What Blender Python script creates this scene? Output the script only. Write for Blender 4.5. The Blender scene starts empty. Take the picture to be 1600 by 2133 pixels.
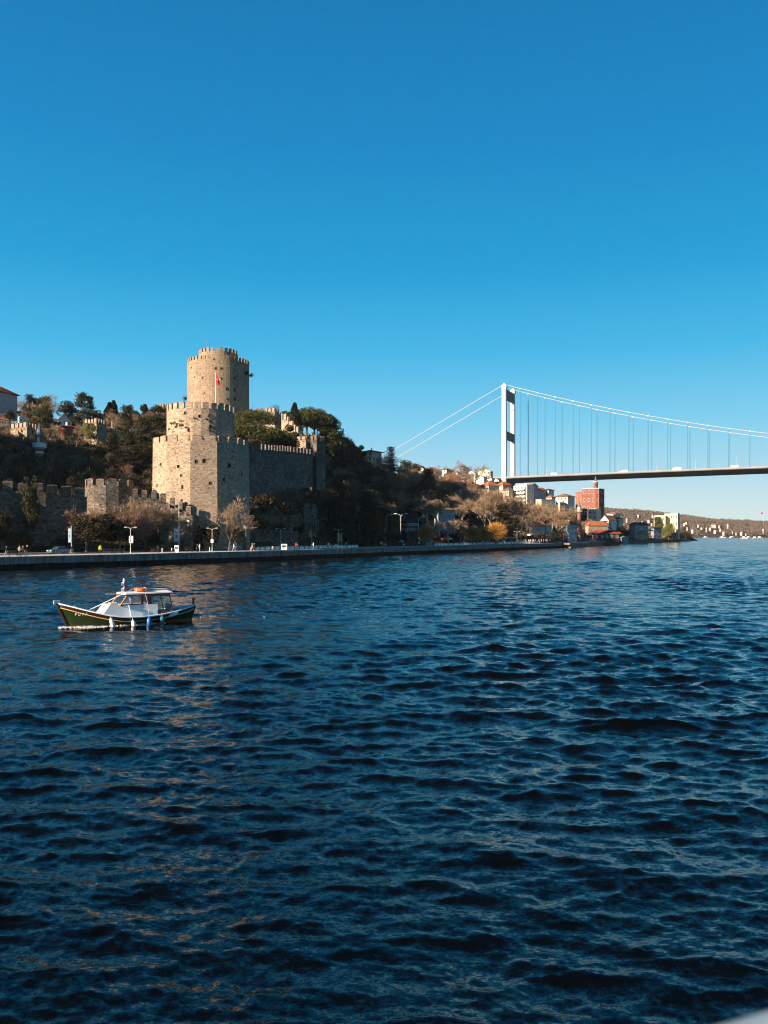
import bpy, bmesh, math, random
import numpy as np
from mathutils import Vector, Matrix, noise

# ---------------------------------------------------------------- camera, sky, sun, exposure
S = bpy.context.scene
COL = S.collection
F = 1725.0            # focal length in photo pixels (1600 x 2133)
HOR = 1113.0          # horizon row
EYE = 5.8             # eye height over the water, metres
cam_d = bpy.data.cameras.new('camera')
cam = bpy.data.objects.new('camera', cam_d)
COL.objects.link(cam)
cam.location = (0, 0, EYE)
cam.rotation_euler = (math.radians(90), 0, 0)
cam_d.sensor_fit = 'VERTICAL'
cam_d.sensor_height = 36.0
cam_d.sensor_width = 27.0
cam_d.lens = F / 2133 * 36
cam_d.shift_y = (HOR - 1066.5) / 2133
cam_d.clip_start = 0.05
cam_d.clip_end = 20000
cam_d.dof.use_dof = True
cam_d.dof.focus_distance = 90
cam_d.dof.aperture_fstop = 4
S.camera = cam

SUN_AZ = math.radians(54)      # sun stands to the left, this far round from straight behind the camera
SUN_EL = math.radians(20)
SUNV = Vector((-math.sin(SUN_AZ) * math.cos(SUN_EL), -math.cos(SUN_AZ) * math.cos(SUN_EL), math.sin(SUN_EL)))
sd = bpy.data.lights.new('sun', 'SUN')
sd.energy = 5.0
sd.angle = math.radians(0.5)
sd.color = (1.0, 0.80, 0.61)
sun = bpy.data.objects.new('sun', sd)
COL.objects.link(sun)
sun.rotation_euler = SUNV.to_track_quat('Z', 'Y').to_euler()
S.view_settings.view_transform = 'Standard'
S.view_settings.look = 'None'
S.view_settings.exposure = 1.5
S.view_settings.gamma = 1.0
S.cycles.max_bounces = 6
S.cycles.diffuse_bounces = 2
S.cycles.glossy_bounces = 3
S.cycles.transmission_bounces = 4
S.cycles.transparent_max_bounces = 6
S.cycles.filter_width = 1.05
S.cycles.caustics_reflective = False
S.cycles.caustics_refractive = False

def srgb(r, g, b):
    f = lambda c: (c / 255 / 12.92) if c / 255 <= 0.04045 else ((c / 255 + 0.055) / 1.055) ** 2.4
    return (f(r), f(g), f(b), 1.0)

def make_world():
    w = bpy.data.worlds.new('World')
    S.world = w
    w.use_nodes = True
    nt = w.node_tree
    nt.nodes.clear()
    out = nt.nodes.new('ShaderNodeOutputWorld')
    bg = nt.nodes.new('ShaderNodeBackground')
    bg.inputs['Strength'].default_value = 0.10
    sky = nt.nodes.new('ShaderNodeTexSky')
    sky.sky_type = 'NISHITA'
    sky.sun_disc = False
    sky.sun_elevation = SUN_EL
    sky.sun_rotation = math.radians(180) + SUN_AZ
    sky.altitude = 0
    sky.air_density = 1.0
    sky.dust_density = 0.3
    sky.ozone_density = 3.0
    tc = nt.nodes.new('ShaderNodeTexCoord')
    sep = nt.nodes.new('ShaderNodeSeparateXYZ')
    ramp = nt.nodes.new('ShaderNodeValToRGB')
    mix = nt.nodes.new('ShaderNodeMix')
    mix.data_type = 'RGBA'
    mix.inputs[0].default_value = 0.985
    L = nt.links.new
    L(tc.outputs['Generated'], sep.inputs[0])
    L(sep.outputs['Z'], ramp.inputs[0])
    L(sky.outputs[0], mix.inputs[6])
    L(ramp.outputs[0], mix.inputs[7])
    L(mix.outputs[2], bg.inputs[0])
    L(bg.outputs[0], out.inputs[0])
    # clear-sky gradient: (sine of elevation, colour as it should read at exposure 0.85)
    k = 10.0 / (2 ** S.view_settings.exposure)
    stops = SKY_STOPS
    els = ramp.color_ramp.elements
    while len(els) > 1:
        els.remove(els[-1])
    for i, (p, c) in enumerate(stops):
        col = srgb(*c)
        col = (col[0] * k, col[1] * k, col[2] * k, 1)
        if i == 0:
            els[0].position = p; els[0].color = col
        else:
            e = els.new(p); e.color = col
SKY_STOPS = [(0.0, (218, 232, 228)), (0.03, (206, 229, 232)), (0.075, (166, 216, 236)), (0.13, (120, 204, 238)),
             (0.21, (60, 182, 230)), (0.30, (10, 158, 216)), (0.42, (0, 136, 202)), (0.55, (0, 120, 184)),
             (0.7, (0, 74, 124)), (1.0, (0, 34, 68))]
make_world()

# ---------------------------------------------------------------- placing and object helpers
def P(px, D, py=None, z=None):
    """a point seen in photo column px at distance D (height from photo row py, or z in metres)"""
    if z is None:
        z = EYE + (HOR - py) / F * D
    return Vector(((px - 800) / F * D, D, z))

def H(py, D):
    return EYE + (HOR - py) / F * D

def tag(o, label=None, cat=None, group=None, kind=None):
    if label: o['label'] = label
    if cat: o['category'] = cat
    if group: o['group'] = group
    if kind: o['kind'] = kind
    return o

def empty(name, loc=(0, 0, 0), rz=0, label=None, cat=None, group=None):
    o = bpy.data.objects.new(name, None)
    o.empty_display_size = 0.5
    COL.objects.link(o)
    o.location = loc
    o.rotation_euler = (0, 0, rz)
    return tag(o, label, cat, group)

def link_mesh(name, me, mats=None, parent=None, smooth=False, loc=None):
    if mats is not None:
        for m in (mats if isinstance(mats, (list, tuple)) else [mats]):
            me.materials.append(m)
    if smooth:
        me.polygons.foreach_set('use_smooth', [True] * len(me.polygons))
    o = bpy.data.objects.new(name, me)
    COL.objects.link(o)
    if parent is not None: o.parent = parent
    if loc is not None: o.location = loc
    return o

class MB:
    """collects simple shaped pieces into one mesh"""
    def __init__(self):
        self.v = []; self.f = []; self.m = []; self.mi = 0
    def add(self, vs, fs):
        b = len(self.v)
        self.v += [tuple(v) for v in vs]
        for f in fs:
            self.f.append(tuple(i + b for i in f)); self.m.append(self.mi)
        return self
    def box(self, c, s, rz=0.0, taper=1.0):
        cx, cy, cz = c; sx, sy, sz = s[0] / 2, s[1] / 2, s[2] / 2
        ca, sa = math.cos(rz), math.sin(rz)
        vs = []
        for z, t in ((-sz, 1), (sz, taper)):
            for x, y in ((-sx, -sy), (sx, -sy), (sx, sy), (-sx, sy)):
                x *= t; y *= t
                vs.append((cx + x * ca - y * sa, cy + x * sa + y * ca, cz + z))
        return self.add(vs, [(0, 3, 2, 1), (4, 5, 6, 7), (0, 1, 5, 4), (1, 2, 6, 5), (2, 3, 7, 6), (3, 0, 4, 7)])
    def prism(self, pts, z0, z1, top=None):
        n = len(pts)
        top = top or pts
        vs = [(p[0], p[1], z0) for p in pts] + [(p[0], p[1], z1) for p in top]
        fs = [tuple(range(n))[::-1], tuple(range(n, 2 * n))]
        fs += [(i, (i + 1) % n, n + (i + 1) % n, n + i) for i in range(n)]
        return self.add(vs, fs)
    def tube(self, pts, r, n=6, cap=True):
        pts = [Vector(p) for p in pts]
        rs = r if isinstance(r, (list, tuple)) else [r] * len(pts)
        vs = []; fs = []
        for i, p in enumerate(pts):
            d = (pts[min(i + 1, len(pts) - 1)] - pts[max(i - 1, 0)])
            if d.length < 1e-9: d = Vector((0, 0, 1))
            d.normalize()
            a = Vector((0, 0, 1)) if abs(d.z) < 0.9 else Vector((1, 0, 0))
            u = d.cross(a).normalized(); w = d.cross(u)
            for k in range(n):
                t = 2 * math.pi * k / n
                vs.append(p + (u * math.cos(t) + w * math.sin(t)) * rs[i])
        for i in range(len(pts) - 1):
            for k in range(n):
                fs.append((i * n + k, i * n + (k + 1) % n, (i + 1) * n + (k + 1) % n, (i + 1) * n + k))
        if cap:
            fs.append(tuple(range(n))); fs.append(tuple(range((len(pts) - 1) * n, len(pts) * n))[::-1])
        return self.add(vs, fs)
    def lathe(self, prof, n=16, c=(0, 0), a0=0.0):
        vs = []; fs = []
        for r, z in prof:
            for k in range(n):
                t = a0 + 2 * math.pi * k / n
                vs.append((c[0] + r * math.cos(t), c[1] + r * math.sin(t), z))
        m = len(prof)
        for i in range(m - 1):
            for k in range(n):
                fs.append((i * n + k, i * n + (k + 1) % n, (i + 1) * n + (k + 1) % n, (i + 1) * n + k))
        fs.append(tuple(range(n))[::-1]); fs.append(tuple(range((m - 1) * n, m * n)))
        return self.add(vs, fs)
    def mesh(self, name):
        me = bpy.data.meshes.new(name)
        me.from_pydata(self.v, [], self.f)
        me.polygons.foreach_set('material_index', self.m)
        me.update()
        return me
    def build(self, name, mats, parent=None, smooth=False, loc=None, fix=False):
        me = self.mesh(name)
        if fix:
            bm = bmesh.new(); bm.from_mesh(me)
            bmesh.ops.recalc_face_normals(bm, faces=bm.faces)
            bm.to_mesh(me); bm.free()
        return link_mesh(name, me, mats, parent, smooth, loc)

def kids(o):
    return [c for c in COL.objects if c.parent == o]

def copy_tree(o, ch=None):
    """copies a thing, its parts and their sub-parts; ch caches the children"""
    c = o.copy(); COL.objects.link(c)
    for k in o.children:
        d = copy_tree(k); d.parent = c
    return c

# ---------------------------------------------------------------- materials
def nd(nt, t, **kw):
    n = nt.nodes.new(t)
    for k, v in kw.items():
        setattr(n, k, v)
    return n

def mat(name, col, rough=0.85, metal=0.0, vary=0.12, scale=1.5, spec=0.3, coat=0.0):
    """a plain surface with a little procedural variation and bump"""
    m = bpy.data.materials.new(name); m.use_nodes = True
    nt = m.node_tree; b = nt.nodes['Principled BSDF']
    b.inputs['Roughness'].default_value = rough
    b.inputs['Metallic'].default_value = metal
    b.inputs['Specular IOR Level'].default_value = spec
    b.inputs['Coat Weight'].default_value = coat
    tc = nd(nt, 'ShaderNodeTexCoord'); no = nd(nt, 'ShaderNodeTexNoise')
    no.inputs['Scale'].default_value = scale; no.inputs['Detail'].default_value = 4
    nt.links.new(tc.outputs['Object'], no.inputs['Vector'])
    r = nd(nt, 'ShaderNodeValToRGB')
    e = r.color_ramp.elements
    e[0].position = 0.3; e[1].position = 0.7
    e[0].color = tuple(c * (1 - vary) for c in col[:3]) + (1,)
    e[1].color = tuple(min(1, c * (1 + vary)) for c in col[:3]) + (1,)
    nt.links.new(no.outputs['Fac'], r.inputs[0])
    nt.links.new(r.outputs[0], b.inputs['Base Color'])
    return m

def stone(name, cols, mortar, bw=0.55, bh=0.28, coord='Object', patch=0.4, rowz=True):
    """rubble masonry: stones of mixed colour in rough courses, stains of its own shape"""
    m = bpy.data.materials.new(name); m.use_nodes = True
    nt = m.node_tree; b = nt.nodes['Principled BSDF']; L = nt.links.new
    b.inputs['Roughness'].default_value = 0.95
    b.inputs['Specular IOR Level'].default_value = 0.1
    tc = nd(nt, 'ShaderNodeTexCoord')
    mp = nd(nt, 'ShaderNodeMapping'); mp.inputs['Scale'].default_value = (1 / bw, 1 / bw, 1 / bh)
    L(tc.outputs[coord], mp.inputs[0])
    v = nd(nt, 'ShaderNodeTexVoronoi'); v.inputs['Scale'].default_value = 1.0; v.inputs['Randomness'].default_value = 0.85
    L(mp.outputs[0], v.inputs['Vector'])
    v2 = nd(nt, 'ShaderNodeTexVoronoi', feature='DISTANCE_TO_EDGE'); v2.inputs['Scale'].default_value = 1.0
    v2.inputs['Randomness'].default_value = 0.85
    L(mp.outputs[0], v2.inputs['Vector'])
    bwn = nd(nt, 'ShaderNodeSeparateColor'); L(v.outputs['Color'], bwn.inputs[0])
    r = nd(nt, 'ShaderNodeValToRGB'); e = r.color_ramp.elements
    e[0].color = cols[0] + (1,); e[1].color = cols[-1] + (1,)
    for i, c in enumerate(cols[1:-1]):
        n = e.new((i + 1) / (len(cols) - 1)); n.color = c + (1,)
    L(bwn.outputs[0], r.inputs[0])
    # broad weathering
    n1 = nd(nt, 'ShaderNodeTexNoise'); n1.inputs['Scale'].default_value = 0.22; n1.inputs['Detail'].default_value = 8
    n1.inputs['Roughness'].default_value = 0.7
    L(tc.outputs[coord], n1.inputs['Vector'])
    r1 = nd(nt, 'ShaderNodeValToRGB'); f = r1.color_ramp.elements
    f[0].position = 0.36; f[0].color = (1 - patch, 1 - patch, 1 - patch * 0.95, 1); f[1].position = 0.62; f[1].color = (1.08, 1.05, 1.0, 1)
    L(n1.outputs['Fac'], r1.inputs[0])
    mul = nd(nt, 'ShaderNodeMix', data_type='RGBA', blend_type='MULTIPLY'); mul.inputs[0].default_value = 1
    L(r.outputs[0], mul.inputs[6]); L(r1.outputs[0], mul.inputs[7])
    mt = nd(nt, 'ShaderNodeMapRange'); mt.inputs[1].default_value = 0.03; mt.inputs[2].default_value = 0.10
    L(v2.outputs['Distance'], mt.inputs[0])
    mx = nd(nt, 'ShaderNodeMix', data_type='RGBA'); mx.inputs[6].default_value = mortar + (1,)
    L(mt.outputs[0], mx.inputs[0]); L(mul.outputs[2], mx.inputs[7])
    L(mx.outputs[2], b.inputs['Base Color'])
    bp = nd(nt, 'ShaderNodeBump'); bp.inputs['Strength'].default_value = 0.5; bp.inputs['Distance'].default_value = 0.05
    ad = nd(nt, 'ShaderNodeMath', operation='MULTIPLY_ADD'); ad.inputs[1].default_value = 0.7
    L(bwn.outputs[1], ad.inputs[0]); L(mt.outputs[0], ad.inputs[2])
    L(ad.outputs[0], bp.inputs['Height']); L(bp.outputs[0], b.inputs['Normal'])
    return m
# ---------------------------------------------------------------- water
BOAT = P(270, 53.3, z=0.0)            # the boat's middle at the waterline
BOAT_RZ = math.radians(180 + 37)      # bow points left and a little towards the camera

def make_water():
    rng = np.random.default_rng(11)
    half = 0.86
    ang = np.concatenate([np.linspace(-math.pi, -half, 60)[:-1], np.linspace(-half, -0.56, 90)[:-1],
                          np.linspace(-0.56, 0.56, 760)[:-1],
                          np.linspace(0.56, half, 90)[:-1], np.linspace(half, math.pi, 60)])
    rr = [2.0]
    while rr[-1] < 9000:
        r = rr[-1]
        rr.append(r * (1 + (0.0056 if r < 60 else 0.0036 if r < 700 else 0.008 if r < 1500 else 0.04)))
    rr = np.array(rr)
    A, R = np.meshgrid(ang, rr)
    X = R * np.sin(A); Y = R * np.cos(A)
    sp = np.where(R < 60, 0.0056, np.where(R < 700, 0.0036, 0.008)) * R
    inner = (np.abs(A) < half) & (R < 1500)
    x = X[inner]; y = Y[inner]; s = sp[inner]
    dx = np.zeros_like(x); dy = np.zeros_like(x); z = np.zeros_like(x)
    N = 240
    lam = np.exp(rng.uniform(math.log(0.14), math.log(6.0), N))
    main = math.radians(-98)
    th = main + rng.normal(0, 0.46, N)
    th[::7] = rng.uniform(-math.pi, math.pi, len(th[::7]))
    ph = rng.uniform(0, 2 * math.pi, N)
    # gusts: broad patches of livelier and calmer water
    gust = np.zeros_like(x)
    for i in range(9):
        L_ = rng.uniform(14, 60); t = rng.uniform(0, 6.28)
        gust += np.sin((x * math.cos(t) + y * math.sin(t)) * 2 * math.pi / L_ + rng.uniform(0, 6.28))
    gust = 1 + 0.09 * gust
    for i in range(N):
        k = 2 * math.pi / lam[i]
        st = 0.0275 * (1.25 if lam[i] < .7 else .84 if lam[i] > 1.0 else 1) * (1.0 if lam[i] < 1.8 else (1.8 / lam[i]) ** 0.8)
        a = st / k
        fade = np.clip((lam[i] / s - 1.2) / 1.6, 0, 1)
        idx = fade > 0
        if not idx.any(): continue
        c, sn = math.cos(th[i]), math.sin(th[i])
        pz = k * (x[idx] * c + y[idx] * sn) + ph[i]
        am = a * fade[idx] * gust[idx]
        z[idx] += am * np.sin(pz)
        co = am * np.cos(pz) * 1.1
        dx[idx] += co * c; dy[idx] += co * sn
    # the boat's own waves: a bow wave along both sides and a low wake behind
    bx, by = BOAT.x, BOAT.y
    hx, hy = math.cos(BOAT_RZ), math.sin(BOAT_RZ)
    u = (x - bx) * hx + (y - by) * hy              # forward
    v = (x - bx) * -hy + (y - by) * hx
    back = 4.6 - u
    for sgn in (1, -1):
        d = v * sgn - (0.35 + 0.30 * np.clip(back, 0, 60))
        amp = 0.16 * np.clip(back / 1.5, 0, 1) * np.exp(-np.clip(back, 0, 200) / 20)
        z += amp * np.cos(d * 2.4) * np.exp(-(d / 1.3) ** 2)
    near = np.exp(-np.clip(np.hypot(np.clip(np.abs(u) - 4.0, 0, 99), np.clip(np.abs(v) - 1.0, 0, 99)), 0, 9) * 1.5)
    z *= 1 - 0.6 * near
    Z = np.zeros_like(X)
    X[inner] += dx; Y[inner] += dy; Z[inner] = z
    nr, na = X.shape
    co = np.stack([X.ravel(), Y.ravel(), Z.ravel()], 1).astype(np.float32)
    co = np.vstack([co, [[0, 0, 0]]]).astype(np.float32)
    i = np.arange(nr - 1)[:, None] * na + np.arange(na - 1)[None, :]
    q = np.stack([i, i + na, i + na + 1, i + 1], -1).reshape(-1, 4)
    me = bpy.data.meshes.new('water')
    me.vertices.add(len(co)); me.vertices.foreach_set('co', co.ravel())
    me.loops.add(q.size); me.loops.foreach_set('vertex_index', q[:, ::-1].ravel())
    me.polygons.add(len(q)); me.polygons.foreach_set('loop_start', np.arange(len(q)) * 4)
    me.polygons.foreach_set('loop_total', np.full(len(q), 4))
    me.update()
    m = bpy.data.materials.new('sea_water'); m.use_nodes = True
    nt = m.node_tree; b = nt.nodes['Principled BSDF']; L = nt.links.new
    b.inputs['Base Color'].default_value = (0.0010, 0.0014, 0.0014, 1)
    b.inputs['Roughness'].default_value = 0.07
    b.inputs['IOR'].default_value = 1.333
    b.inputs['Specular IOR Level'].default_value = 0.5
    tc = nd(nt, 'ShaderNodeTexCoord')
    # waves too small to model far away act as roughness there (by place on the sheet)
    ln = nd(nt, 'ShaderNodeVectorMath', operation='LENGTH'); L(tc.outputs['Object'], ln.inputs[0])
    mr = nd(nt, 'ShaderNodeMapRange'); mr.inputs[1].default_value = 30; mr.inputs[2].default_value = 500
    mr.inputs[3].default_value = 0.06; mr.inputs[4].default_value = 0.16
    L(ln.outputs['Value'], mr.inputs[0]); L(mr.outputs[0], b.inputs['Roughness'])
    # fine ripples tilt the surface
    acc = None
    for sc, amp in ((1.1, 0.12), (5.0, 0.34), (15.0, 0.46), (40.0, 0.36)):
        mp = nd(nt, 'ShaderNodeMapping'); mp.inputs['Scale'].default_value = (sc * 0.6, sc, sc); mp.inputs['Rotation'].default_value = (0, 0, 0.12)
        L(tc.outputs['Object'], mp.inputs[0])
        no = nd(nt, 'ShaderNodeTexNoise'); no.inputs['Scale'].default_value = 1; no.inputs['Detail'].default_value = 2.0
        no.inputs['Distortion'].default_value = 0.6
        L(mp.outputs[0], no.inputs['Vector'])
        sb = nd(nt, 'ShaderNodeVectorMath', operation='SUBTRACT'); sb.inputs[1].default_value = (0.5, 0.5, 0.5); L(no.outputs['Color'], sb.inputs[0])
        mu = nd(nt, 'ShaderNodeVectorMath', operation='MULTIPLY'); mu.inputs[1].default_value = (amp * 0.7, amp, 0); L(sb.outputs[0], mu.inputs[0])
        if acc is None: acc = mu
        else:
            ad = nd(nt, 'ShaderNodeVectorMath', operation='ADD'); L(acc.outputs[0], ad.inputs[0]); L(mu.outputs[0], ad.inputs[1]); acc = ad
    g = nd(nt, 'ShaderNodeNewGeometry')
    ad = nd(nt, 'ShaderNodeVectorMath', operation='ADD'); L(acc.outputs[0], ad.inputs[0]); L(g.outputs['Normal'], ad.inputs[1])
    nm = nd(nt, 'ShaderNodeVectorMath', operation='NORMALIZE'); L(ad.outputs[0], nm.inputs[0])
    L(nm.outputs[0], b.inputs['Normal'])
    o = link_mesh('water', me, m, smooth=True)
    tag(o, kind='structure')
make_water()
# ---------------------------------------------------------------- ground
QZ = 2.1
SHORE = [(-2600, 48), (-1700, 77), (-907, 96), (-377, 114), (0, 133), (300, 154), (560, 182), (760, 217), (980, 270), (1160, 345), (1262, 455),
         (1290, 500), (1345, 545), (1380, 575), (1440, 715), (1456, 760)]
def quayD(px):
    return float(np.interp(px, [a for a, b in SHORE], [b for a, b in SHORE]))

COLS = {   # photo column: (distance, ground height) pairs running inland
 -2600: [(50, 2.1), (75, 4), (110, 12), (160, 20), (300, 30), (700, 30)],
 -1700: [(79, 2.1), (105, 4), (130, 12), (165, 26), (200, 40), (300, 48), (700, 45)],
 -900: [(98, 2.1), (128, 4), (150, 12), (170, 30), (200, 52), (300, 62), (700, 55)],
 -400: [(116, 2.1), (146, 4), (162, 20), (180, 42), (200, 55), (215, 52), (260, 53), (350, 60), (700, 56)],
 -150: [(128, 2.1), (160, 2.6), (168, 12), (188, 31), (210, 41), (260, 45), (340, 60), (420, 62), (900, 50)],
 0: [(135, 2.1), (166, 2.4), (172, 8), (200, 20), (235, 32), (270, 38), (330, 51), (370, 56), (420, 56), (900, 40)],
 100: [(140, 2.1), (171, 2.4), (177, 8), (210, 21), (238, 32), (270, 37), (330, 49), (360, 52), (420, 50), (900, 40)],
 200: [(147, 2.1), (178, 2.4), (184, 8), (215, 20), (242, 31), (270, 36), (330, 48), (360, 50), (420, 48), (900, 40)],
 300: [(154, 2.1), (186, 2.4), (192, 8), (220, 19), (250, 31), (290, 40), (340, 46), (420, 44), (900, 40)],
 360: [(160, 2.1), (192, 2.4), (196, 5), (215, 14), (245, 33), (275, 43), (320, 47), (420, 44), (900, 38)],  # ground unseen behind the towers, raised to cast shade on the slope
 460: [(170, 2.1), (204, 2.4), (212, 8), (235, 24), (262, 38), (298, 45), (340, 46), (420, 43), (900, 36)],  # also hidden and raised, to keep the sun off the slope beyond
 540: [(180, 2.1), (206, 2.4), (214, 8), (233, 19), (255, 29), (290, 43), (330, 45), (420, 42), (900, 34)],
 600: [(189, 2.1), (212, 2.4), (222, 9), (236, 18), (260, 26), (290, 33), (330, 41), (370, 50), (420, 52), (900, 40)],
 640: [(195, 2.1), (219, 2.4), (230, 8), (246, 17), (280, 22), (320, 30), (355, 42), (380, 50), (440, 50), (900, 38)],
 680: [(202, 2.1), (225, 2.4), (234, 7), (250, 13), (285, 18), (325, 28), (362, 43), (385, 49), (440, 47), (900, 36)],
 760: [(219, 2.1), (245, 2.6), (262, 5), (300, 11), (340, 21), (380, 36), (400, 42), (460, 41), (900, 34)],
 850: [(240, 2.1), (268, 3), (290, 7), (340, 15), (400, 27), (440, 34), (500, 37), (900, 36)],
 920: [(255, 2.1), (285, 3), (310, 8), (360, 17), (420, 28), (480, 37), (560, 41), (900, 40)],
 1000: [(278, 2.1), (312, 3), (345, 7), (400, 16), (470, 29), (540, 40), (600, 45), (900, 44)],
 1060: [(304, 2.1), (335, 3), (370, 7), (420, 14), (490, 26), (560, 37), (640, 46), (760, 52), (900, 52)],
 1110: [(326, 2.1), (352, 3), (390, 7), (450, 15), (520, 25), (570, 30), (640, 33), (900, 30)],
 1160: [(347, 2.1), (375, 3), (420, 7), (480, 14), (540, 22), (590, 25), (700, 22), (900, 16)],
 1210: [(402, 2.1), (420, 3), (450, 6), (490, 11), (540, 17), (590, 18), (700, 14), (900, 5)],
 1262: [(457, 2.1), (470, 2.6), (490, 5), (530, 9), (580, 12), (640, 11), (760, 6), (900, -2)],
 1300: [(516, 2.1), (530, 2.4), (570, 5), (620, 8), (700, 7), (820, 2), (900, -3)],
 1345: [(547, 2.1), (565, 2.4), (600, 4), (660, 5), (740, 6), (830, 2), (900, -3)],
 1380: [(577, 1.8), (600, 2.4), (660, 3), (720, 7), (790, 6), (850, 1), (900, -3)],
 1415: [(657, 1.0), (690, 2.2), (730, 8), (770, 7), (820, 2), (900, -3)],
 1440: [(716, 0.6), (735, 2.0), (755, 4), (790, 2), (840, -1), (900, -3)],
 1456: [(762, -0.2), (780, -0.5), (900, -3)],
 1470: [(762, -3), (900, -3)]}
CK = sorted(COLS)
def terr(px, D):
    px = min(max(px, CK[0]), CK[-1])
    for i in range(len(CK) - 1):
        if CK[i] <= px <= CK[i + 1]:
            break
    a, b = CK[i], CK[i + 1]
    t = (px - a) / (b - a)
    # blend the two columns at the same share of the way inland from the shore
    qa, qb = COLS[a][0][0], COLS[b][0][0]
    q = qa + (qb - qa) * t
    d = D - q
    za = np.interp(qa + d, [p[0] for p in COLS[a]], [p[1] for p in COLS[a]])
    zb = np.interp(qb + d, [p[0] for p in COLS[b]], [p[1] for p in COLS[b]])
    return float(za + (zb - za) * t)
def ground(x, y):
    """ground height under world point x, y"""
    px = x / y * F + 800
    return terr(px, y)

def make_ground():
    pxs = list(range(-2600, -400, 100)) + list(range(-400, 1380, 12)) + list(range(1380, 1471, 6))
    vs = []; fs = []
    steps = [0, 4, 8, 12, 16, 20, 24] + [24 + 7 * i for i in range(1, 40)] + [340, 400, 480, 560, 700]
    for px in pxs:
        a = quayD(px) if px < 1440 else 735
        for d in steps:
            D = a + 2.2 + d
            z = terr(px, D)
            if d > 26 and px < 1400:
                p = P(px, D, z=z)
                z += 1.1 * noise.noise(Vector((p.x, p.y, 0)) * 0.045) + 0.5 * noise.noise(Vector((p.x, p.y, 3)) * 0.15)
            if d <= 24: z = min(z, 1.8)
            vs.append(P(px, D, z=z))
    n = len(steps)
    for i in range(len(pxs) - 1):
        for j in range(n - 1):
            fs.append((i * n + j, (i + 1) * n + j, (i + 1) * n + j + 1, i * n + j + 1))
    me = bpy.data.meshes.new('hillside'); me.from_pydata(vs, [], fs); me.update()
    m = bpy.data.materials.new('hill_ground'); m.use_nodes = True
    nt = m.node_tree; b = nt.nodes['Principled BSDF']; L = nt.links.new
    b.inputs['Roughness'].default_value = 1.0; b.inputs['Specular IOR Level'].default_value = 0.05
    tc = nd(nt, 'ShaderNodeTexCoord'); no = nd(nt, 'ShaderNodeTexNoise')
    no.inputs['Scale'].default_value = 0.12; no.inputs['Detail'].default_value = 9; no.inputs['Roughness'].default_value = 0.65
    L(tc.outputs['Object'], no.inputs['Vector'])
    r = nd(nt, 'ShaderNodeValToRGB'); e = r.color_ramp.elements
    e[0].position = 0.35; e[0].color = (0.022, 0.028, 0.012, 1); e[1].position = 0.68; e[1].color = (0.10, 0.066, 0.036, 1)
    k = e.new(0.5); k.color = (0.040, 0.040, 0.018, 1)
    L(no.outputs['Fac'], r.inputs[0]); L(r.outputs[0], b.inputs['Base Color'])
    bp = nd(nt, 'ShaderNodeBump'); bp.inputs['Distance'].default_value = 0.8; bp.inputs['Strength'].default_value = 0.8
    n2 = nd(nt, 'ShaderNodeTexNoise'); n2.inputs['Scale'].default_value = 0.9; n2.inputs['Detail'].default_value = 6
    L(tc.outputs['Object'], n2.inputs['Vector']); L(n2.outputs['Fac'], bp.inputs['Height']); L(bp.outputs[0], b.inputs['Normal'])
    tag(link_mesh('hillside', me, m, smooth=True), kind='structure')
make_ground()

# shore path points in world space, a little inland from the edge by w metres
def shore_pts(px0, px1, w=0.0, step=20):
    pts = []
    pxs = list(np.arange(px0, px1, step)) + [px1]
    raw = [P(p, quayD(p), z=0) for p in pxs]
    for i, p in enumerate(raw):
        d = (raw[min(i + 1, len(raw) - 1)] - raw[max(i - 1, 0)]).normalized()
        nrm = Vector((-d.y, d.x, 0))
        pts.append((p + nrm * w, d, nrm))
    return pts

def strip(px0, px1, w0, w1, z0, z1, step=20):
    """a swept block along the shore between inland offsets w0..w1 and heights z0..z1"""
    a = shore_pts(px0, px1, w0, step); b = shore_pts(px0, px1, w1, step)
    mb = MB(); vs = []; fs = []
    for (p, _, _), (q, _, _) in zip(a, b):
        vs += [(p.x, p.y, z0), (p.x, p.y, z1), (q.x, q.y, z1), (q.x, q.y, z0)]
    n = len(a)
    for i in range(n - 1):
        for k in range(4):
            fs.append((i * 4 + k, i * 4 + (k + 1) % 4, (i + 1) * 4 + (k + 1) % 4, (i + 1) * 4 + k))
    fs.append((0, 1, 2, 3)); fs.append(tuple(4 * (n - 1) + k for k in (3, 2, 1, 0)))
    mb.add(vs, fs)
    return mb

def concrete(name, c0, c1, sc=0.5, streak=True):
    m = bpy.data.materials.new(name); m.use_nodes = True
    nt = m.node_tree; b = nt.nodes['Principled BSDF']; L = nt.links.new
    b.inputs['Roughness'].default_value = 0.9; b.inputs['Specular IOR Level'].default_value = 0.2
    tc = nd(nt, 'ShaderNodeTexCoord'); mp = nd(nt, 'ShaderNodeMapping')
    mp.inputs['Scale'].default_value = (sc, sc, sc * (0.12 if streak else 1))
    no = nd(nt, 'ShaderNodeTexNoise'); no.inputs['Scale'].default_value = 1.6; no.inputs['Detail'].default_value = 8
    no.inputs['Roughness'].default_value = 0.7
    L(tc.outputs['Object'], mp.inputs[0]); L(mp.outputs[0], no.inputs['Vector'])
    r = nd(nt, 'ShaderNodeValToRGB'); e = r.color_ramp.elements
    e[0].position = 0.36; e[0].color = c0 + (1,); e[1].position = 0.66; e[1].color = c1 + (1,)
    L(no.outputs['Fac'], r.inputs[0]); L(r.outputs[0], b.inputs['Base Color'])
    return m
M_cap = concrete('quay_concrete', (0.075, 0.068, 0.062), (0.27, 0.25, 0.23), 0.8)
M_base = concrete('quay_dark_base', (0.010, 0.007, 0.006), (0.03, 0.02, 0.017), 0.8)  # base coloured near black, far darker than the cap
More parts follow.
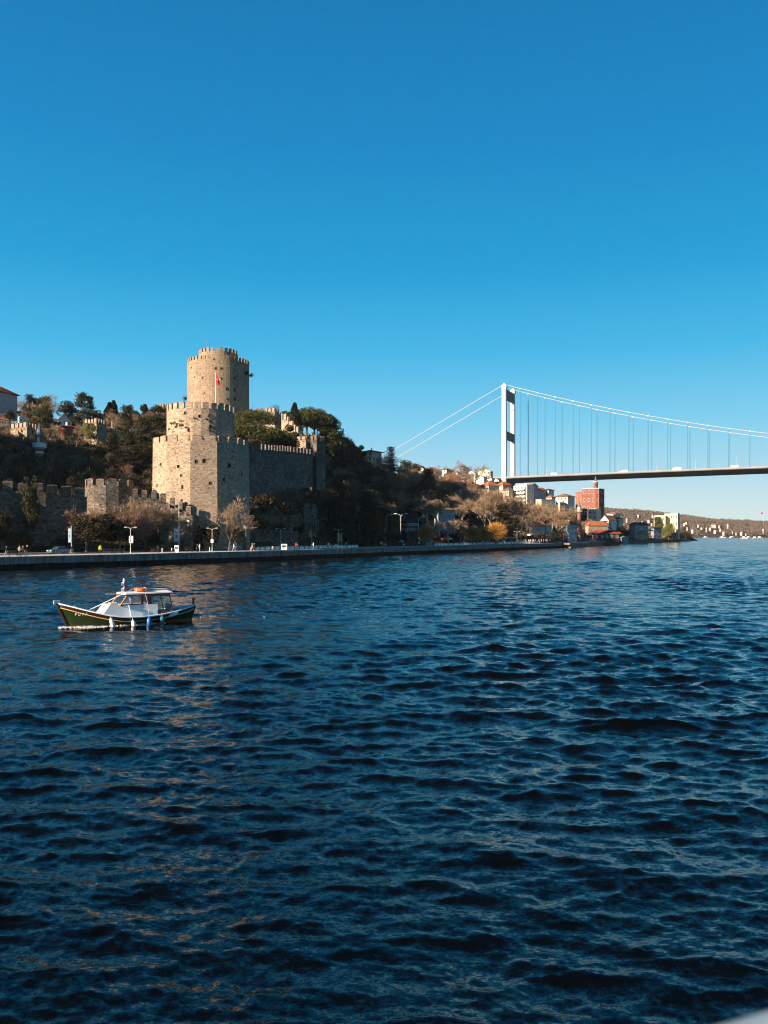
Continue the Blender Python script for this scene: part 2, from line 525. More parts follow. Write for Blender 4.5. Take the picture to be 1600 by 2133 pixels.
M_pave = concrete('paving', (0.34, 0.32, 0.30), (0.52, 0.49, 0.46), 0.3, False)
M_road = concrete('asphalt', (0.035, 0.035, 0.037), (0.065, 0.063, 0.062), 0.3, False)
M_paint = mat('white_road_paint', (0.75, 0.74, 0.70), 0.8)

tag(strip(-2600, 1262, 0.9, 4, -3, 0.92).build('quay_base', M_base), kind='structure')
def cap_blocks():
    """the concrete edge beam in lengths, with open joints"""
    pts = shore_pts(-800, 1262, 0, 2)
    # even lengths along the shore
    mb = MB(); acc = 0; start = 0
    for i in range(1, len(pts)):
        acc += (pts[i][0] - pts[i - 1][0]).length
        if acc >= 9.0 or i == len(pts) - 1:
            p, q = pts[start][0], pts[i][0]
            d = (q - p); L_ = d.length; d.normalize(); nn = Vector((-d.y, d.x, 0))
            p = p + d * 0.04; q = q - d * 0.04
            zz = random.Random(i).uniform(-0.025, 0.025)
            a, b_, c, e = p, q, q + nn * 3.4, p + nn * 3.4
            mb.prism([(a.x, a.y), (b_.x, b_.y), (c.x, c.y), (e.x, e.y)], 0.925, QZ - 0.02 + zz)
            # a slightly proud coping along the edge
            a, b_, c, e = p - nn * 0.12, q - nn * 0.12, q + nn * 0.6, p + nn * 0.6
            mb.prism([(a.x, a.y), (b_.x, b_.y), (c.x, c.y), (e.x, e.y)], QZ - 0.32 + zz, QZ + 0.03 + zz)
            start = i; acc = 0
    return mb
tag(cap_blocks().build('quay', M_cap, fix=True), kind='structure')
tag(strip(-1700, 1262, 3.3, 11.5, 1.4, QZ + 0.004).build('promenade', M_pave), kind='structure')
tag(strip(-1700, 1262, 11.5, 11.8, 1.4, QZ + 0.10).build('kerb', M_cap), kind='structure')
tag(strip(-1700, 1262, 11.8, 21, 1.4, QZ - 0.02).build('road', M_road), kind='structure')
tag(strip(-1700, 1262, 16.2, 16.35, QZ - 0.03, QZ - 0.014).build('road_marking', M_paint), kind='structure')
tag(strip(-1700, 1262, 21, 24, 1.4, QZ + 0.10).build('pavement', M_pave), kind='structure')

# far bank
def far_height(px, D):
    sky = np.interp(px, [1000, 1260, 1300, 1360, 1430, 1480, 1530, 1600, 1900, 2600, 3600],
                    [1064, 1060, 1062, 1066, 1072, 1078, 1083, 1087, 1084, 1080, 1086])
    s = np.interp(D, [1430, 1460, 1650, 2300, 2900, 5000], [0.0, 0.03, 0.28, 1.0, 0.96, 0.7])
    top = EYE + (HOR - sky) / F * 2300
    p = P(px, D, z=0)
    nz = noise.noise(Vector((p.x, p.y, 0)) * 0.004) * 9 + noise.noise(Vector((p.x, p.y, 7)) * 0.013) * 4
    return float(s * (top - 7) + nz * min(1, s * 3) + (0.8 if D > 1440 else -0.5))
def make_far():
    pxs = list(range(900, 1700, 8)) + list(range(1700, 3600, 60))
    Ds = [1425, 1440, 1460] + list(range(1490, 2500, 45)) + [2600, 2900, 3500, 5000]
    vs = [P(px, D, z=far_height(px, D)) for px in pxs for D in Ds]
    n = len(Ds)
    fs = [(i * n + j, (i + 1) * n + j, (i + 1) * n + j + 1, i * n + j + 1) for i in range(len(pxs) - 1) for j in range(n - 1)]
    me = bpy.data.meshes.new('hill_across_the_water'); me.from_pydata(vs, [], fs); me.update()
    m = mat('far_hill_ground', (0.075, 0.055, 0.04), 1.0, vary=0.4, scale=0.01, spec=0.02)
    tag(link_mesh('far_hill', me, m, smooth=True), kind='structure')
make_far()
# ---------------------------------------------------------------- the fortress
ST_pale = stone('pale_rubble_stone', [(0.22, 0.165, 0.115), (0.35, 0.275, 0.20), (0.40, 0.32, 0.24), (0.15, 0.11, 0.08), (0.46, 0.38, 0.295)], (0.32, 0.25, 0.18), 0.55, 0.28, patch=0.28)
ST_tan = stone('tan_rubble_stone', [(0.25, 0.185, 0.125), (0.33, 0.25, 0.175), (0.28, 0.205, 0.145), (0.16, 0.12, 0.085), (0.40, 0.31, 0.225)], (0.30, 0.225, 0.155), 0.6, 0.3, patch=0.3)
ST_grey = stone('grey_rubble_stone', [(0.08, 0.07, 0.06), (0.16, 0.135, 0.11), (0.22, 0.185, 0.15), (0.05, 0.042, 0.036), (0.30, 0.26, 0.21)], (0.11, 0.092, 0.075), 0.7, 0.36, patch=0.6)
M_dark = mat('painted_opening_shade', (0.008, 0.006, 0.005), 1.0, vary=0.2, spec=0.0)  # near-black colour stands in for the shade inside the openings
M_cope = mat('brick_coping', (0.22, 0.125, 0.085), 0.95, vary=0.3, scale=3)

def merlons(mb, pts, ztop, w, gap, h, th, closed=False, seed=0, cap=0.16):
    """merlons along a polyline; ztop(i-th point) gives the walkway height; inside is to the left"""
    rnd = random.Random(seed)
    n = len(pts)
    segs = [(pts[i], pts[(i + 1) % n], ztop[i], ztop[(i + 1) % n]) for i in range(n if closed else n - 1)]
    for a, b, za, zb in segs:
        a = Vector((a[0], a[1], 0)); b = Vector((b[0], b[1], 0))
        L_ = (b - a).length
        if L_ < 0.3: continue
        d = (b - a) / L_; nn = Vector((-d.y, d.x, 0))
        k = max(1, round(L_ / (w + gap)))
        pitch = L_ / k
        for j in range(k):
            hh = h * rnd.uniform(0.9, 1.06)
            c = a + d * (j + 0.5) * pitch + nn * (th / 2)
            z0 = za + (zb - za) * (j + 0.5) / k
            ww = (pitch - gap) * rnd.uniform(0.94, 1.03)
            ang = math.atan2(d.y, d.x)
            mb.mi = 0
            mb.box((c.x, c.y, z0 + hh / 2 - 0.3), (ww, th, hh + 0.6), ang)
            mb.mi = 1
            mb.box((c.x, c.y, z0 + hh + cap / 2), (ww + 0.05, th + 0.05, cap), ang, 0.6)
    return mb

def ring(cx, cy, r, n, a0=0.0):
    return [(cx + r * math.cos(a0 + 2 * math.pi * k / n), cy + r * math.sin(a0 + 2 * math.pi * k / n)) for k in range(n)]

def opening(parent, c, ang, w, h, name='loophole', depth=0.5):
    """a small window, its inner shade painted as a near-black plate; ang is the direction its wall faces; a stone surround stands a little proud"""
    mb = MB()
    mb.mi = 0
    mb.box((0, 0, 0), (w, 0.012, h))
    mb.mi = 1
    t = 0.09
    mb.box((0, -0.03, h / 2 + t / 2), (w + 2 * t, 0.07, t)); mb.box((0, -0.03, -h / 2 - t / 2), (w + 2 * t, 0.07, t))
    mb.box((-w / 2 - t / 2, -0.03, 0), (t, 0.07, h)); mb.box((w / 2 + t / 2, -0.03, 0), (t, 0.07, h))
    o = mb.build(name, [M_dark, ST_grey], parent)
    o.location = c
    o.rotation_euler = (0, 0, ang + math.pi / 2)
    return o

def drum(parent, mats, cx, cy, r, n, a0, z0, z1, name, taper=1.0, crn=(1.6, .45, 1.5, .7), seed=1, deck=0.25):
    mb = MB()
    lo = ring(0, 0, r * taper, n, a0); hi = ring(0, 0, r, n, a0)
    mb.prism(lo, z0, z1, hi)
    b = mb.build(name, mats, parent)
    pb = MB()
    k = n if n <= 12 else n
    pts = ring(0, 0, r + 0.02, k, a0)
    # low solid parapet under the merlons
    vs = []; fs = []
    inner = ring(0, 0, r - crn[3], k, a0)
    for p in pts: vs += [(p[0], p[1], z1 - 0.02), (p[0], p[1], z1 + 0.5)]
    for p in inner: vs += [(p[0], p[1], z1 - 0.02), (p[0], p[1], z1 + 0.5)]
    for i in range(k):
        j = (i + 1) % k
        fs += [(2 * i, 2 * j, 2 * j + 1, 2 * i + 1), (2 * k + 2 * j, 2 * k + 2 * i, 2 * k + 2 * i + 1, 2 * k + 2 * j + 1),
               (2 * i + 1, 2 * j + 1, 2 * k + 2 * j + 1, 2 * k + 2 * i + 1)]
    pb.add(vs, fs)
    if n > 12:
        m = round(2 * math.pi * r / (crn[0] + crn[1]))
        for q in range(m):
            a = 2 * math.pi * q / m
            ww = 2 * math.pi * r / m - crn[1]
            rc = r - crn[3] / 2 + 0.03
            hh = crn[2] * random.Random(seed * 99 + q).uniform(.92, 1.05)
            pb.mi = 0
            pb.box((rc * math.cos(a), rc * math.sin(a), z1 + 0.45 + hh / 2), (ww, crn[3], hh), a + math.pi / 2)
            pb.mi = 1
            pb.box((rc * math.cos(a), rc * math.sin(a), z1 + 0.45 + hh + 0.07), (ww + .05, crn[3] + .05, 0.15), a + math.pi / 2, 0.6)
    else:
        merlons(pb, ring(0, 0, r + 0.03, n, a0), [z1 + 0.45] * n, crn[0], crn[1], crn[2], crn[3], True, seed)
    pb.build('battlement', [mats, M_cope], b)
    return b

# the great waterside tower: twelve-sided, with a narrower drum on top
def waterside_tower():
    c = P(418.5, 200, z=0); R0 = 11.55
    t = empty('fortress_tower', (c.x, c.y, 1.5), 0, 'tall pale twelve-sided stone tower rising from the road, a narrower round drum on its top', 'tower', 'fortress towers')
    off = -1.5
    a0 = math.radians(-59.2)
    b = drum(t, ST_pale, 0, 0, R0, 12, a0, off, 26.6 - 1.5, 'lower_drum', 1.03, (1.95, .75, 1.35, .5), 5)
    u = drum(t, ST_pale, 0, 0, 8.0, 28, 0, 24.0, 34.6 - 1.5, 'upper_drum', 1.0, (1.3, .6, 1.45, .45), 6)
    def on_face(k, frac, z, w, h, r=R0):
        # k-th facet normal counted from the one facing the camera at 15.8 degrees; frac along it
        a = math.radians(-74.2 + 30 * k)
        rz = r * (1 + 0.03 * (26 - z) / 26) * math.cos(math.radians(15)) + 0.01
        half = r * math.sin(math.radians(15))
        p = Vector((math.cos(a) * rz - math.sin(a) * half * frac, math.sin(a) * rz + math.cos(a) * half * frac, z - 1.5))
        opening(t, p, a, w, h)
    # (facet, share along, height, width, height)
    for k, fr, z, w, h in [(0, 0.0, 22.6, .5, .8), (0, -0.6, 22.4, .4, .7), (0, 0.45, 17.5, .35, .6), (-1, 0.0, 21.3, .45, .6), (-1, 0.25, 19.2, .35, .5),
                           (-1, 0.35, 16.6, .3, .8), (-1, 0.3, 13.4, .3, .7), (1, 0.1, 21.8, .6, .8), (1, -0.4, 18.4, .4, .6), (1, 0.55, 14.0, .4, .6),
                           (-2, 0.2, 22.0, .4, .5), (-2, -0.3, 17.2, .3, .5), (2, -0.5, 20.0, .4, .6)]:
        on_face(k, fr, z, w, h)
    for aa, z in [(-104, 34.0), (-98, 30.0), (-80, 33.2), (-62, 31.0), (-120, 31.4)]:
        a = math.radians(aa)
        opening(t, Vector((8.005 * math.cos(a), 8.005 * math.sin(a), z - 1.5)), a, .35, .55)
    # ivy tufts that hang on the drum
    return t
T_low = waterside_tower()

def round_tower():
    c = P(455, 310, z=0); R0 = 11.4
    t = empty('fortress_tower', (c.x, c.y, 38.0), 0, 'tall tan round stone keep on the hilltop with a smaller crenellated ring above its rim', 'tower', 'fortress towers')
    drum(t, ST_tan, 0, 0, R0, 56, 0, -2.0, 68.7 - 38, 'lower_drum', 1.0, (1.1, .65, 1.3, .5), 7)
    drum(t, ST_tan, 0, 0, 7.2, 40, 0, 32.0, 72.4 - 38, 'upper_drum', 1.0, (1.1, .65, 1.35, .45), 8)
    view = math.degrees(math.atan2(-c.y, -c.x))      # towards the camera
    f = lambda px: math.degrees(math.asin(max(-1, min(1, (px - 455) / 62.5))))
    for px, y, w, h in [(447, 748, .45, .6), (450, 767, .55, .7), (461, 767, .55, .7), (402, 768, .4, .5), (424, 788, .4, .5), (461, 788, .4, .5), (471, 809, .5, .9),
                        (487, 786, .5, .7), (487, 811, .5, 1.0), (487, 830, .6, 1.0), (472, 830, .4, .6), (487, 769, .4, .5), (428, 820, .3, .4), (409, 787, .25, .4)]:
        a = math.radians(view + f(px))
        z = H(y, 310 - R0 * math.cos(math.radians(f(px)))) - 38
        opening(t, Vector(((R0 + .005) * math.cos(a), (R0 + .005) * math.sin(a), z)), a, w, h)
    MB().tube([(0, 0, 33), (0, 0, 40.5)], [0.09, 0.04], 5).build('antenna', mat('grey_metal_mast', (.25, .26, .28), .5, .6), t).location = (-4.2, -1, 0)
    return t
T_round = round_tower()

def flagpole_with_flag(px, D, y0, y1, label):
    b = P(px, D, y0)
    t = empty('flagpole', b, 0, label, 'flag')
    h = H(y1, D) - b.z
    MB().tube([(0, 0, 0), (0, 0, h)], [0.10, 0.05], 6).build('pole', M_white, t)
    mb = MB(); vs = []; fs = []
    n = 9
    for j in range(n):
        for i in range(7):
            u, v = i / 6, j / (n - 1)
            x = 0.06 + 1.25 * u * (0.45 + 0.55 * v); y = 0.22 * math.sin(u * 7 + v * 2) * u
            vs.append((x, y, h - 0.15 - v * 2.9 - u * 1.0))
    for j in range(n - 1):
        for i in range(6):
            a = j * 7 + i; fs.append((a, a + 1, a + 8, a + 7))
    m2 = len(vs)
    vs2 = [(x, y + 0.03, z) for x, y, z in vs]
    mb.add(vs, fs); mb.add(vs2, [f[::-1] for f in fs])
    o = mb.build('flag', mat('red_flag_cloth', (0.62, 0.02, 0.02), .8, vary=.1), t, smooth=True)
    # white crescent and star on both sides of the cloth
    for s in (0, 1):
        e = MB()
        cen = Vector((0.62, -0.03 if s == 0 else 0.12, h - 1.9)); K = 14
        arc = []
        for k in range(K + 1):
            a = math.radians(50 + 260 * k / K); arc.append((cen.x + .34 * math.cos(a), cen.z + .34 * math.sin(a)))
        for k in range(K + 1):
            a = math.radians(310 - 260 * k / K); arc.append((cen.x + .07 + .27 * math.cos(a), cen.z + .27 * math.sin(a)))
        vs = [(x, cen.y, z) for x, z in arc] + [(x, cen.y + .01, z) for x, z in arc]
        m = len(arc)
        fs = []
        for k in range(K):
            fs.append((k, k + 1, m - 2 - k, m - 1 - k)); fs.append((m + k, m + m - 1 - k, m + m - 2 - k, m + k + 1))
        e.add(vs, fs)
        st = []
        for k in range(10):
            r = .16 if k % 2 == 0 else .065; a = math.radians(180 + 36 * k)
            st.append((cen.x + .42 + r * math.cos(a), cen.z - .05 + r * math.sin(a)))
        e.add([(x, cen.y, z) for x, z in st] + [(x, cen.y + .01, z) for x, z in st], [tuple(range(10)), tuple(range(10, 20))[::-1]])
        e.build('crescent_and_star', M_white, o)
    return t
M_white = mat('white_paint', (0.80, 0.79, 0.76), .5, vary=.04)
M_offwhite = mat('weathered_white', (0.62, 0.60, 0.56), .75, vary=.15)
flagpole_with_flag(449.5, 232, 845, 776, 'red flag with white crescent hanging from a thin pole in front of the round keep')

# curtain walls -----------------------------------------------------
def curtain(name, pts, th, mats, label, group='fortress curtain walls', w=1.55, gap=.5, h=1.5, mth=.6, seed=0, base=-2.0, cat='wall'):
    """pts: (px, distance, top row or None, foot z). Faces the camera side; merlons stand on the outer edge"""
    W = []
    for px, D, py, zf in pts:
        p = P(px, D, py); W.append((p.x, p.y, p.z, zf))
    o = Vector(W[0][:2] + (0,))
    t = empty(name, (W[0][0], W[0][1], W[0][3]), 0, label, cat, group)
    X0, Y0, Z0 = W[0][0], W[0][1], W[0][3]
    mb = MB(); n = len(W); L_ = []; R_ = []
    for i in range(n):
        a = Vector(W[max(i - 1, 0)][:2]); b = Vector(W[min(i + 1, n - 1)][:2]); d = (b - a).normalized()
        nn = Vector((-d.y, d.x)); p = Vector(W[i][:2])
        L_.append(p); R_.append(p + nn * th)
    vs = []; fs = []
    for i in range(n):
        zt = W[i][2] - h - Z0; zf = W[i][3] + base - Z0
        for q in (L_[i], R_[i]):
            vs += [(q.x - X0, q.y - Y0, zf), (q.x - X0, q.y - Y0, zt)]
    for i in range(n - 1):
        a = 4 * i; b = 4 * (i + 1)
        fs += [(a, b, b + 1, a + 1), (a + 2, a + 3, b + 3, b + 2), (a + 1, b + 1, b + 3, a + 3), (a, a + 2, b + 2, b)]
    fs += [(0, 1, 3, 2), (4 * n - 4, 4 * n - 2, 4 * n - 1, 4 * n - 3)]
    mb.add(vs, fs)
    b_ = mb.build('wall_face', mats, t)
    pb = MB()
    merlons(pb, [(q.x - X0, q.y - Y0) for q in L_], [w_[2] - h - Z0 + 0.02 for w_ in W], w, gap, h, mth, False, seed)
    pb.build('battlement', [mats, M_cope], t)
    return t
SEAWALL = [(-560, 134, 985, 2.3), (-250, 150, 995, 2.3), (0, 166, 1003, 2.3), (95, 170, 1010, 2.3), (181, 175, 1018, 2.3)]
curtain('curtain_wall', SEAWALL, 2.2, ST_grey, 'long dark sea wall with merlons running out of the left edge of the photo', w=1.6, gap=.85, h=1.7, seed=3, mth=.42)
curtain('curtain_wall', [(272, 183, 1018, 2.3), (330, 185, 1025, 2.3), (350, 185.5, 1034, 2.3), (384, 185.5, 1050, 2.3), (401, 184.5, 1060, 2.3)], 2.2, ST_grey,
        'short dark sea wall stepping down between the small bastion and the tall pale tower', w=1.4, gap=.8, h=1.6, seed=4, mth=.42)
def bastion():
    c = P(227, 190, z=0)
    t = empty('fortress_tower', (c.x, c.y, 2), 0, 'small round bastion with wide merlons breaking the dark sea wall', 'tower', 'fortress towers')
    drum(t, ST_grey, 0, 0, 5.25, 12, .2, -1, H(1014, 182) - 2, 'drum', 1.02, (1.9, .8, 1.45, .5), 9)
bastion()
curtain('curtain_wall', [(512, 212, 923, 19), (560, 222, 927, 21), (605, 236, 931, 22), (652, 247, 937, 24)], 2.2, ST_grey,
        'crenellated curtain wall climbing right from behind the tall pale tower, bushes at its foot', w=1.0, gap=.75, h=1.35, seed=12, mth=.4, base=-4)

def square_tower(l, c, r, D, dl, dr, ytop, zbase, label, mats=ST_pale, crn=(1.1, .45, 1.2, .55), seed=1, holes=(), name='fortress_tower', cat='tower', group='fortress towers', broken=False):
    C = P(c, D, z=0); A = P(l, D + dl, z=0); B = P(r, D + dr, z=0)
    E_ = A + B - C
    z1 = H(ytop, D) - crn[2]
    t = empty(name, (C.x, C.y, zbase), 0, label, cat, group)
    pts = [(p.x - C.x, p.y - C.y) for p in (A, C, B, E_)]
    b = MB().prism(pts, -3, z1 - zbase).build('drum' if False else 'tower_body', mats, t)
    pb = MB()
    merlons(pb, pts, [z1 - zbase + 0.01] * 4, crn[0], crn[1], crn[2], crn[3], True, seed)
    pb.build('battlement', [mats, M_cope], t)
    for (side, fr, py, w, h) in holes:
        a, b2 = (A, C) if side == 0 else (C, B)
        p = a + (b2 - a) * fr
        d = (b2 - a).normalized(); ang = math.atan2(-d.x, d.y)
        q = Vector((p.x - C.x + math.cos(ang) * .004, p.y - C.y + math.sin(ang) * .004, H(py, D) - zbase))
        opening(t, q, ang, w, h)
    return t
square_tower(22, 56, 80, 247, 3, 6, 880, 28, 'ruined square tower above the dark slope at far left, left face sunlit', holes=((0, .5, 899, .4, .9), (0, .7, 911, .5, 1.0), (1, .5, 897, .4, .9)), crn=(1.2, .5, 1.5, .55), seed=21)
square_tower(176, 201, 222, 257, 3, 5.5, 872, 27, 'ivy covered square tower beside the red house, small pale dish above it', holes=((1, .5, 890, .4, .8),), crn=(.95, .5, 1.2, .5), seed=22)
square_tower(326, 341, 353, 300, 2, 4, 842, 40, 'narrow square tower half hidden by cedars, left of the pale drum', crn=(.8, .4, 1.2, .45), seed=23)
square_tower(551, 572, 582, 302, 2.5, 5, 849, 42, 'sunlit stone tower block on the ridge right of the umbrella pines', crn=(1.2, .55, 1.6, .6), seed=24)
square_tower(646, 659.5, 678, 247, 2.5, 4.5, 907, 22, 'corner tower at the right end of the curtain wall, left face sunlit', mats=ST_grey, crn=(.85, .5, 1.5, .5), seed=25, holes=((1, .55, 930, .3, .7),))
square_tower(618, 637, 641, 262, 1.5, 3, 909, 27, 'narrow stone wall stub with two merlons left of the corner tower', crn=(.9, .6, 1.2, .5), seed=26)
square_tower(620, 634, 661, 226, 3, 4, 1050, 2.3, 'dark weathered tower by the road with a deep notch in its top', mats=ST_grey, crn=(2.6, .8, 1.6, .6), seed=27, holes=((1, .6, 1075, .4, .7),))
curtain('curtain_wall', [(582, 305, 860, 42), (597, 300, 863, 42), (601, 298, 872, 41), (610, 294, 882, 40), (622, 290, 892, 39)], 1.5, ST_pale,
        'ruined wall stepping down the ridge to the right, tall broken merlons', w=2.0, gap=1.0, h=2.3, seed=31, base=-4)
curtain('curtain_wall', [(532, 303, 851, 43), (551, 304, 851, 43)], 1.2, ST_pale, 'short wall length with small merlons behind the upper umbrella pine', w=1.1, gap=.5, h=1.0, seed=32)
curtain('curtain_wall', [(230, 268, 878, 34), (236, 268, 879, 34), (262, 270, 888, 34)], 1.0, ST_pale, 'broken stub of wall right of the ivy covered tower', w=1.0, gap=.5, h=2.0, seed=33, base=-2)
curtain('roadside_wall', [(514, 206, 1103, 2.3), (560, 211, 1104, 2.3), (600, 214, 1106, 2.3), (622, 220, 1108, 2.3)], .8, ST_grey,
        'low roadside stone wall with rounded merlons right of the tall pale tower', w=1.2, gap=.35, h=.9, seed=34, base=-1, mth=.5)

def gate_pillar():
    c = P(510, 193, z=QZ)
    t = empty('gate_pillar', c, 0, 'slim stone gate pillar with a pale lantern top beside the tall tower foot', 'pillar')
    MB().box((0, 0, 2.3), (.9, .9, 4.6)).box((0, 0, 4.68), (1.15, 1.15, .16)).build('shaft', ST_grey, t)
    MB().box((0, 0, 5.1), (.6, .6, .68), 0, .8).lathe([(.42, 5.44), (.25, 5.6), (.05, 5.8)], 8).build('lantern', M_offwhite, t)
gate_pillar()

def shaded_minaret():
    D = 225
    c = P(82.5, D, z=22)
    t = empty('minaret', c, 0, 'stubby brick minaret with grey cone roof and white balcony on the dark slope', 'minaret', 'minarets')
    z = lambda y: H(y, D) - 22
    MB().lathe([(1.0, -3), (1.0, z(945))], 12).lathe([(1.02, z(941)), (1.02, z(906))], 12).build('shaft', mat('dark_brick', (.17, .09, .07), .95, vary=.3, scale=4), t)
    MB().lathe([(1.12, z(945)), (1.12, z(941))], 12).lathe([(1.1, z(935)), (1.8, z(932.5)), (1.85, z(923)), (1.7, z(923)), (1.7, z(931)), (1.05, z(931))], 16).build('balcony', M_offwhite, t)
    MB().lathe([(1.15, z(906)), (1.0, z(904)), (.55, z(892)), (.04, z(880))], 12).build('cone_roof', mat('lead_roof', (.12, .14, .16), .6, .3), t)
    MB().box((.1, -1.03, z(917)), (.6, .05, 1.5)).build('doorway', M_offwhite, t)
shaded_minaret()
# ---------------------------------------------------------------- suspension bridge
def bridge():
    th = math.atan2(757, 1725)
    ex = Vector((math.cos(th), -math.sin(th), 0))     # along the deck, out over the water
    ey = Vector((math.sin(th), math.cos(th), 0))      # across, away from the camera
    o0 = Vector((124.0, 854.0, 0))
    t = empty('suspension_bridge', (o0.x, o0.y, 0), math.atan2(ex.y, ex.x), 'pale steel suspension bridge crossing the strait at right, its deck dark underneath', 'bridge')
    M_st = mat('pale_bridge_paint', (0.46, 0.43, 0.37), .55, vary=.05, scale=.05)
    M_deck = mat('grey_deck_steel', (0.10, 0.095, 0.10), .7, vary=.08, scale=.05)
    M_cab = mat('light_cable_paint', (0.38, 0.38, 0.37), .5, vary=.03)
    M_hang = mat('blue_grey_hanger', (0.07, 0.24, 0.34), .5, vary=.03)
    M_par = mat('grey_parapet_paint', (0.24, 0.235, 0.22), .7, vary=.1, scale=.1)
    TOP = 160.5; W = 33.8; SPAN = 1090.0
    def deckz(s): return 64.0 + 4.2 * (1 - ((s - SPAN / 2) / (SPAN / 2)) ** 2)
    def cabz(s):
        if s < 0: return TOP + s * 0.505
        return 71 + (TOP - 71) * ((SPAN / 2 - s) / (SPAN / 2)) ** 2
    # towers: local x along the deck, local y across
    for s0 in (0.0, SPAN):
        for y in (0, W):
            mb = MB()
            # chamfered box legs that widen slightly downwards, flared saddle top
            def sec(hx, hy, c=.5): return [(s0 - hx + c, y - hy), (s0 + hx - c, y - hy), (s0 + hx, y - hy + c), (s0 + hx, y + hy - c), (s0 + hx - c, y + hy), (s0 - hx + c, y + hy), (s0 - hx, y + hy - c), (s0 - hx, y - hy + c)]
            mb.prism(sec(2.6, 2.3), 30, TOP - 6, sec(2.25, 2.0))
            mb.prism(sec(2.25, 2.0), TOP - 6, TOP - 2.2, sec(3.2, 2.0))
            mb.prism(sec(3.2, 2.0), TOP - 2.2, TOP - .6, sec(2.6, 1.8))
            mb.box((s0, y, TOP + .3), (2.6, 2.0, 1.8), 0, .6)
            mb.build('tower_leg', M_st, t)
        for zc, hh in ((151.0, 9.5), (108.5, 8.0), (61.5, 6.0)):
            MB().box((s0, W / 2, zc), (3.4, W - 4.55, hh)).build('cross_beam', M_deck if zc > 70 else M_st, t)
    # deck: slim box girder with a parapet
    mb = MB(); rl = MB(); vs = []; n = 56
    prof = [(-2.2, -1.0), (4.5, -4.0), (W - 4.5, -4.0), (W + 2.2, -1.0), (W + 1.6, 0), (-1.6, 0)]
    ss = [-60 + (SPAN + 120) * i / n for i in range(n + 1)]
    for s in ss:
        for y, z in prof: vs.append((s, y, deckz(s) + z if s > 0 else deckz(0) + z))
    k = len(prof)
    fs = [(i * k + j, (i + 1) * k + j, (i + 1) * k + (j + 1) % k, i * k + (j + 1) % k) for i in range(n) for j in range(k)]
    fs += [tuple(range(k))[::-1], tuple(range(n * k, n * k + k))]
    mb.add(vs, fs)
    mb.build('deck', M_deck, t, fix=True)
    for y in (-1.75, W + 1.75):
        r = MB()
        for i in range(n):
            a, b = ss[i], ss[i + 1]; za = deckz(max(a, 0)); zb = deckz(max(b, 0))
            r.add([(a, y - .06, za - .25), (a, y + .06, za - .25), (a, y + .06, za + 1.05), (a, y - .06, za + 1.05),
                   (b, y - .06, zb - .25), (b, y + .06, zb - .25), (b, y + .06, zb + 1.05), (b, y - .06, zb + 1.05)],
                  [(0, 4, 7, 3), (1, 2, 6, 5), (3, 7, 6, 2), (0, 1, 5, 4)])
        r.build('parapet', M_par, t)
    for y in (0, W):
        pts = [(s, y, cabz(s)) for s in [-215, -160, -100, -50, -2.5]] + [(s, y, cabz(s)) for s in np.linspace(2.5, SPAN - 2.5, 70)]
        pts += [(SPAN + 2.5, y, TOP - 1), (SPAN + 215, y, cabz(-215))]
        MB().tube(pts, .29, 6).build('main_cable', M_cab, t)
    for i in range(1, 31):
        s = 17.9 * i - 1.2
        for y in (0, W):
            h = MB(); zc = cabz(s); zd = deckz(s)
            h.tube([(s - .28, y, zd), (s - .28, y, zc)], .2, 4, False)
            h.tube([(s + .28, y, zd), (s + .28, y, zc)], .2, 4, False)
            hp = h.build('hanger', M_hang, t)
            MB().box((s, y, zc - .25), (1.2, .8, 1.3)).build('cable_band', M_cab, hp)
    for i in range(0, 14):
        s = 40 + 36 * i
        lp = MB(); z = deckz(s)
        lp.tube([(s, W / 2, z), (s, W / 2, z + 11)], [.12, .07], 5)
        lp.tube([(s, W / 2, z + 11), (s, W / 2 - 2.2, z + 11.6)], .06, 4); lp.tube([(s, W / 2, z + 11), (s, W / 2 + 2.2, z + 11.6)], .06, 4)
        lp.box((s, W / 2 - 2.4, z + 11.6), (.3, .9, .18)).box((s, W / 2 + 2.4, z + 11.6), (.3, .9, .18))
        lp.build('deck_lamp', M_st, t)
    return t, o0, ex, ey, deckz, W
BR, BO, BEX, BEY, BDZ, BW = bridge()
def abutment():
    p = BO - BEX * 8 + BEY * 10
    mb = MB()
    t = empty('bridge_abutment', (p.x, p.y, 24), math.atan2(BEX.y, BEX.x), 'pale concrete approach block where the bridge deck meets the hill', 'abutment')
    mb.box((-32, 7, 14.5), (70, 40, 29)); mb.build('retaining_block', M_offwhite, t)
    MB().box((-32, -13.3, 29.6), (70, .4, 1.2)).box((-32, 27.3, 29.6), (70, .4, 1.2)).build('parapet', M_offwhite, t)
abutment()
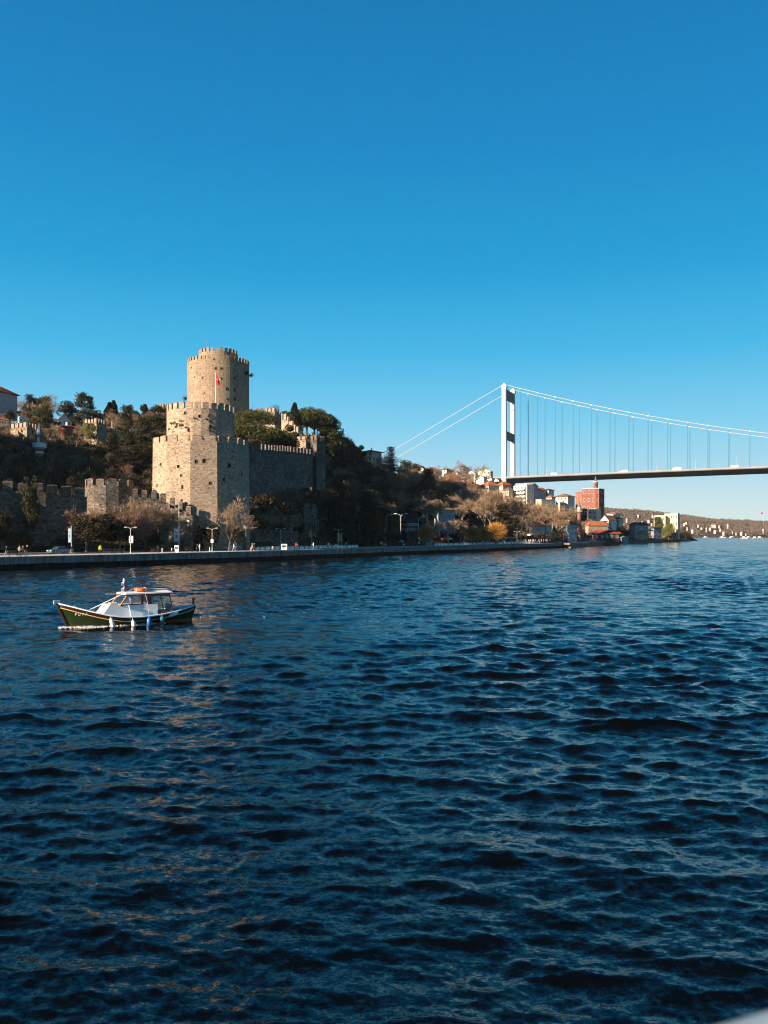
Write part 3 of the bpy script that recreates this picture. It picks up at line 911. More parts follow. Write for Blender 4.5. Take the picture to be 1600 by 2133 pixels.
# ---------------------------------------------------------------- small wooden boat
M_green = mat('green_boat_paint', (0.017, 0.034, 0.008), .38, vary=.25, scale=2, spec=.4)
M_anti = mat('red_brown_bottom_paint', (0.30, 0.085, 0.035), .6, vary=.25, scale=3)
M_brownp = mat('dark_brown_boat_paint', (0.045, 0.018, 0.010), .4, vary=.2)
M_ochre = mat('ochre_rub_rail', (0.62, 0.40, 0.14), .5, vary=.12)
M_bwhite = mat('white_boat_paint', (0.72, 0.74, 0.76), .35, vary=.05, spec=.4)
M_varn = mat('varnished_wood', (0.60, 0.24, 0.06), .35, vary=.2, scale=5, spec=.5)
M_mahog = mat('red_brown_wood', (0.19, 0.028, 0.018), .35, vary=.25, scale=4, spec=.5)
M_deckb = mat('pale_blue_deck', (0.33, 0.50, 0.62), .6, vary=.1)
M_glass = None
def glass_mat(name, tint=(0.75, 0.85, 0.88), trans=.55):
    m = bpy.data.materials.new(name); m.use_nodes = True
    nt = m.node_tree; nt.nodes.clear()
    out = nd(nt, 'ShaderNodeOutputMaterial'); g = nd(nt, 'ShaderNodeBsdfGlossy'); t = nd(nt, 'ShaderNodeBsdfTransparent'); mx = nd(nt, 'ShaderNodeMixShader')
    g.inputs['Roughness'].default_value = .03
    t.inputs['Color'].default_value = tint + (1,)
    mx.inputs[0].default_value = 1 - trans
    fr = nd(nt, 'ShaderNodeFresnel'); fr.inputs[0].default_value = 1.5
    mr = nd(nt, 'ShaderNodeMath', operation='MULTIPLY_ADD'); mr.inputs[1].default_value = 1 - (1 - trans) * .3; mr.inputs[2].default_value = (1 - trans) * .3
    nt.links.new(fr.outputs[0], mr.inputs[0]); nt.links.new(mr.outputs[0], mx.inputs[0])
    nt.links.new(t.outputs[0], mx.inputs[1]); nt.links.new(g.outputs[0], mx.inputs[2]); nt.links.new(mx.outputs[0], out.inputs[0])
    return m
M_glass = glass_mat('clear_glass')
M_rope = mat('pale_rope', (.55, .52, .45), .9)

def text_mesh(txt, size, name, m, parent, depth=.006, loc=(0, 0, 0), rot=(0, 0, 0)):
    cu = bpy.data.curves.new('t', 'FONT'); cu.body = txt; cu.size = size; cu.extrude = depth; cu.align_x = 'CENTER'
    cu.resolution_u = 3
    o = bpy.data.objects.new('t', cu); COL.objects.link(o)
    me = bpy.data.meshes.new_from_object(o.evaluated_get(bpy.context.evaluated_depsgraph_get()))
    bpy.data.objects.remove(o); bpy.data.curves.remove(cu)
    r = link_mesh(name, me, None, parent)
    me.materials.clear(); me.materials.append(m)
    r.location = loc; r.rotation_euler = rot
    return r

BS = .865
def make_boat():
    t = empty('wooden_boat', (BOAT.x, BOAT.y, 0.02), BOAT_RZ, 'small green and white wooden cabin boat motoring on the open water', 'boat')
    t.scale = (BS, 1, 1)
    L2 = 5.15
    def beam(u): return 1.42 * max(0.0, 1 - abs(u) ** 2.4) ** .85 * (1 - .06 * u)
    def sheer(u): return .56 + (1.00 * max(0, u) ** 2.0 if u > 0 else .46 * abs(u) ** 2.0)
    def keel(u): return -.5 + (.12 * abs(u) ** 4)
    n = 40
    lev = ['k', 'b', .15, .155, 's2', 's1', 's']
    def section(u, side):
        b = beam(u); s = sheer(u)
        pts = []
        zs = [keel(u), -.22, .13, .15, .15 + (s - .15) * .5, s - .24, s - .19, s - .03]
        for z in zs:
            h = (z - keel(u)) / (s - keel(u))
            y = b * min(1, h) ** .48 if h > 0 else 0
            y = b * (h ** .55) * (0.93 + .10 * h)
            rk = .78 * ((z / (sheer(1))) if u > 0 else z * .5) * abs(u) ** 3 * (1 if u > 0 else -1)      # raked stem
            pts.append((u * (L2 - .75 if u > 0 else L2 - .35) + rk, side * y, z))
        return pts
    us = [-1 + 2 * i / n for i in range(n + 1)]
    vs = []; rows = 8
    for side in (1, -1):
        for u in us: vs += section(u, side)
    def part(name, a, b, m):
        mb = MB(); fs = []
        for sd in (0, 1):
            o = sd * (n + 1) * rows
            for i in range(n):
                for j in range(a, b):
                    q = (o + i * rows + j, o + (i + 1) * rows + j, o + (i + 1) * rows + j + 1, o + i * rows + j + 1)
                    fs.append(q if sd == 1 else q[::-1])
        used = sorted({k for f in fs for k in f}); mp = {k: i for i, k in enumerate(used)}
        mb.add([vs[k] for k in used], [tuple(mp[k] for k in f) for f in fs])
        return mb.build(name, m, t, smooth=True)
    part('hull', 3, 7, M_green)
    part('bottom', 0, 3, M_anti)
    # sheer strake, rub rail, cap rail
    def rail(name, dz, r, m, off=.02):
        for side in (1, -1):
            pts = []
            for u in us:
                s = section(u, side)[7]; b = section(u, side)[5]
                p = Vector(s); p.z = sheer(u) + dz
                f = (sheer(u) + dz - b[2]) / (s[2] - b[2] + 1e-6)
                p.x = b[0] + (s[0] - b[0]) * f; p.y = (b[1] + (s[1] - b[1]) * f) + side * off
                pts.append(p)
            MB().tube(pts, r, 5).build(name, m, t)
    rail('rub_rail', -.27, .035, M_ochre)
    rail('cap_rail', .0, .05, M_bwhite, 0)
    # dark strake between the rails
    mb = MB(); fs = []; v2 = []
    for side in (1, -1):
        o = len(v2)
        for u in us:
            s = section(u, side); a = Vector(s[5]); b = Vector(s[7])
            v2 += [(a.x, a.y + side * .012, a.z + .02), (b.x, b.y + side * .012, b.z)]
        for i in range(n):
            q = (o + 2 * i, o + 2 * i + 2, o + 2 * i + 3, o + 2 * i + 1); fs.append(q[::-1] if side == 1 else q)
    mb.add(v2, fs).build('strake', M_brownp, t)
    # stem and stern posts
    s0 = section(1, 1); MB().tube([(p[0] + .04, 0, p[2]) for p in (s0[0], s0[2], s0[5], s0[7])] + [(s0[7][0] + .10, 0, s0[7][2] + .03)], .07, 6).build('stem', M_brownp, t)
    MB().box((s0[7][0] + .06, 0, s0[7][2] + .10), (.42, .10, .22)).build('stem_head', M_bwhite, t)
    s1 = section(-1, 1); MB().tube([(p[0] - .04, 0, p[2]) for p in (s1[0], s1[2], s1[5], s1[7])], .07, 6).build('sternpost', M_brownp, t)
    MB().box((s1[7][0] + .12, 0, s1[7][2] + .26), (.16, .07, .42)).box((s1[7][0] + .10, 0, s1[7][2] + .45), (.26, .10, .08)).build('rudder_head', M_mahog, t)
    # deck: foredeck, side decks, aft cockpit sole and blue inner bulwark
    mb = MB(); v3 = []; fs = []
    for u in us:
        s = section(u, 1)[7]; y = max(0.0, s[1] - .03); z = s[2] - .09 - (.0 if u > -.2 else .07)
        v3 += [(s[0], y, z), (s[0], 0, z + .05), (s[0], -y, z)]
    for i in range(n): fs += [(3 * i, 3 * i + 1, 3 * i + 4, 3 * i + 3), (3 * i + 1, 3 * i + 2, 3 * i + 5, 3 * i + 4)]
    mb.add(v3, fs).build('deck', M_deckb, t)
    # inner face of the far bulwark aft, pale blue
    mb = MB(); v3 = []; fs = []; k = 0
    for u in us:
        if u < -.15:
            s = section(u, -1)[7]; v3 += [(s[0], s[1] + .05, s[2] - .2), (s[0], s[1] + .05, s[2] + .035)]; k += 1
    for i in range(k - 1): fs.append((2 * i, 2 * i + 1, 2 * i + 3, 2 * i + 2))
    mb.add(v3, fs).build('bulwark', M_deckb, t)
    # low cabin trunk with a sloped front
    z0 = .45; w = .98
    def trunk(x0, x1, wt, zt, zt2): pass
    xf, xft, xb = 2.55, 1.72, -1.75
    cab = MB()
    A = [(xb, -w), (xf, -w * .72), (xf, w * .72), (xb, w)]
    T = [(xb, -w * .93), (xft, -w * .70), (xft, w * .70), (xb, w * .93)]
    cab.add([(x, y, z0) for x, y in A] + [(T[0][0], T[0][1], 1.27), (T[1][0], T[1][1], 1.36), (T[2][0], T[2][1], 1.36), (T[3][0], T[3][1], 1.27)],
            [(3, 2, 1, 0), (4, 5, 6, 7), (0, 1, 5, 4), (1, 2, 6, 5), (2, 3, 7, 6), (3, 0, 4, 7)])
    c = cab.build('cabin', M_bwhite, t, fix=True)
    MB().tube([(.25, w * .955, .5), (.42, w * .90, 1.31)], .028, 6).build('trim_strip', M_ochre if False else M_bwhite, c)
    MB().box((xft - .35, .25, 1.42), (.5, .5, .08)).build('hatch', M_offwhite, c)
    # wheelhouse: raked windscreen in varnished frame, side windows, open canopy aft
    wy = .82; zr = 1.95; zb = 1.30
    xa, xat = 1.05, .48       # windscreen foot and head
    fr = MB()
    for y in (-wy, 0, wy): fr.tube([(xa, y * (1 if y else 1), zb), (xat, y * .94, zr)], .04 if y else .03, 4)
    fr.tube([(xa, -wy, zb + .02), (xa, wy, zb + .02)], .05, 4); fr.tube([(xat, -wy * .94, zr - .03), (xat, wy * .94, zr - .03)], .045, 4)
    fr.build('windscreen_frame', M_varn, t)
    MB().add([(xa - .02, -wy, zb), (xa - .02, wy, zb), (xat - .02, wy * .94, zr), (xat - .02, -wy * .94, zr)], [(0, 1, 2, 3)]).build('windscreen', M_glass, t)
    for s in (1, -1):
        sf = MB(); y = s * wy
        sf.tube([(xa - .06, y, zb), (xat - .06, y * .95, zr)], .035, 4)
        sf.box((-.62, y * .985, (zb + zr) / 2), (.16, .05, zr - zb)); sf.box((-1.15, y * .985, (zb + zr) / 2 - .35), (.26, .055, zr - zb + .7))
        sf.box((.1, y * .99, zb + .02), (1.9, .05, .07)); sf.box((-.15, y * .955, zr - .04), (1.6, .05, .08))
        sf.build('side_frame', M_mahog, t)
        MB().add([(xa - .12, y * .98, zb + .04), (-.62, y * .98, zb + .04), (-.62, y * .955, zr - .05), (xat - .1, y * .955, zr - .05)], [(0, 1, 2, 3)]).build('side_window', M_glass, t)
        # canopy over the cockpit: posts, sill, and a clear panel
        cf = MB()
        cf.tube([(-1.36, y * .98, .55), (-1.28, y * .95, zr)], .05, 4); cf.tube([(-3.05, y * 1.0, .58), (-2.72, y * .95, zr - .03)], .05, 4)
        cf.box((-2.2, y, .66), (1.7, .05, .24)); cf.box((-2.0, y * .95, zr - .09), (1.5, .05, .18))
        cf.build('canopy_frame', M_mahog, t)
        MB().add([(-1.42, y * .97, .78), (-2.92, y * .98, .78), (-2.75, y * .95, zr - .16), (-1.36, y * .95, zr - .16)], [(0, 1, 2, 3)]).build('canopy_window', M_glass, t)
    rf = MB()
    rf.add([(.66, -.86, zr), (.66, .86, zr), (-2.92, .90, zr + .03), (-2.92, -.90, zr + .03),
            (.60, -.84, zr + .09), (.60, .84, zr + .09), (-2.92, .88, zr + .08), (-2.92, -.88, zr + .08),
            (.45, 0, zr + .16), (-2.92, 0, zr + .14)],
           [(0, 3, 2, 1), (0, 1, 5, 8, 4), (1, 2, 6, 5), (3, 0, 4, 7), (2, 3, 7, 9, 6), (4, 8, 9, 7), (8, 5, 6, 9)])
    rf.build('roof', M_bwhite, t)
    # bulkheads and bench inside so the cockpit is not empty
    MB().box((-1.2, .45, 1.05), (.06, .7, 1.2)).build('bulkhead', M_mahog, t)
    MB().box((-2.75, .2, .78), (.5, .9, .08)).box((-2.95, .2, 1.0), (.1, .9, .45)).build('bench', mat('beige_cushion', (.45, .33, .25), .9), t)
    # lifebuoy lying on the roof
    lb = MB(); vs4 = []; fs4 = []
    for i in range(20):
        for j in range(8):
            a = 2 * math.pi * i / 20; b = 2 * math.pi * j / 8
            vs4.append(((.30 + .11 * math.cos(b)) * math.cos(a), (.30 + .11 * math.cos(b)) * math.sin(a), .12 * math.sin(b)))
    for i in range(20):
        for j in range(8): fs4.append((i * 8 + j, ((i + 1) % 20) * 8 + j, ((i + 1) % 20) * 8 + (j + 1) % 8, i * 8 + (j + 1) % 8))
    M_or = mat('orange_lifebuoy', (.78, .13, .03), .55, vary=.06)
    b = empty('lifebuoy', BOAT, BOAT_RZ, 'orange lifebuoy lying on the wheelhouse roof of the green boat', 'lifebuoy')
    off = Matrix.Rotation(BOAT_RZ, 4, 'Z') @ Vector((-.75 * BS, .2, 0)); b.location = (BOAT.x + off.x, BOAT.y + off.y, .02 + zr + .26)
    lb.add(vs4, fs4).build('ring', M_or, b, smooth=True)
    for a in (0.6, 2.2, 3.8, 5.4):
        q = MB(); st = [];
        for j in range(9):
            bb = 2 * math.pi * j / 8; st.append(((.30 + .125 * math.cos(bb)) * math.cos(a), (.30 + .125 * math.cos(bb)) * math.sin(a), .135 * math.sin(bb)))
        q.tube(st, .022, 4).build('strap', M_bwhite, b)
    # boom from foredeck over the roof, and the mast with its pennants
    MB().tube([(3.25, 0, .95), (.6, 0, 1.92), (-.4, 0, 2.33), (-2.95, 0, 2.16)], [.03, .035, .035, .03], 6).build('boom', M_bwhite, t)
    MB().tube([(2.9, 0, .70), (2.55, 0, 1.2)], .02, 5).tube([(2.95, -.15, .70), (2.95, .15, .70)], .07, 6).build('crutch', M_offwhite, t)
    MB().tube([(.42, 0, 2.0), (.42, 0, 2.95)], [.025, .018], 6).build('mast', M_bwhite, t)
    MB().lathe([(.02, 2.70), (.075, 2.76), (.085, 2.84), (.06, 2.92), (.01, 2.96)], 10, (.42, 0)).build('masthead_light', M_bwhite, t, smooth=True)
    for z, m, nm, sx in ((2.42, M_red, 'red_pennant', 1), (2.60, M_bwhite, 'white_pennant', -1), (2.24, M_bwhite, 'white_pennant', -1)):
        v = []; f = []
        for i in range(6):
            x = .42 - sx * .045 * i; yy = .05 * math.sin(i * 1.5); hh = .13 - .008 * i
            v += [(x, yy, z - hh), (x, yy, z + hh), (x, yy + .012, z + hh), (x, yy + .012, z - hh)]
        for i in range(5):
            for k in range(4): f.append((4 * i + k, 4 * i + (k + 1) % 4, 4 * i + 4 + (k + 1) % 4, 4 * i + 4 + k))
        f += [(0, 1, 2, 3), (20, 23, 22, 21)]
        MB().add(v, f).build('pennant', m, t)
    MB().tube([(.55, .7, 2.0), (1.9, .25, 2.02)], .012, 4).build('aerial', M_bwhite, t)
    MB().box((4.05, 0, 1.20), (.32, .3, .08)).tube([(3.98, 0, 1.15), (3.98, 0, 1.34)], .04, 6).tube([(3.98, -.12, 1.32), (3.98, .12, 1.32)], .03, 6).build('windlass', M_bwhite, t)
    # lettering on the bow and the cabin side
    def hull_pt(x, z, side=1):
        best = None
        for i in range(401):
            u = -1 + 2 * i / 400; s = section(u, side)
            for j in range(3, 7):
                a, c2 = Vector(s[j]), Vector(s[j + 1])
                if a.z <= z <= c2.z:
                    f = (z - a.z) / max(1e-6, c2.z - a.z); p = a + (c2 - a) * f
                    if best is None or abs(p.x - x) < abs(best.x - x): best = p
        return best
    cx = 4.05
    for sd in (1, -1):
        word = 'PUPA' if sd == 1 else 'APUP'
        for i, chh in enumerate(word):
            x = cx - .215 * i
            p = hull_pt(x, .86, sd); q = hull_pt(x - .1, .86, sd); r = hull_pt(x, .95, sd)
            if not (p and q and r): continue
            d = (q - p).normalized() if sd == 1 else (p - q).normalized()
            up = (r - p).normalized()
            nn = d.cross(up).normalized(); up = nn.cross(d)
            o = text_mesh(chh, .26, 'name_letter', M_bwhite, t)
            M_ = Matrix((d, up, nn)).transposed().to_4x4()
            o.matrix_local = Matrix.Translation(p + nn * .015 - up * .08) @ M_
    text_mesh('PUPA', .15, 'cabin_lettering', mat('faded_red_lettering', (.45, .16, .2), .6), t, .004, (-.62, w * .955, 1.08), (math.radians(90 + 4), 0, math.pi))
    text_mesh('N 2 869', .13, 'cabin_lettering', mat('faded_grey_lettering', (.25, .27, .3), .6), t, .004, (-.62, w * .975, .88), (math.radians(90 + 4), 0, math.pi))
    return t, hull_pt, sheer, section
M_red = mat('red_cloth', (.62, .03, .04), .8)
BOAT_T, HULLPT, SHEER, SECT = make_boat()

def fenders():
    """hang over the side from the rail: each is a thing of its own"""
    M_blue = mat('blue_fender', (.02, .14, .42), .35, vary=.05, spec=.5); M_teal = mat('teal_fender', (.03, .16, .19), .4, vary=.05, spec=.5)
    R = Matrix.Rotation(BOAT_RZ, 4, 'Z')
    for x, m, tilt, L_, drop, label in [(1.95, M_bwhite, -16, .86, .0, 'white fender hanging nearest the bow of the green boat'),
                                  (.42, M_bwhite, -12, .76, .0, 'white fender hanging amidships, under the cabin side of the green boat'),
                                  (-.82, M_blue, 3, .72, -.10, 'bright blue fender hanging from a long rope by the open cockpit'),
                                  (-1.85, M_teal, 2, .66, -.10, 'dark teal fender hanging below the cockpit window'),
                                  (-3.3, M_bwhite, 72, .72, -.02, 'white fender lying tilted near the stern of the green boat')]:
        u = x / (4.4 if x > 0 else 4.8)
        s = Vector(SECT(u, 1)[7])
        top = Vector((x, s.y + .12, s.z - .06 - drop))
        w = R @ Vector((top.x * BS, top.y, 0))
        t = empty('fender', (BOAT.x + w.x, BOAT.y + w.y, top.z), BOAT_RZ, label, 'fender', 'fenders along the boat side')
        th = math.radians(tilt)
        d = Vector((math.sin(th), 0, -math.cos(th)))
        r0 = .135
        pr = [(.0, .02), (.04, .045), (.10, .09), (.18, r0), (L_ * .5, r0 * 1.04), (L_ - .14, r0), (L_ - .05, .075), (L_, .02)]
        MB().tube([d * a for a, _ in pr], [b for _, b in pr], 12).build('buoy_body', m, t, smooth=True)
        rp = [(0, 0, 0), (0, -.06, .10)] if x not in (-.82,) else [(0, 0, 0), (.05, -.18, .9), (.15, -.28, 1.45)]
        MB().tube(rp, .012, 5).build('rope', M_rope, t)
fenders()

def foam():
    """broken white water along the hull: many small lumps of froth"""
    rnd = random.Random(5); mb = MB(); R = Matrix.Rotation(BOAT_RZ, 4, 'Z')
    def blob(p, r, h):
        n = 6; vs = []
        for k in range(n):
            a = 2 * math.pi * k / n; q = r * rnd.uniform(.6, 1.3)
            vs.append((p[0] + q * math.cos(a), p[1] + q * math.sin(a), p[2] - .01))
        vs.append((p[0], p[1], p[2] + h))
        mb.add(vs, [(k, (k + 1) % n, n) for k in range(n)])
    for i in range(2600):
        x = rnd.uniform(-3.2, 4.6)
        dens = max(0, 1.0 - abs(x - 3.2) / 2.6) ** .6 + .75 * max(0, 1 - abs(x + .6) / 1.7) ** .5
        if rnd.random() > dens * (.35 + .65 * math.sin(x * 4.3 + 1) ** 2): continue
        u = x / (4.4 if x > 0 else 4.8)
        if abs(u) > 1.02: continue
        for side in ((1,) if rnd.random() < .75 else (-1,)):
            s = Vector(SECT(max(-1, min(1, u)), side)[3])
            o = abs(rnd.gauss(0, .17 + .14 * math.sin(x * 3.1) ** 2)) + .02
            w = R @ Vector((x * BS, s.y + side * o, 0))
            blob((BOAT.x + w.x, BOAT.y + w.y, .035 + .10 * math.exp(-o * 4) * rnd.random()), rnd.uniform(.012, .05), rnd.uniform(.01, .06))
    # a few flecks at the stem and in the wake, and drifting out on the water
    for i in range(160):
        x = 4.75 + rnd.uniform(-.5, .35); w = R @ Vector((x * BS, rnd.gauss(.05, .16), 0)); blob((BOAT.x + w.x, BOAT.y + w.y, .05 + .07 * rnd.random()), rnd.uniform(.02, .05), .04)
    for i in range(60):
        x = -5.2 - rnd.expovariate(1 / 4.0); w = R @ Vector((x * BS, rnd.gauss(0, .5 + .06 * abs(x)), 0)); blob((BOAT.x + w.x, BOAT.y + w.y, .05), rnd.uniform(.015, .05), .02)
    m = mat('foam', (.55, .58, .60), .7, vary=.05)
    tag(mb.build('foam', m), 'thin white foam churned up along the green boat hull', 'foam', kind='stuff')
foam()

def ferry_rail():
    """the pale painted rail of the ship the picture is taken from, close by at lower right"""
    t = empty('ship_rail', (.3, .55, 4.9), 0, 'pale painted ship rail edge just inside the lower right corner', 'railing')
    a = P(1480, .62, 2160) - Vector((.3, .55, 4.9)); b = P(1720, .66, 2090) - Vector((.3, .55, 4.9)); 
    d = (b - a).normalized(); a = a - d * .9 ; b = b + d * .8
    dn = Vector((0, 0, -.02))
    MB().tube([a + dn, b + dn], .022, 16).build('top_rail', mat('pale_blue_ship_paint', (.20, .27, .33), .4, vary=.05, spec=.5), t, smooth=True)
    for k in (.8, 1.5): 
        p = a + d * k + dn
        MB().tube([p, p + Vector((0, 0, -.9))], .016, 10).build('stanchion', bpy.data.materials['pale_blue_ship_paint'], t, smooth=True)
ferry_rail()
# ---------------------------------------------------------------- buildings
def wallmat(name, c, rough=.9): return mat(name, c, rough, vary=.10, scale=.6, spec=.1)
W_CREAM = wallmat('cream_wall', (.62, .53, .38)); W_WHITE = wallmat('white_wall', (.66, .62, .54)); W_YEL = wallmat('yellow_wall', (.50, .43, .31))
W_RED = wallmat('red_wall', (.36, .055, .045)); W_BRICK = wallmat('salmon_brick_wall', (.235, .098, .070)); W_LILAC = wallmat('grey_lilac_wall', (.36, .32, .34))
W_BLUE = wallmat('pale_blue_timber', (.30, .42, .50)); W_STONE = wallmat('ochre_stone_wall', (.42, .33, .22)); W_GREY = wallmat('grey_timber', (.22, .24, .27))
W_PINK = wallmat('pale_pink_wall', (.50, .36, .30)); W_DARK = wallmat('dark_timber', (.06, .045, .04))
def roofmat(name, c):
    m = mat(name, c, .9, vary=.25, scale=1.2, spec=.1)
    nt = m.node_tree; b = nt.nodes['Principled BSDF']
    w = nd(nt, 'ShaderNodeTexWave', bands_direction='X'); w.inputs['Scale'].default_value = 1.6; w.inputs['Distortion'].default_value = .6
    tc = nd(nt, 'ShaderNodeTexCoord'); nt.links.new(tc.outputs['Object'], w.inputs['Vector'])
    bp = nd(nt, 'ShaderNodeBump'); bp.inputs['Distance'].default_value = .12; bp.inputs['Strength'].default_value = .7
    nt.links.new(w.outputs['Fac'], bp.inputs['Height']); nt.links.new(bp.outputs[0], b.inputs['Normal'])
    return m
R_TERRA = roofmat('terracotta_tiles', (.38, .13, .06)); R_ORANGE = roofmat('orange_tiles', (.40, .13, .055)); R_BROWN = roofmat('weathered_brown_tiles', (.24, .12, .07))
R_DARK = roofmat('dark_roof', (.045, .035, .035)); R_RED = roofmat('red_roof', (.34, .06, .04))
M_pane = mat('window_glass', (.035, .045, .055), .12, vary=.2, spec=.6)
M_frame = mat('window_frame_paint', (.55, .52, .48), .6)

_win = {}
def window_mesh(dark=False):
    if dark not in _win:
        mb = MB(); mb.mi = 0; mb.box((0, 0, 0), (.86, .02, .92)); mb.mi = 1
        for x in (-.46, .46): mb.box((x, -.03, 0), (.08, .08, 1.08))
        for z in (-.5, .5): mb.box((0, -.035, z), (1.0, .09, .08))
        mb.box((0, -.02, 0), (.05, .05, .92))
        me = mb.mesh('window')
        me.materials.append(M_pane); me.materials.append(M_frame if not dark else W_DARK)
        _win[dark] = me
    return _win[dark]

def building(name, l, c, r, D, dl, dr, y_eave, y_base, label, cat='house', group=None, walls=W_CREAM, roof='hip', rmat=R_TERRA, rise=1.6, over=.45,
             floors=2, bays=(3, 2), win=(.9, 1.3), chim=0, wside=None, balc=0, door=True, dark=False, faces=(0, 1)):
    """corner c faces the camera at distance D; the left wall runs from column l to c, the right one from c to r"""
    C = P(c, D, z=0); A = P(l, D + dl, z=0); B = P(r, D + dr, z=0); E_ = A + B - C
    ze = H(y_eave, D); zb = H(y_base, D)
    t = empty(name, (C.x, C.y, zb), 0, label, cat, group)
    pts = [(p.x - C.x, p.y - C.y) for p in (A, C, B, E_)]
    h = ze - zb
    mb = MB(); mb.prism(pts, -4, h)
    gdef = mb
    cen = Vector((sum(p[0] for p in pts) / 4, sum(p[1] for p in pts) / 4))
    op = []
    for p in pts:
        q = Vector(p) - cen; op.append(cen + q * (1 + over / max(q.length, .1) * 1.3))
    rb = MB()
    la = (Vector(pts[1]) - Vector(pts[0])).length; lb = (Vector(pts[2]) - Vector(pts[1])).length
    if roof == 'hip':
        if la >= lb:
            m1 = (op[1] + op[2]) / 2; m2 = (op[0] + op[3]) / 2
        else:
            m1 = (op[0] + op[1]) / 2; m2 = (op[2] + op[3]) / 2
        s = min(.5, min(la, lb) / max(la, lb) * .5)
        r1 = m1 + (m2 - m1) * s; r2 = m2 + (m1 - m2) * s
        if (r1 - r2).length < .3: r2 = r1 + (m2 - m1).normalized() * .3
        v = [(q.x, q.y, h + .003) for q in op] + [(q.x, q.y, h + .18) for q in op] + [(r1.x, r1.y, h + rise), (r2.x, r2.y, h + rise)]
        if la >= lb: f = [(5, 6, 8), (7, 4, 9), (4, 5, 8, 9), (6, 7, 9, 8)]
        else: f = [(4, 5, 8), (6, 7, 9), (5, 6, 9, 8), (7, 4, 8, 9)]
        f += [(0, 1, 5, 4), (1, 2, 6, 5), (2, 3, 7, 6), (3, 0, 4, 7), (3, 2, 1, 0)]
        rb.add(v, f)
    elif roof in ('gable_l', 'gable_r'):   # gable end on the left or right visible wall
        if roof == 'gable_l': g1 = (Vector(pts[0]) + Vector(pts[1])) / 2; g2 = (Vector(pts[3]) + Vector(pts[2])) / 2; o1 = (op[0] + op[1]) / 2; o2 = (op[2] + op[3]) / 2
        else: g1 = (Vector(pts[1]) + Vector(pts[2])) / 2; g2 = (Vector(pts[0]) + Vector(pts[3])) / 2; o1 = (op[1] + op[2]) / 2; o2 = (op[0] + op[3]) / 2
        gm = gdef
        if roof == 'gable_l':
            gm.add([(*pts[0], h), (*pts[1], h), (g1.x, g1.y, h + rise)], [(0, 1, 2)]); gm.add([(*pts[2], h), (*pts[3], h), (g2.x, g2.y, h + rise)], [(0, 1, 2)])
            q = [op[0], o1, o2, op[3], op[1], op[2]]
        else:
            gm.add([(*pts[1], h), (*pts[2], h), (g1.x, g1.y, h + rise)], [(0, 1, 2)]); gm.add([(*pts[3], h), (*pts[0], h), (g2.x, g2.y, h + rise)], [(0, 1, 2)])
            q = [op[1], o1, o2, op[0], op[2], op[3]]
        zz = [h - .12, h + rise + .05, h + rise + .05, h - .12, h - .12, h - .12]
        for dz in (0, .16):
            rb.add([(p.x, p.y, z + dz) for p, z in zip(q, zz)], [(0, 1, 2, 3), (4, 5, 2, 1)])
        n0 = 0
        rb.add([(p.x, p.y, z + dz) for dz in (0, .16) for p, z in zip(q, zz)], [(0, 1, 7, 6), (1, 4, 10, 7), (3, 0, 6, 9), (4, 5, 11, 10), (5, 2, 8, 11), (2, 3, 9, 8)])
    else:
        f2 = [cen + (Vector(p) - cen) * 1.03 for p in pts]
        rb.prism([(q.x, q.y) for q in f2], h + .003, h + .35)
        inn = [cen + (Vector(p) - cen) * .9 for p in pts]
        rb.prism([(q.x, q.y) for q in inn], h + .36, h + .36 + max(.05, rise * .5))
    wall = gdef.build('wall', walls, t)
    rf = rb.build('roof', rmat, t)
    for i in range(chim):
        q = cen + (Vector(pts[(i * 2 + 1) % 4]) - cen) * .35
        MB().box((q.x, q.y, h + rise * .7 + .3), (.55, .55, 1.3)).box((q.x, q.y, h + rise * .7 + 1.0), (.7, .7, .12)).build('chimney', W_WHITE, rf)
    for fi in faces:
        a, b = (Vector(pts[0]), Vector(pts[1])) if fi == 0 else (Vector(pts[1]), Vector(pts[2]))
        L_ = (b - a).length; d = (b - a) / L_; ang = math.atan2(d.y, d.x); nn = Vector((d.y, -d.x))
        nb = bays[fi]
        for fl in range(floors):
            for k in range(nb):
                p = a + d * L_ * (k + .5 + (.07 if (k + fl) % 3 == 1 else 0)) / nb + nn * .012
                z = h * (fl + .55) / floors
                ww = min(win[0], L_ / nb * .62); hh = min(win[1], h / floors * .6)
                isdoor = door and fl == 0 and k == nb // 2 and fi == 0
                o = bpy.data.objects.new('door' if isdoor else 'window', window_mesh(dark)); COL.objects.link(o); o.parent = t
                o.location = (p.x, p.y, z - (hh * .2 if isdoor else 0)); o.rotation_euler = (0, 0, ang); o.scale = (ww, 1, hh * (1.35 if isdoor else 1))
        if balc and fi == 0:
            for fl in range(1, floors):
                z = h * fl / floors
                q = a + d * L_ * .5 + nn * .75
                bm_ = MB(); bm_.box((q.x, q.y, z), (L_ * balc, 1.5, .2), ang)
                bm_.box((q.x + nn.x * .72, q.y + nn.y * .72, z + .6), (L_ * balc, .08, .9), ang)
                bm_.build('balcony', W_WHITE, t)
    return t, wall, rf
G_L = 'houses on the wooded hill at upper left'; G_R = 'houses climbing the hill below the bridge'; G_W = 'waterfront buildings'; G_M = 'houses on the middle ridge'
B = building
B('white_building', -60, -2, 36, 345, 8, 10, 816, 850, 'large white walled building with long red roof at upper left edge', 'building', G_L, W_LILAC, 'hip', R_RED, 3.5, 1.0, 1, (2, 2), (1.2, 1.5), door=False)
B('villa', -25, -2, 19, 290, 6, 3, 874, 896, 'cream villa with small windows and red tiled roof at the left edge', 'house', G_L, W_CREAM, 'hip', R_TERRA, 1.0, .5, 2, (2, 4), (.7, 1.0), chim=1)
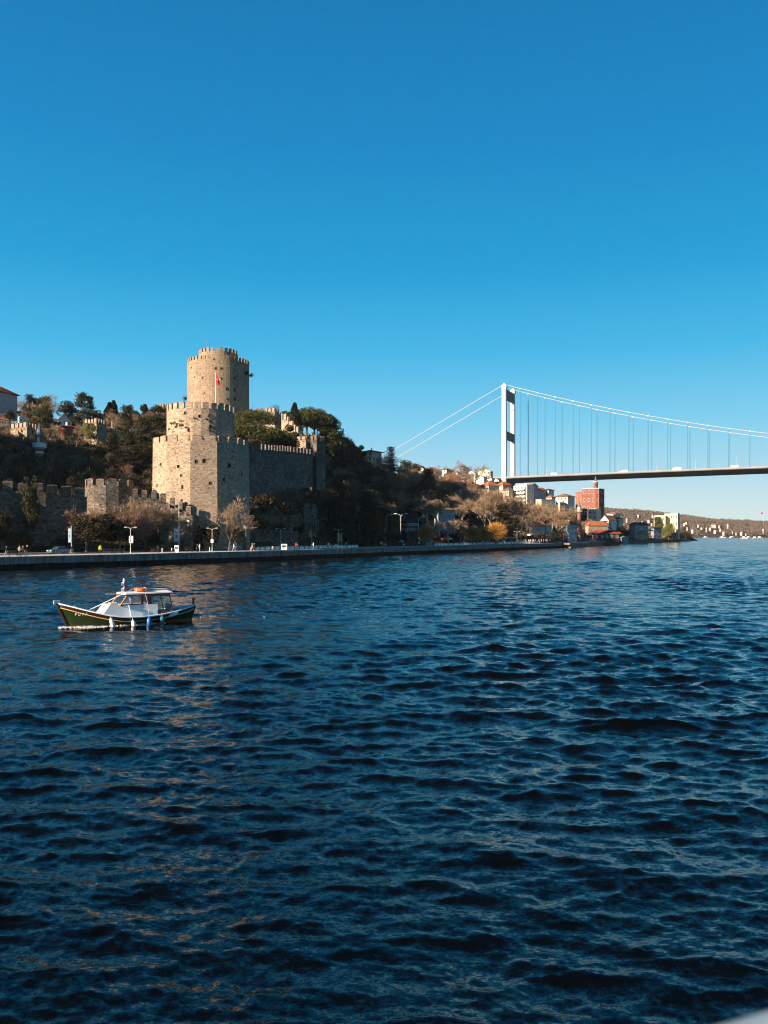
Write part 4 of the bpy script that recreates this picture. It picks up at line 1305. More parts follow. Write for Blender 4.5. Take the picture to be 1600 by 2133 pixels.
B('flat_house', 38, 40, 62, 288, 2, 5, 870, 880, 'low white flat roofed house behind the ruined square tower', 'house', G_L, W_WHITE, 'flat', M_offwhite, .4, .1, 1, (1, 3), (.8, .7), door=False)
B('gabled_house', 108, 121, 149, 300, 14, 3, 875, 886, 'white gabled house with tan tiled roof above the red house', 'house', G_L, W_WHITE, 'gable_r', R_BROWN, 2.6, .6, 1, (2, 3), (.9, 1.2), door=False)
B('red_house', 127, 130, 161, 272, 4, 3, 888, 910, 'deep red timber house with a row of small windows under red tiles', 'house', G_L, W_RED, 'hip', R_RED, .8, .6, 2, (1, 6), (.7, 1.1), chim=1, dark=True)
B('villa', 752, 775, 795, 392, 5, 7, 940, 972, 'multi storey villa with brown roof and balconies on the dark ridge', 'house', G_M, W_PINK, 'hip', R_RED, 1.2, 1.2, 3, (3, 3), (1.6, 1.3), chim=2, balc=.8, door=False)
B('bungalow', 795, 799, 822, 400, 3, 4, 968, 982, 'low cream house with dark overhanging roof under the thin fir', 'house', G_M, W_CREAM, 'hip', R_DARK, .5, 1.3, 1, (1, 5), (.9, 1.2))
B('gabled_house', 868, 882, 889, 470, 4, 8, 977, 988, 'white gable end house just right of the round pine', 'house', G_M, W_WHITE, 'gable_l', R_TERRA, 2.2, .4, 1, (1, 1), (.8, .8), door=False)
B('tiled_house', 884, 890, 914, 480, 6, 6, 979, 990, 'long house with red tiled roof on the bare tree skyline', 'house', G_M, W_PINK, 'hip', R_TERRA, 2.2, .6, 1, (1, 4), (.8, .9), door=False)
B('small_house', 921, 930, 934, 470, 3, 3, 978, 992, 'small tall white house with a flat cap roof among bare trees', 'house', G_M, W_WHITE, 'hip', R_BROWN, .8, 1.0, 2, (1, 1), (1.0, .9), door=False)
B('tiled_house', 926, 932, 952, 460, 4, 5, 992, 998, 'low cream house with terracotta roof among bare trees', 'house', G_M, W_CREAM, 'hip', R_TERRA, 1.2, .6, 1, (1, 3), (.8, .8), door=False)
B('tiled_house', 925, 935, 962, 420, 4, 6, 1004, 1014, 'dull red tiled house half buried in bare trees', 'house', G_M, W_PINK, 'hip', R_BROWN, 2.6, .8, 1, (1, 3), (.9, .9), door=False)
B('gabled_house', 971, 990, 996, 545, 5, 8, 986, 998, 'white gable house with a tall chimney left of the bridge tower', 'house', G_R, W_WHITE, 'gable_l', R_TERRA, 2.0, .4, 1, (2, 1), (.9, .9), chim=1, door=False)
B('cream_house', 996, 1022, 1027, 565, 6, 10, 981, 997, 'large cream house with shallow gable, highest left of the bridge tower', 'house', G_R, W_CREAM, 'gable_l', R_BROWN, 1.8, .4, 2, (3, 1), (.9, .9), door=False)
B('white_house', 991, 1008, 1015, 520, 5, 8, 994, 1018, 'tall white house wall with two small windows below the cream house', 'house', G_R, W_WHITE, 'gable_l', R_TERRA, 1.4, .4, 3, (2, 1), (.6, .8), door=False)
B('white_house', 1013, 1024, 1030, 535, 4, 6, 996, 1008, 'small white house squeezed right of the tall white wall', 'house', G_R, W_WHITE, 'hip', R_TERRA, 1.0, .5, 1, (2, 2), (.8, .8), door=False)
B('tiled_house', 1001, 1018, 1040, 470, 6, 6, 1012, 1024, 'broad tan roofed house with cream wall above the plane trees', 'house', G_R, W_CREAM, 'hip', R_TERRA, 3.0, .8, 1, (3, 3), (.9, .9), door=False)
B('tiled_house', 1036, 1048, 1064, 500, 5, 6, 1010, 1020, 'brown tiled house directly below the bridge tower legs', 'house', G_R, W_PINK, 'hip', R_TERRA, 2.4, .7, 1, (2, 2), (.9, .9), door=False)
B('tiled_house', 1048, 1060, 1072, 470, 5, 6, 1021, 1034, 'cream house with brown roof left of the apartment block', 'house', G_R, W_CREAM, 'hip', R_BROWN, 1.8, .7, 1, (3, 2), (.9, .9), door=False)
B('apartment_building', 1070, 1098, 1112, 470, 6, 11, 1013, 1052, 'cream apartment block with stacked balconies below the deck end', 'building', G_R, W_CREAM, 'flat', M_offwhite, 1.5, .2, 5, (4, 2), (1.1, 1.3), chim=1, balc=.75, door=False)
B('grey_house', 1098, 1107, 1121, 495, 4, 7, 1012, 1036, 'narrow house with white front and shaded lilac side', 'house', G_R, W_LILAC, 'gable_r', R_BROWN, 1.6, .4, 3, (1, 2), (.8, .9), door=False)
B('tiled_house', 1117, 1121, 1137, 505, 4, 6, 1021, 1036, 'house with bright red roof and grey shaded wall', 'house', G_R, W_LILAC, 'hip', R_ORANGE, 1.8, .5, 1, (1, 3), (.9, 1.2), door=False)
B('white_house', 1134, 1143, 1154, 510, 4, 5, 1021, 1031, 'white house with dark roof at the right end of the upper row', 'house', G_R, W_WHITE, 'hip', R_DARK, 1.0, .7, 1, (2, 2), (.9, 1.0), door=False)
B('villa', 1158, 1183, 1197, 480, 6, 9, 1034, 1055, 'white villa with hipped brown roof and a balcony left of the red tower house', 'house', G_R, W_CREAM, 'hip', R_BROWN, 1.9, .8, 2, (3, 2), (1.0, 1.3), balc=.4, door=False)
B('retaining_wall', 1116, 1128, 1156, 455, 4, 5, 1041, 1066, 'tall ochre stone retaining wall between the houses and bare trees', 'wall', None, W_STONE, 'flat', W_STONE, .1, .1, 1, (0, 0), door=False, faces=())

B('white_house', 940, 953, 961, 500, 5, 7, 985, 995, 'white house half hidden by bare trees right of the small tall white house', 'house', G_M, W_WHITE, 'hip', R_TERRA, 1.6, .5, 1, (3, 2), (.9, .9), door=False)
B('cream_house', 957, 967, 973, 520, 4, 6, 990, 1000, 'cream house with brown roof left of the tall chimney house', 'house', G_R, W_CREAM, 'hip', R_BROWN, 1.4, .5, 1, (2, 2), (.9, .9), door=False)
B('white_house', 1028, 1039, 1046, 545, 4, 6, 1001, 1012, 'white two storey house left of the bridge tower foot', 'house', G_R, W_WHITE, 'gable_l', R_TERRA, 1.6, .4, 2, (2, 2), (.8, .9), door=False)
B('cream_house', 1138, 1149, 1157, 470, 4, 5, 1036, 1048, 'cream house on top of the ochre retaining wall', 'house', G_R, W_CREAM, 'hip', R_TERRA, 1.4, .5, 1, (3, 2), (.9, 1.0), door=False)
B('cream_house', 1052, 1064, 1071, 430, 4, 5, 1040, 1053, 'cream house among the bare planes below the tan roofs', 'house', G_R, W_CREAM, 'hip', R_TERRA, 1.5, .5, 2, (3, 2), (.8, .9), door=False)

def red_tower_house():
    t, w, rf = B('tower_house', 1213, 1248, 1259, 520, 4, 12, 1018, 1082, 'salmon red tower house with white cornice and round lookout turret under the bridge deck', 'mansion', None, W_BRICK, 'flat', M_offwhite, .3, .9, 4, (4, 3), (1.0, 1.9), door=False)
    C = P(1248, 520, z=0)
    # three string courses on the two seen walls
    for y in (1033, 1049, 1063):
        z = H(y, 520) - H(1082, 520)
        A = P(1213, 524, z=0) - C; B_ = P(1259, 532, z=0) - C
        for a, b in ((A, Vector((0, 0, 0))), (Vector((0, 0, 0)), B_)):
            d = b - a; c = (a + b) / 2
            MB().box((c.x, c.y, z), (d.length + .3, .35, .35), math.atan2(d.y, d.x)).build('string_course', W_BRICK, t)
    # round corner bay and lookout turret
    z0 = H(1082, 520)
    cx, cy = (-1.6, 2.2)
    MB().lathe([(2.1, -1), (2.1, H(1018, 520) - z0 - .1)], 20, (cx, cy)).build('corner_bay', W_BRICK, t, smooth=False)
    tr = MB().lathe([(1.4, H(1018, 520) - z0), (1.4, H(1004, 520) - z0)], 16, (cx, cy)).build('turret', W_BRICK, t)
    MB().lathe([(1.45, H(1005, 520) - z0), (1.85, H(1004, 520) - z0), (1.85, H(1003.2, 520) - z0), (1.4, H(1002, 520) - z0)], 16, (cx, cy)).build('cornice', M_offwhite, tr)
    MB().lathe([(1.75, H(1003.2, 520) - z0 + .02), (.8, H(999.5, 520) - z0), (.45, H(997, 520) - z0), (.03, H(991, 520) - z0)], 16, (cx, cy)).build('cone_roof', bpy.data.materials['lead_roof'], tr)
    for a in (-1.9, -1.2):
        MB().box((cx + 1.42 * math.cos(a), cy + 1.42 * math.sin(a), H(1010, 520) - z0), (.5, .1, 1.6), a + math.pi / 2).build('window', M_pane, tr)
red_tower_house()
B('red_wing', 1199, 1213, 1216, 527, 5, 8, 1026, 1060, 'lower left wing of the salmon red tower house', 'mansion', None, W_BRICK, 'flat', W_BRICK, .2, .3, 3, (2, 1), (.9, 1.3), door=False)
B('cream_house', 1225, 1243, 1252, 500, 4, 6, 1062, 1084, 'cream house at the foot of the salmon red tower house', 'house', G_W, W_CREAM, 'flat', M_offwhite, .8, .3, 2, (2, 2), (1.6, 1.0), door=False)
B('dark_house', 1193, 1206, 1224, 505, 4, 5, 1060, 1078, 'dark timber house with striped windows behind the waterside minaret', 'house', G_W, W_DARK, 'hip', R_BROWN, .8, .6, 1, (2, 4), (.8, 2.0), door=False)
B('stone_hall', 1219, 1226, 1267, 455, 5, 5, 1095, 1116, 'long ochre stone hall with bright orange hipped roof behind the quay end', 'building', G_W, W_STONE, 'hip', R_ORANGE, 2.6, .6, 1, (1, 4), (.8, 1.0), door=False)
B('gabled_house', 1251, 1268, 1284, 480, 5, 9, 1084, 1100, 'white gable wall house behind the orange roofed hall', 'house', G_W, W_WHITE, 'gable_l', R_TERRA, 3.0, .4, 1, (1, 2), (.7, .8), door=False)
B('white_house', 1264, 1282, 1292, 560, 5, 7, 1070, 1082, 'white house with flat terraces right of the salmon red tower house', 'house', G_W, W_WHITE, 'hip', R_TERRA, 1.4, .6, 1, (3, 2), (1.0, 1.0), door=False)
B('white_house', 1279, 1290, 1298, 545, 4, 5, 1080, 1092, 'lower white house with a dark doorway, near the right slope foot', 'house', G_W, W_CREAM, 'hip', R_TERRA, 1.0, .6, 1, (2, 2), (1.0, 1.0))
B('timber_house', 1172, 1181, 1201, 400, 4, 4, 1093, 1118, 'pale blue timber waterside house with tall bay windows under a dark roof', 'house', G_W, W_BLUE, 'hip', R_DARK, 1.8, .9, 2, (1, 4), (1.0, 1.8), chim=1, door=False)
B('stone_house', 1102, 1107, 1136, 375, 4, 5, 1096, 1122, 'pinkish stone house with broad tan roof behind the quay lamps', 'house', G_W, W_PINK, 'hip', R_BROWN, 2.6, .9, 2, (1, 4), (.8, 1.3))
B('white_house', 1135, 1137, 1149, 380, 3, 4, 1094, 1118, 'narrow pale house right of the pinkish stone house', 'house', G_W, W_BLUE, 'hip', R_BROWN, .8, .4, 2, (1, 2), (.9, 1.3))
B('waterside_cafe', 1232, 1238, 1290, 440, 4, 5, 1112, 1124, 'low dark waterside cafe with a wide sagging red brown roof at the quay end', 'cafe', None, W_DARK, 'hip', R_RED, 2.0, 1.2, 1, (1, 5), (1.5, 1.6))
B('timber_mansion', 1311, 1322, 1350, 560, 5, 7, 1094, 1122, 'grey waterside mansion with wide dark roof and rooftop lookout', 'mansion', G_W, W_GREY, 'hip', R_DARK, 2.2, 1.2, 3, (3, 6), (.9, 1.2), chim=1)
B('grey_house', 1356, 1362, 1378, 600, 4, 5, 1100, 1118, 'plain grey house between the marquee and the yellow mansion', 'house', G_W, W_GREY, 'hip', R_DARK, 1.0, .8, 2, (2, 3), (.9, 1.1))
B('boathouse', 1293, 1297, 1308, 500, 3, 4, 1120, 1128, 'low grey shed at the waterline right of the quay end', 'shed', G_W, W_GREY, 'gable_r', M_offwhite, .8, .4, 1, (1, 2), (.8, .8))
B('roadside_house', 838, 848, 872, 262, 3, 4, 1088, 1108, 'shaded roadside house with rows of dim windows below the dark slope', 'house', G_W, W_DARK, 'hip', R_DARK, .8, .6, 2, (2, 5), (1.0, 1.0))
B('roadside_house', 905, 915, 948, 300, 4, 4, 1062, 1090, 'long shaded grey wall house behind the tall bare poplars', 'house', G_W, W_GREY, 'hip', R_BROWN, .9, .6, 2, (1, 4), (.9, 1.0))

def yellow_mansion():
    t, w, rf = B('mansion', 1362, 1386, 1389, 640, 6, 14, 1075, 1113, 'cream yellow mansion on the point, its left part clad in green ivy', 'mansion', G_W, W_YEL, 'flat', W_YEL, .4, .3, 3, (4, 1), (1.0, 1.8), door=False)
    t2, w2, r2 = B('right', 1396, 1412, 1416, 634, 4, 10, 1070, 1113, '', 'x', None, W_YEL, 'flat', W_YEL, .4, .3, 3, (3, 2), (.9, 2.4), door=False)
    t3, w3, r3 = B('mid', 1384, 1397, 1399, 646, 2, 8, 1071, 1113, '', 'x', None, W_YEL, 'flat', W_YEL, .3, .3, 3, (1, 1), (.9, 1.8), door=False)
    for q in (t2, t3):
        for k in list(q.children):
            mw = q.matrix_world.copy()
            k.location = k.location + (q.location - t.location)
            k.parent = t
            if k.name.startswith('wall'): k.name = 'wing'
        bpy.data.objects.remove(q)
    mb = MB(); rnd = random.Random(3)
    a = P(1363, 645.5, z=0) - t.location; b = P(1380, 641, z=0) - t.location
    for i in range(1500):
        f = rnd.random(); z = rnd.uniform(1.0, H(1077, 640) - t.location.z) * (1 if f < .7 else rnd.random())
        p = a + (b - a) * f; p = Vector((p.x, p.y - .15 - rnd.random() * .5, z)); s = .45
        u = Vector((rnd.gauss(0, 1), rnd.gauss(0, 1), rnd.gauss(0, 1))).normalized(); v = u.orthogonal().normalized()
        mb.add([p - u * s, p + v * s, p + u * s, p - v * s], [(0, 1, 2, 3)])
    mb.build('ivy', mat('ivy_leaves', (.075, .085, .02), .8, vary=.4, scale=1), t)
yellow_mansion()

def minaret(px, D, ybase, ytop, r, label, ybal):
    zb = H(ybase, D); c = P(px, D, z=zb); z = lambda y: H(y, D) - zb
    t = empty('minaret', c, 0, label, 'minaret', 'minarets')
    MB().lathe([(r * 1.2, -3), (r * 1.15, z(ybase - 6)), (r, z(ybase - 10)), (r * .95, z(ybal + 2))], 14).build('shaft', W_BRICK if r > 1 else W_WHITE, t)
    MB().lathe([(r, z(ybal + 2.6)), (r * 1.75, z(ybal + 1)), (r * 1.8, z(ybal - 2)), (r * 1.6, z(ybal - 2)), (r * 1.6, z(ybal + .2)), (r * .9, z(ybal))], 16).build('balcony', W_WHITE, t)
    MB().lathe([(r * .8, z(ybal)), (r * .8, z(ybal - (ybal - ytop) * .38))], 12).build('upper_shaft', W_WHITE, t)
    MB().lathe([(r * .95, z(ybal - (ybal - ytop) * .38)), (r * .4, z(ybal - (ybal - ytop) * .7)), (.03, z(ytop))], 12).build('cone_roof', bpy.data.materials['lead_roof'], t)
minaret(1206.5, 430, 1112, 1041, 1.05, 'slender brick minaret with white balcony and grey spire at the quay end', 1065)
minaret(1516, 1560, 1112, 1086, .95, 'thin white minaret far off on the opposite shore', 1096)

def marquee():
    c = P(1342, 560, z=2.3)
    t = empty('marquee', c, 0, 'cream canvas marquee with two peaks on the waterside terrace', 'tent')
    mb = MB(); w = 9.5; d = 5; vs = []; n = 16
    z0 = H(1107, 560) - 2.3; zp = H(1098, 560) - 2.3
    for j in range(5):
        for i in range(n + 1):
            x = -w / 2 * 1.45 + w * 1.45 * i / n; y = -d + 2 * d * j / 4
            pk = max(0, 1 - abs(x + 2.5) / 4.5) ** 1.6 + .75 * max(0, 1 - abs(x - 4) / 3.5) ** 1.6
            vs.append((x, y, z0 + (zp - z0) * pk * (1 - abs(j - 2) / 2 * .7)))
    fs = [(j * (n + 1) + i, j * (n + 1) + i + 1, (j + 1) * (n + 1) + i + 1, (j + 1) * (n + 1) + i) for j in range(4) for i in range(n)]
    mb.add(vs, fs).build('canopy', mat('cream_canvas', (.62, .56, .42), .9, vary=.05), t, smooth=True)
    for x in (-6.8, -2.4, 2.2, 6.8):
        MB().tube([(x, -d, 0), (x, -d, z0)], .09, 6).build('pole', M_white, t)
marquee()
M_quay2 = concrete('old_quay_stone', (.05, .035, .03), (.16, .12, .10), .5)
def polyslab(name, pts, z0, z1, m, kind='structure'):
    o = MB().prism([(p.x, p.y) for p in pts], z0, z1).build(name, m, fix=True); tag(o, kind=kind); return o
# landing stage that juts out at the end of the promenade, and the old quay beyond
pl = [P(1165, 352, z=0), P(1189, 345, z=0), P(1263, 440, z=0), P(1258, 470, z=0)]
polyslab('landing_stage', [P(1163, 362, z=0), P(1187, 347, z=0), P(1262, 436, z=0), P(1256, 478, z=0)], 1.35, QZ + .02, M_cap)
polyslab('landing_stage_base', [P(1169, 364, z=0), P(1189, 352, z=0), P(1257, 436, z=0), P(1252, 476, z=0)], -2, 1.345, M_cap)
polyslab('old_quay', [P(1262, 462, z=0), P(1290, 500, z=0), P(1345, 545, z=0), P(1348, 575, z=0), P(1290, 540, z=0), P(1258, 490, z=0)], -2, 1.9, M_quay2)
polyslab('terrace', [P(1344, 542, z=0), P(1379, 568, z=0), P(1384, 600, z=0), P(1344, 580, z=0)], -2, 2.4, M_quay2)
polyslab('rocky_shore', [P(1379, 575, z=0), P(1410, 640, z=0), P(1440, 708, z=0), P(1454, 758, z=0), P(1440, 780, z=0), P(1380, 620, z=0)], -2, .7, M_quay2)

# far shore houses, each its own small building
FARH = []
def far_houses():
    rnd = random.Random(8)
    spots = [(1286, 1088), (1298, 1094), (1306, 1086), (1330, 1084), (1338, 1090), (1352, 1086), (1358, 1092), (1360, 1063), (1420, 1098), (1426, 1090), (1432, 1101), (1455, 1092), (1462, 1096), (1472, 1104), (1430, 1085),
             (1489, 1091), (1499, 1091), (1501, 1102), (1490, 1108), (1526, 1109), (1534, 1111), (1545, 1112), (1443, 1108), (1480, 1100), (1554, 1113), (1588, 1079), (1596, 1080), (1508, 1112), (1590, 1105)]
    spots.sort()
    names = ['first', 'second', 'third', 'fourth', 'fifth', 'sixth', 'seventh', 'eighth', 'ninth', 'tenth', 'eleventh', 'twelfth', 'thirteenth', 'fourteenth', 'fifteenth', 'sixteenth']
    cnt = {}
    for i, (px, y) in enumerate(spots):
        D = 1475 + (1112 - y) * 13 if y > 1084 else 2000
        zg = far_height(px, D); w = rnd.uniform(2.4, 5) if (px, y) != (1489, 1091) else 12
        FARH.append((px, D))
        yb = HOR - (zg - EYE) / D * F
        e = (' near the water' if y > 1104 else ' half way up') 
        zone = 0 if px < 1370 else 1 if px < 1516 else 2
        cnt[zone] = cnt.get(zone, -1) + 1
        side = 'left of the mansion' if px < 1370 else ('between mansion and far minaret' if px < 1516 else 'beyond the far minaret')
        wl = [W_CREAM, W_PINK, W_WHITE, W_LILAC][i % 4]
        B('far_house', px - w * .7, px + w * .2, px + w * .55, D, 4, 8, yb - rnd.uniform(5, 8), yb + 1, '%s far shore house from the left %s' % (names[cnt[zone]], side), 'house', 'houses far off on the opposite shore', wl, rnd.choice(['hip', 'flat', 'hip']), R_TERRA if i % 3 else M_offwhite, 2.2, .4, 2, (2, 1), (1.6, 1.6), door=False)
far_houses()
# ---------------------------------------------------------------- trees and shrubs
def foliage_mat(name, c, c2, rough=.75, trans=.0):
    m = bpy.data.materials.new(name); m.use_nodes = True
    nt = m.node_tree; b = nt.nodes['Principled BSDF']; L = nt.links.new
    b.inputs['Roughness'].default_value = rough; b.inputs['Specular IOR Level'].default_value = .15
    g = nd(nt, 'ShaderNodeNewGeometry'); r = nd(nt, 'ShaderNodeValToRGB'); e = r.color_ramp.elements
    e[0].color = c + (1,); e[1].color = c2 + (1,)
    L(g.outputs['Random Per Island'], r.inputs[0]); L(r.outputs[0], b.inputs['Base Color'])
    return m
F_pine = foliage_mat('pine_needles', (.030, .036, .011), (.070, .072, .020))
F_dark = foliage_mat('dark_evergreen_leaves', (.015, .016, .008), (.042, .037, .016))
F_cedar = foliage_mat('cedar_needles', (.020, .022, .010), (.060, .054, .022))
F_twig = foliage_mat('bare_twigs', (.17, .115, .075), (.34, .24, .155))
F_twigr = foliage_mat('reddish_bare_twigs', (.14, .085, .055), (.26, .165, .11))
F_gold = foliage_mat('golden_willow_twigs', (.32, .15, .03), (.50, .27, .07))
F_ivy = foliage_mat('yellow_green_leaves', (.08, .085, .02), (.17, .17, .05))
F_bark = mat('bark', (.12, .085, .06), .95, vary=.3, scale=2)
F_pale = mat('pale_plane_bark', (.34, .27, .19), .95, vary=.3, scale=1.5)

def arr_mesh(name, V, m):
    """V: (n, 4, 3) quads"""
    n = len(V)
    me = bpy.data.meshes.new(name)
    me.vertices.add(n * 4); me.vertices.foreach_set('co', V.reshape(-1).astype(np.float32))
    me.loops.add(n * 4); me.loops.foreach_set('vertex_index', np.arange(n * 4))
    me.polygons.add(n); me.polygons.foreach_set('loop_start', np.arange(n) * 4); me.polygons.foreach_set('loop_total', np.full(n, 4))
    me.update(); me.materials.append(m)
    return me

def leaf_quads(rng, C, size, flat=0.0, up=0.0):
    """small leaf-clump faces about the points C"""
    n = len(C)
    a = rng.normal(size=(n, 3)); a[:, 2] *= (1 - flat); a /= np.linalg.norm(a, axis=1)[:, None]
    b = rng.normal(size=(n, 3)); b[:, 2] *= (1 - flat)
    b -= (a * b).sum(1)[:, None] * a; b /= np.linalg.norm(b, axis=1)[:, None]
    s = size * rng.uniform(.5, 1.4, n)[:, None]
    return np.stack([C - a * s, C + b * s * .7, C + a * s, C - b * s * .7], 1)

def twig_quads(A, B, w):
    d = B - A; r = np.random.default_rng(1).normal(size=A.shape); s = np.cross(d, r); s /= (np.linalg.norm(s, axis=1)[:, None] + 1e-9)
    s = s * (w[:, None] if hasattr(w, 'shape') else w)
    return np.stack([A - s, A + s, B + s * .35, B - s * .35], 1)

def blob_pts(rng, n, c, r, shell=.55):
    d = rng.normal(size=(n, 3)); d /= np.linalg.norm(d, axis=1)[:, None]
    q = rng.uniform(shell, 1.05, n)[:, None] ** .7
    return np.array(c) + d * q * np.array(r)

def tree_bare(seed, h=1.0, spread=.42, trunk_h=.28, levels=5, twig_w=.0035, bark=None, twigm=None, droop=0.0, n0=4, lean=0.12):
    """unit-high bare tree: tapering limbs, thousands of twigs. Returns (trunk mesh, crown mesh)"""
    rnd = random.Random(seed); mb = MB(); A = []; B_ = []; W = []
    def grow(p, d, L_, r, lv):
        k = 3 if lv < 3 else 2
        pts = [p]; q = p.copy(); dd = d.copy()
        for i in range(k):
            dd = (dd + Vector((rnd.gauss(0, .16), rnd.gauss(0, .16), rnd.gauss(0.05, .08) - droop * lv * .05))).normalized()
            q = q + dd * (L_ / k); pts.append(q.copy())
        if lv <= 2:
            mb.tube(pts, [r * (1 - .45 * i / k) for i in range(k + 1)], 5 if lv < 2 else 4, False)
        else:
            for i in range(k):
                A.append(pts[i]); B_.append(pts[i + 1]); W.append(r * (1 - .3 * i / k) if lv < levels else twig_w)
        if lv >= levels: return
        nb = (n0 if lv == 0 else rnd.choice((4, 5)) if lv < levels - 1 else rnd.choice((5, 6, 7)))
        for j in range(nb):
            az = rnd.uniform(0, 6.283) if lv else 6.283 * (j + rnd.uniform(-.3, .3)) / nb
            tilt = rnd.uniform(.35, .85) if lv else rnd.uniform(.35, .75)
            u = dd.orthogonal().normalized(); w = dd.cross(u)
            nd_ = (dd * math.cos(tilt) + (u * math.cos(az) + w * math.sin(az)) * math.sin(tilt)).normalized()
            nd_ = (nd_ + Vector((0, 0, .12))).normalized()
            f = rnd.uniform(.45, 1.0) if lv else rnd.uniform(.75, 1)
            i = min(k - 1, int(f * k)); st = pts[i] + (pts[i + 1] - pts[i]) * (f * k - i if f < 1 else 1)
            grow(st, nd_, L_ * rnd.uniform(.55, .82) if lv else (1 - trunk_h) * spread * rnd.uniform(.8, 1.15), r * rnd.uniform(.42, .6), lv + 1)
    grow(Vector((0, 0, -.02)), Vector((rnd.gauss(0, lean), rnd.gauss(0, lean), 1)).normalized(), trunk_h, .022, 0)
    tr = mb.mesh('trunk')
    tr.materials.append(bark or F_bark)
    V = twig_quads(np.array([tuple(a) for a in A]), np.array([tuple(b) for b in B_]), np.array(W))
    top = max(V[:, :, 2].max(), 1e-3)
    cr = arr_mesh('crown', V / top, twigm or F_twig)
    for v in tr.vertices: v.co = v.co / top
    return tr, cr

def trunk_mesh(pts, rs, m=None, extra=()):
    mb = MB(); mb.tube(pts, rs, 6, False)
    for p, r in extra: mb.tube(p, r, 4, False)
    me = mb.mesh('trunk'); me.materials.append(m or F_bark)
    return me

def tree_round(seed, m, w=.40, base=.25, n=5200, size=.02, lobes=16):
    rng = np.random.default_rng(seed); C = []
    for i in range(lobes):
        a = rng.uniform(0, 6.283); zz = rng.uniform(base + .10, .86); rr = w * math.sqrt(max(.03, 1 - ((zz - (base + .9) / 2) / ((1 - base) / 2)) ** 2)) * rng.uniform(.25, .8)
        s = rng.uniform(.10, .20)
        C.append(blob_pts(rng, n // lobes, (rr * math.cos(a), rr * math.sin(a), zz), (s, s, s * .8)))
    C = np.vstack(C); C[:, 2] = np.minimum(C[:, 2], 1.0)
    ex = [([(0, 0, .3), (rng.uniform(-.25, .25), rng.uniform(-.25, .25), .75)], [.015, .005]) for _ in range(5)]
    return trunk_mesh([(0, 0, -.03), (.01, 0, .3), (0, .01, .8)], [.03, .022, .008], None, ex), arr_mesh('crown', leaf_quads(rng, C, size), m)

def tree_umbrella(seed, m=None, n=9000):
    rng = np.random.default_rng(seed); C = []; ex = []
    for i in range(15):
        a = i * 2.4; r = .50 * math.sqrt((i + .5) / 15); z = .82 - r * r * .75 + rng.uniform(-.03, .03)
        s = rng.uniform(.15, .23)
        c = (r * math.cos(a), r * math.sin(a), z)
        q = blob_pts(rng, n // 15, c, (s, s, s * .85)); q[:, 2] = np.where(q[:, 2] < z - s * .5, z - s * .5 * rng.random(len(q)), q[:, 2])
        C.append(q); ex.append(([(0, 0, .42), (c[0] * .6, c[1] * .6, .62), (c[0], c[1], z - .03)], [.016, .010, .004]))
    return trunk_mesh([(0, 0, -.04), (.02, 0, .25), (0, 0, .5)], [.035, .028, .02], None, ex), arr_mesh('crown', leaf_quads(rng, np.vstack(C), .016), m or F_pine)

def tree_cedar(seed, m=None, layers=9, w=.42, n=6000, gap=1.0, base=.15, top_w=.25):
    rng = np.random.default_rng(seed); C = []; ex = []
    per = n // (layers * 7)
    for L_ in range(layers):
        f = L_ / (layers - 1); z = base + (.97 - base) * f; R_ = w * (1 - (1 - top_w) * f ** 1.2) * rng.uniform(.8, 1.1)
        z0 = z
        for j in range(7):
            z = z0 + rng.uniform(-.5, .5) * (.97 - base) / layers * 1.3
            a = rng.uniform(0, 6.283); rr = R_ * rng.uniform(.5, 1.0); droop = -.05 * rr / w
            ex.append(([(0, 0, z), (rr * math.cos(a), rr * math.sin(a), z + droop + .02)], [.007, .002]))
            t = rng.uniform(.25, 1.05, per)[:, None]
            c = np.array([[rr * math.cos(a), rr * math.sin(a), droop + .02]]) * t + np.array([[0, 0, z]])
            sp = .018 + .055 * np.sin(np.clip(t, 0, 1) * 2.6)
            c = c + rng.normal(size=(per, 3)) * np.hstack([sp, sp, np.full_like(sp, .02)])
            C.append(c)
    return trunk_mesh([(0, 0, -.04), (.01, 0, .5), (0, 0, 1.0)], [.028, .016, .003], None, ex), arr_mesh('crown', leaf_quads(rng, np.vstack(C), .017, flat=.35), m or F_cedar)

def tree_cypress(seed, m=None, w=.13, n=3500):
    rng = np.random.default_rng(seed)
    z = rng.uniform(.05, 1, n); a = rng.uniform(0, 6.283, n)
    r = w * np.sin(np.clip((1 - z) * 1.25 + .05, 0, 1.57)) ** .8 * (1 + .22 * np.sin(a * 3 + z * 17)) * rng.uniform(.75, 1.05, n)
    C = np.stack([r * np.cos(a), r * np.sin(a), z], 1)
    return trunk_mesh([(0, 0, -.03), (0, 0, .9)], [.02, .004]), arr_mesh('crown', leaf_quads(rng, C, .016), m or F_dark)

def tree_willow(seed):
    rng = np.random.default_rng(seed); n = 7000
    d = rng.normal(size=(n, 3)); d /= np.linalg.norm(d, axis=1)[:, None]
    A = np.array([0, 0, .55]) + d * rng.uniform(.1, .40, n)[:, None] * np.array([1.05, 1.05, 1.0])
    B_ = A + d * rng.uniform(.05, .12, n)[:, None] + np.stack([rng.normal(0, .02, n), rng.normal(0, .02, n), rng.uniform(-.02, .06, n)], 1)
    ex = [([(0, 0, .15), (rng.uniform(-.2, .2), rng.uniform(-.2, .2), .6)], [.016, .004]) for _ in range(7)]
    return trunk_mesh([(0, 0, -.03), (0, 0, .3)], [.035, .02], None, ex), arr_mesh('crown', twig_quads(A, B_, .0045), F_gold)

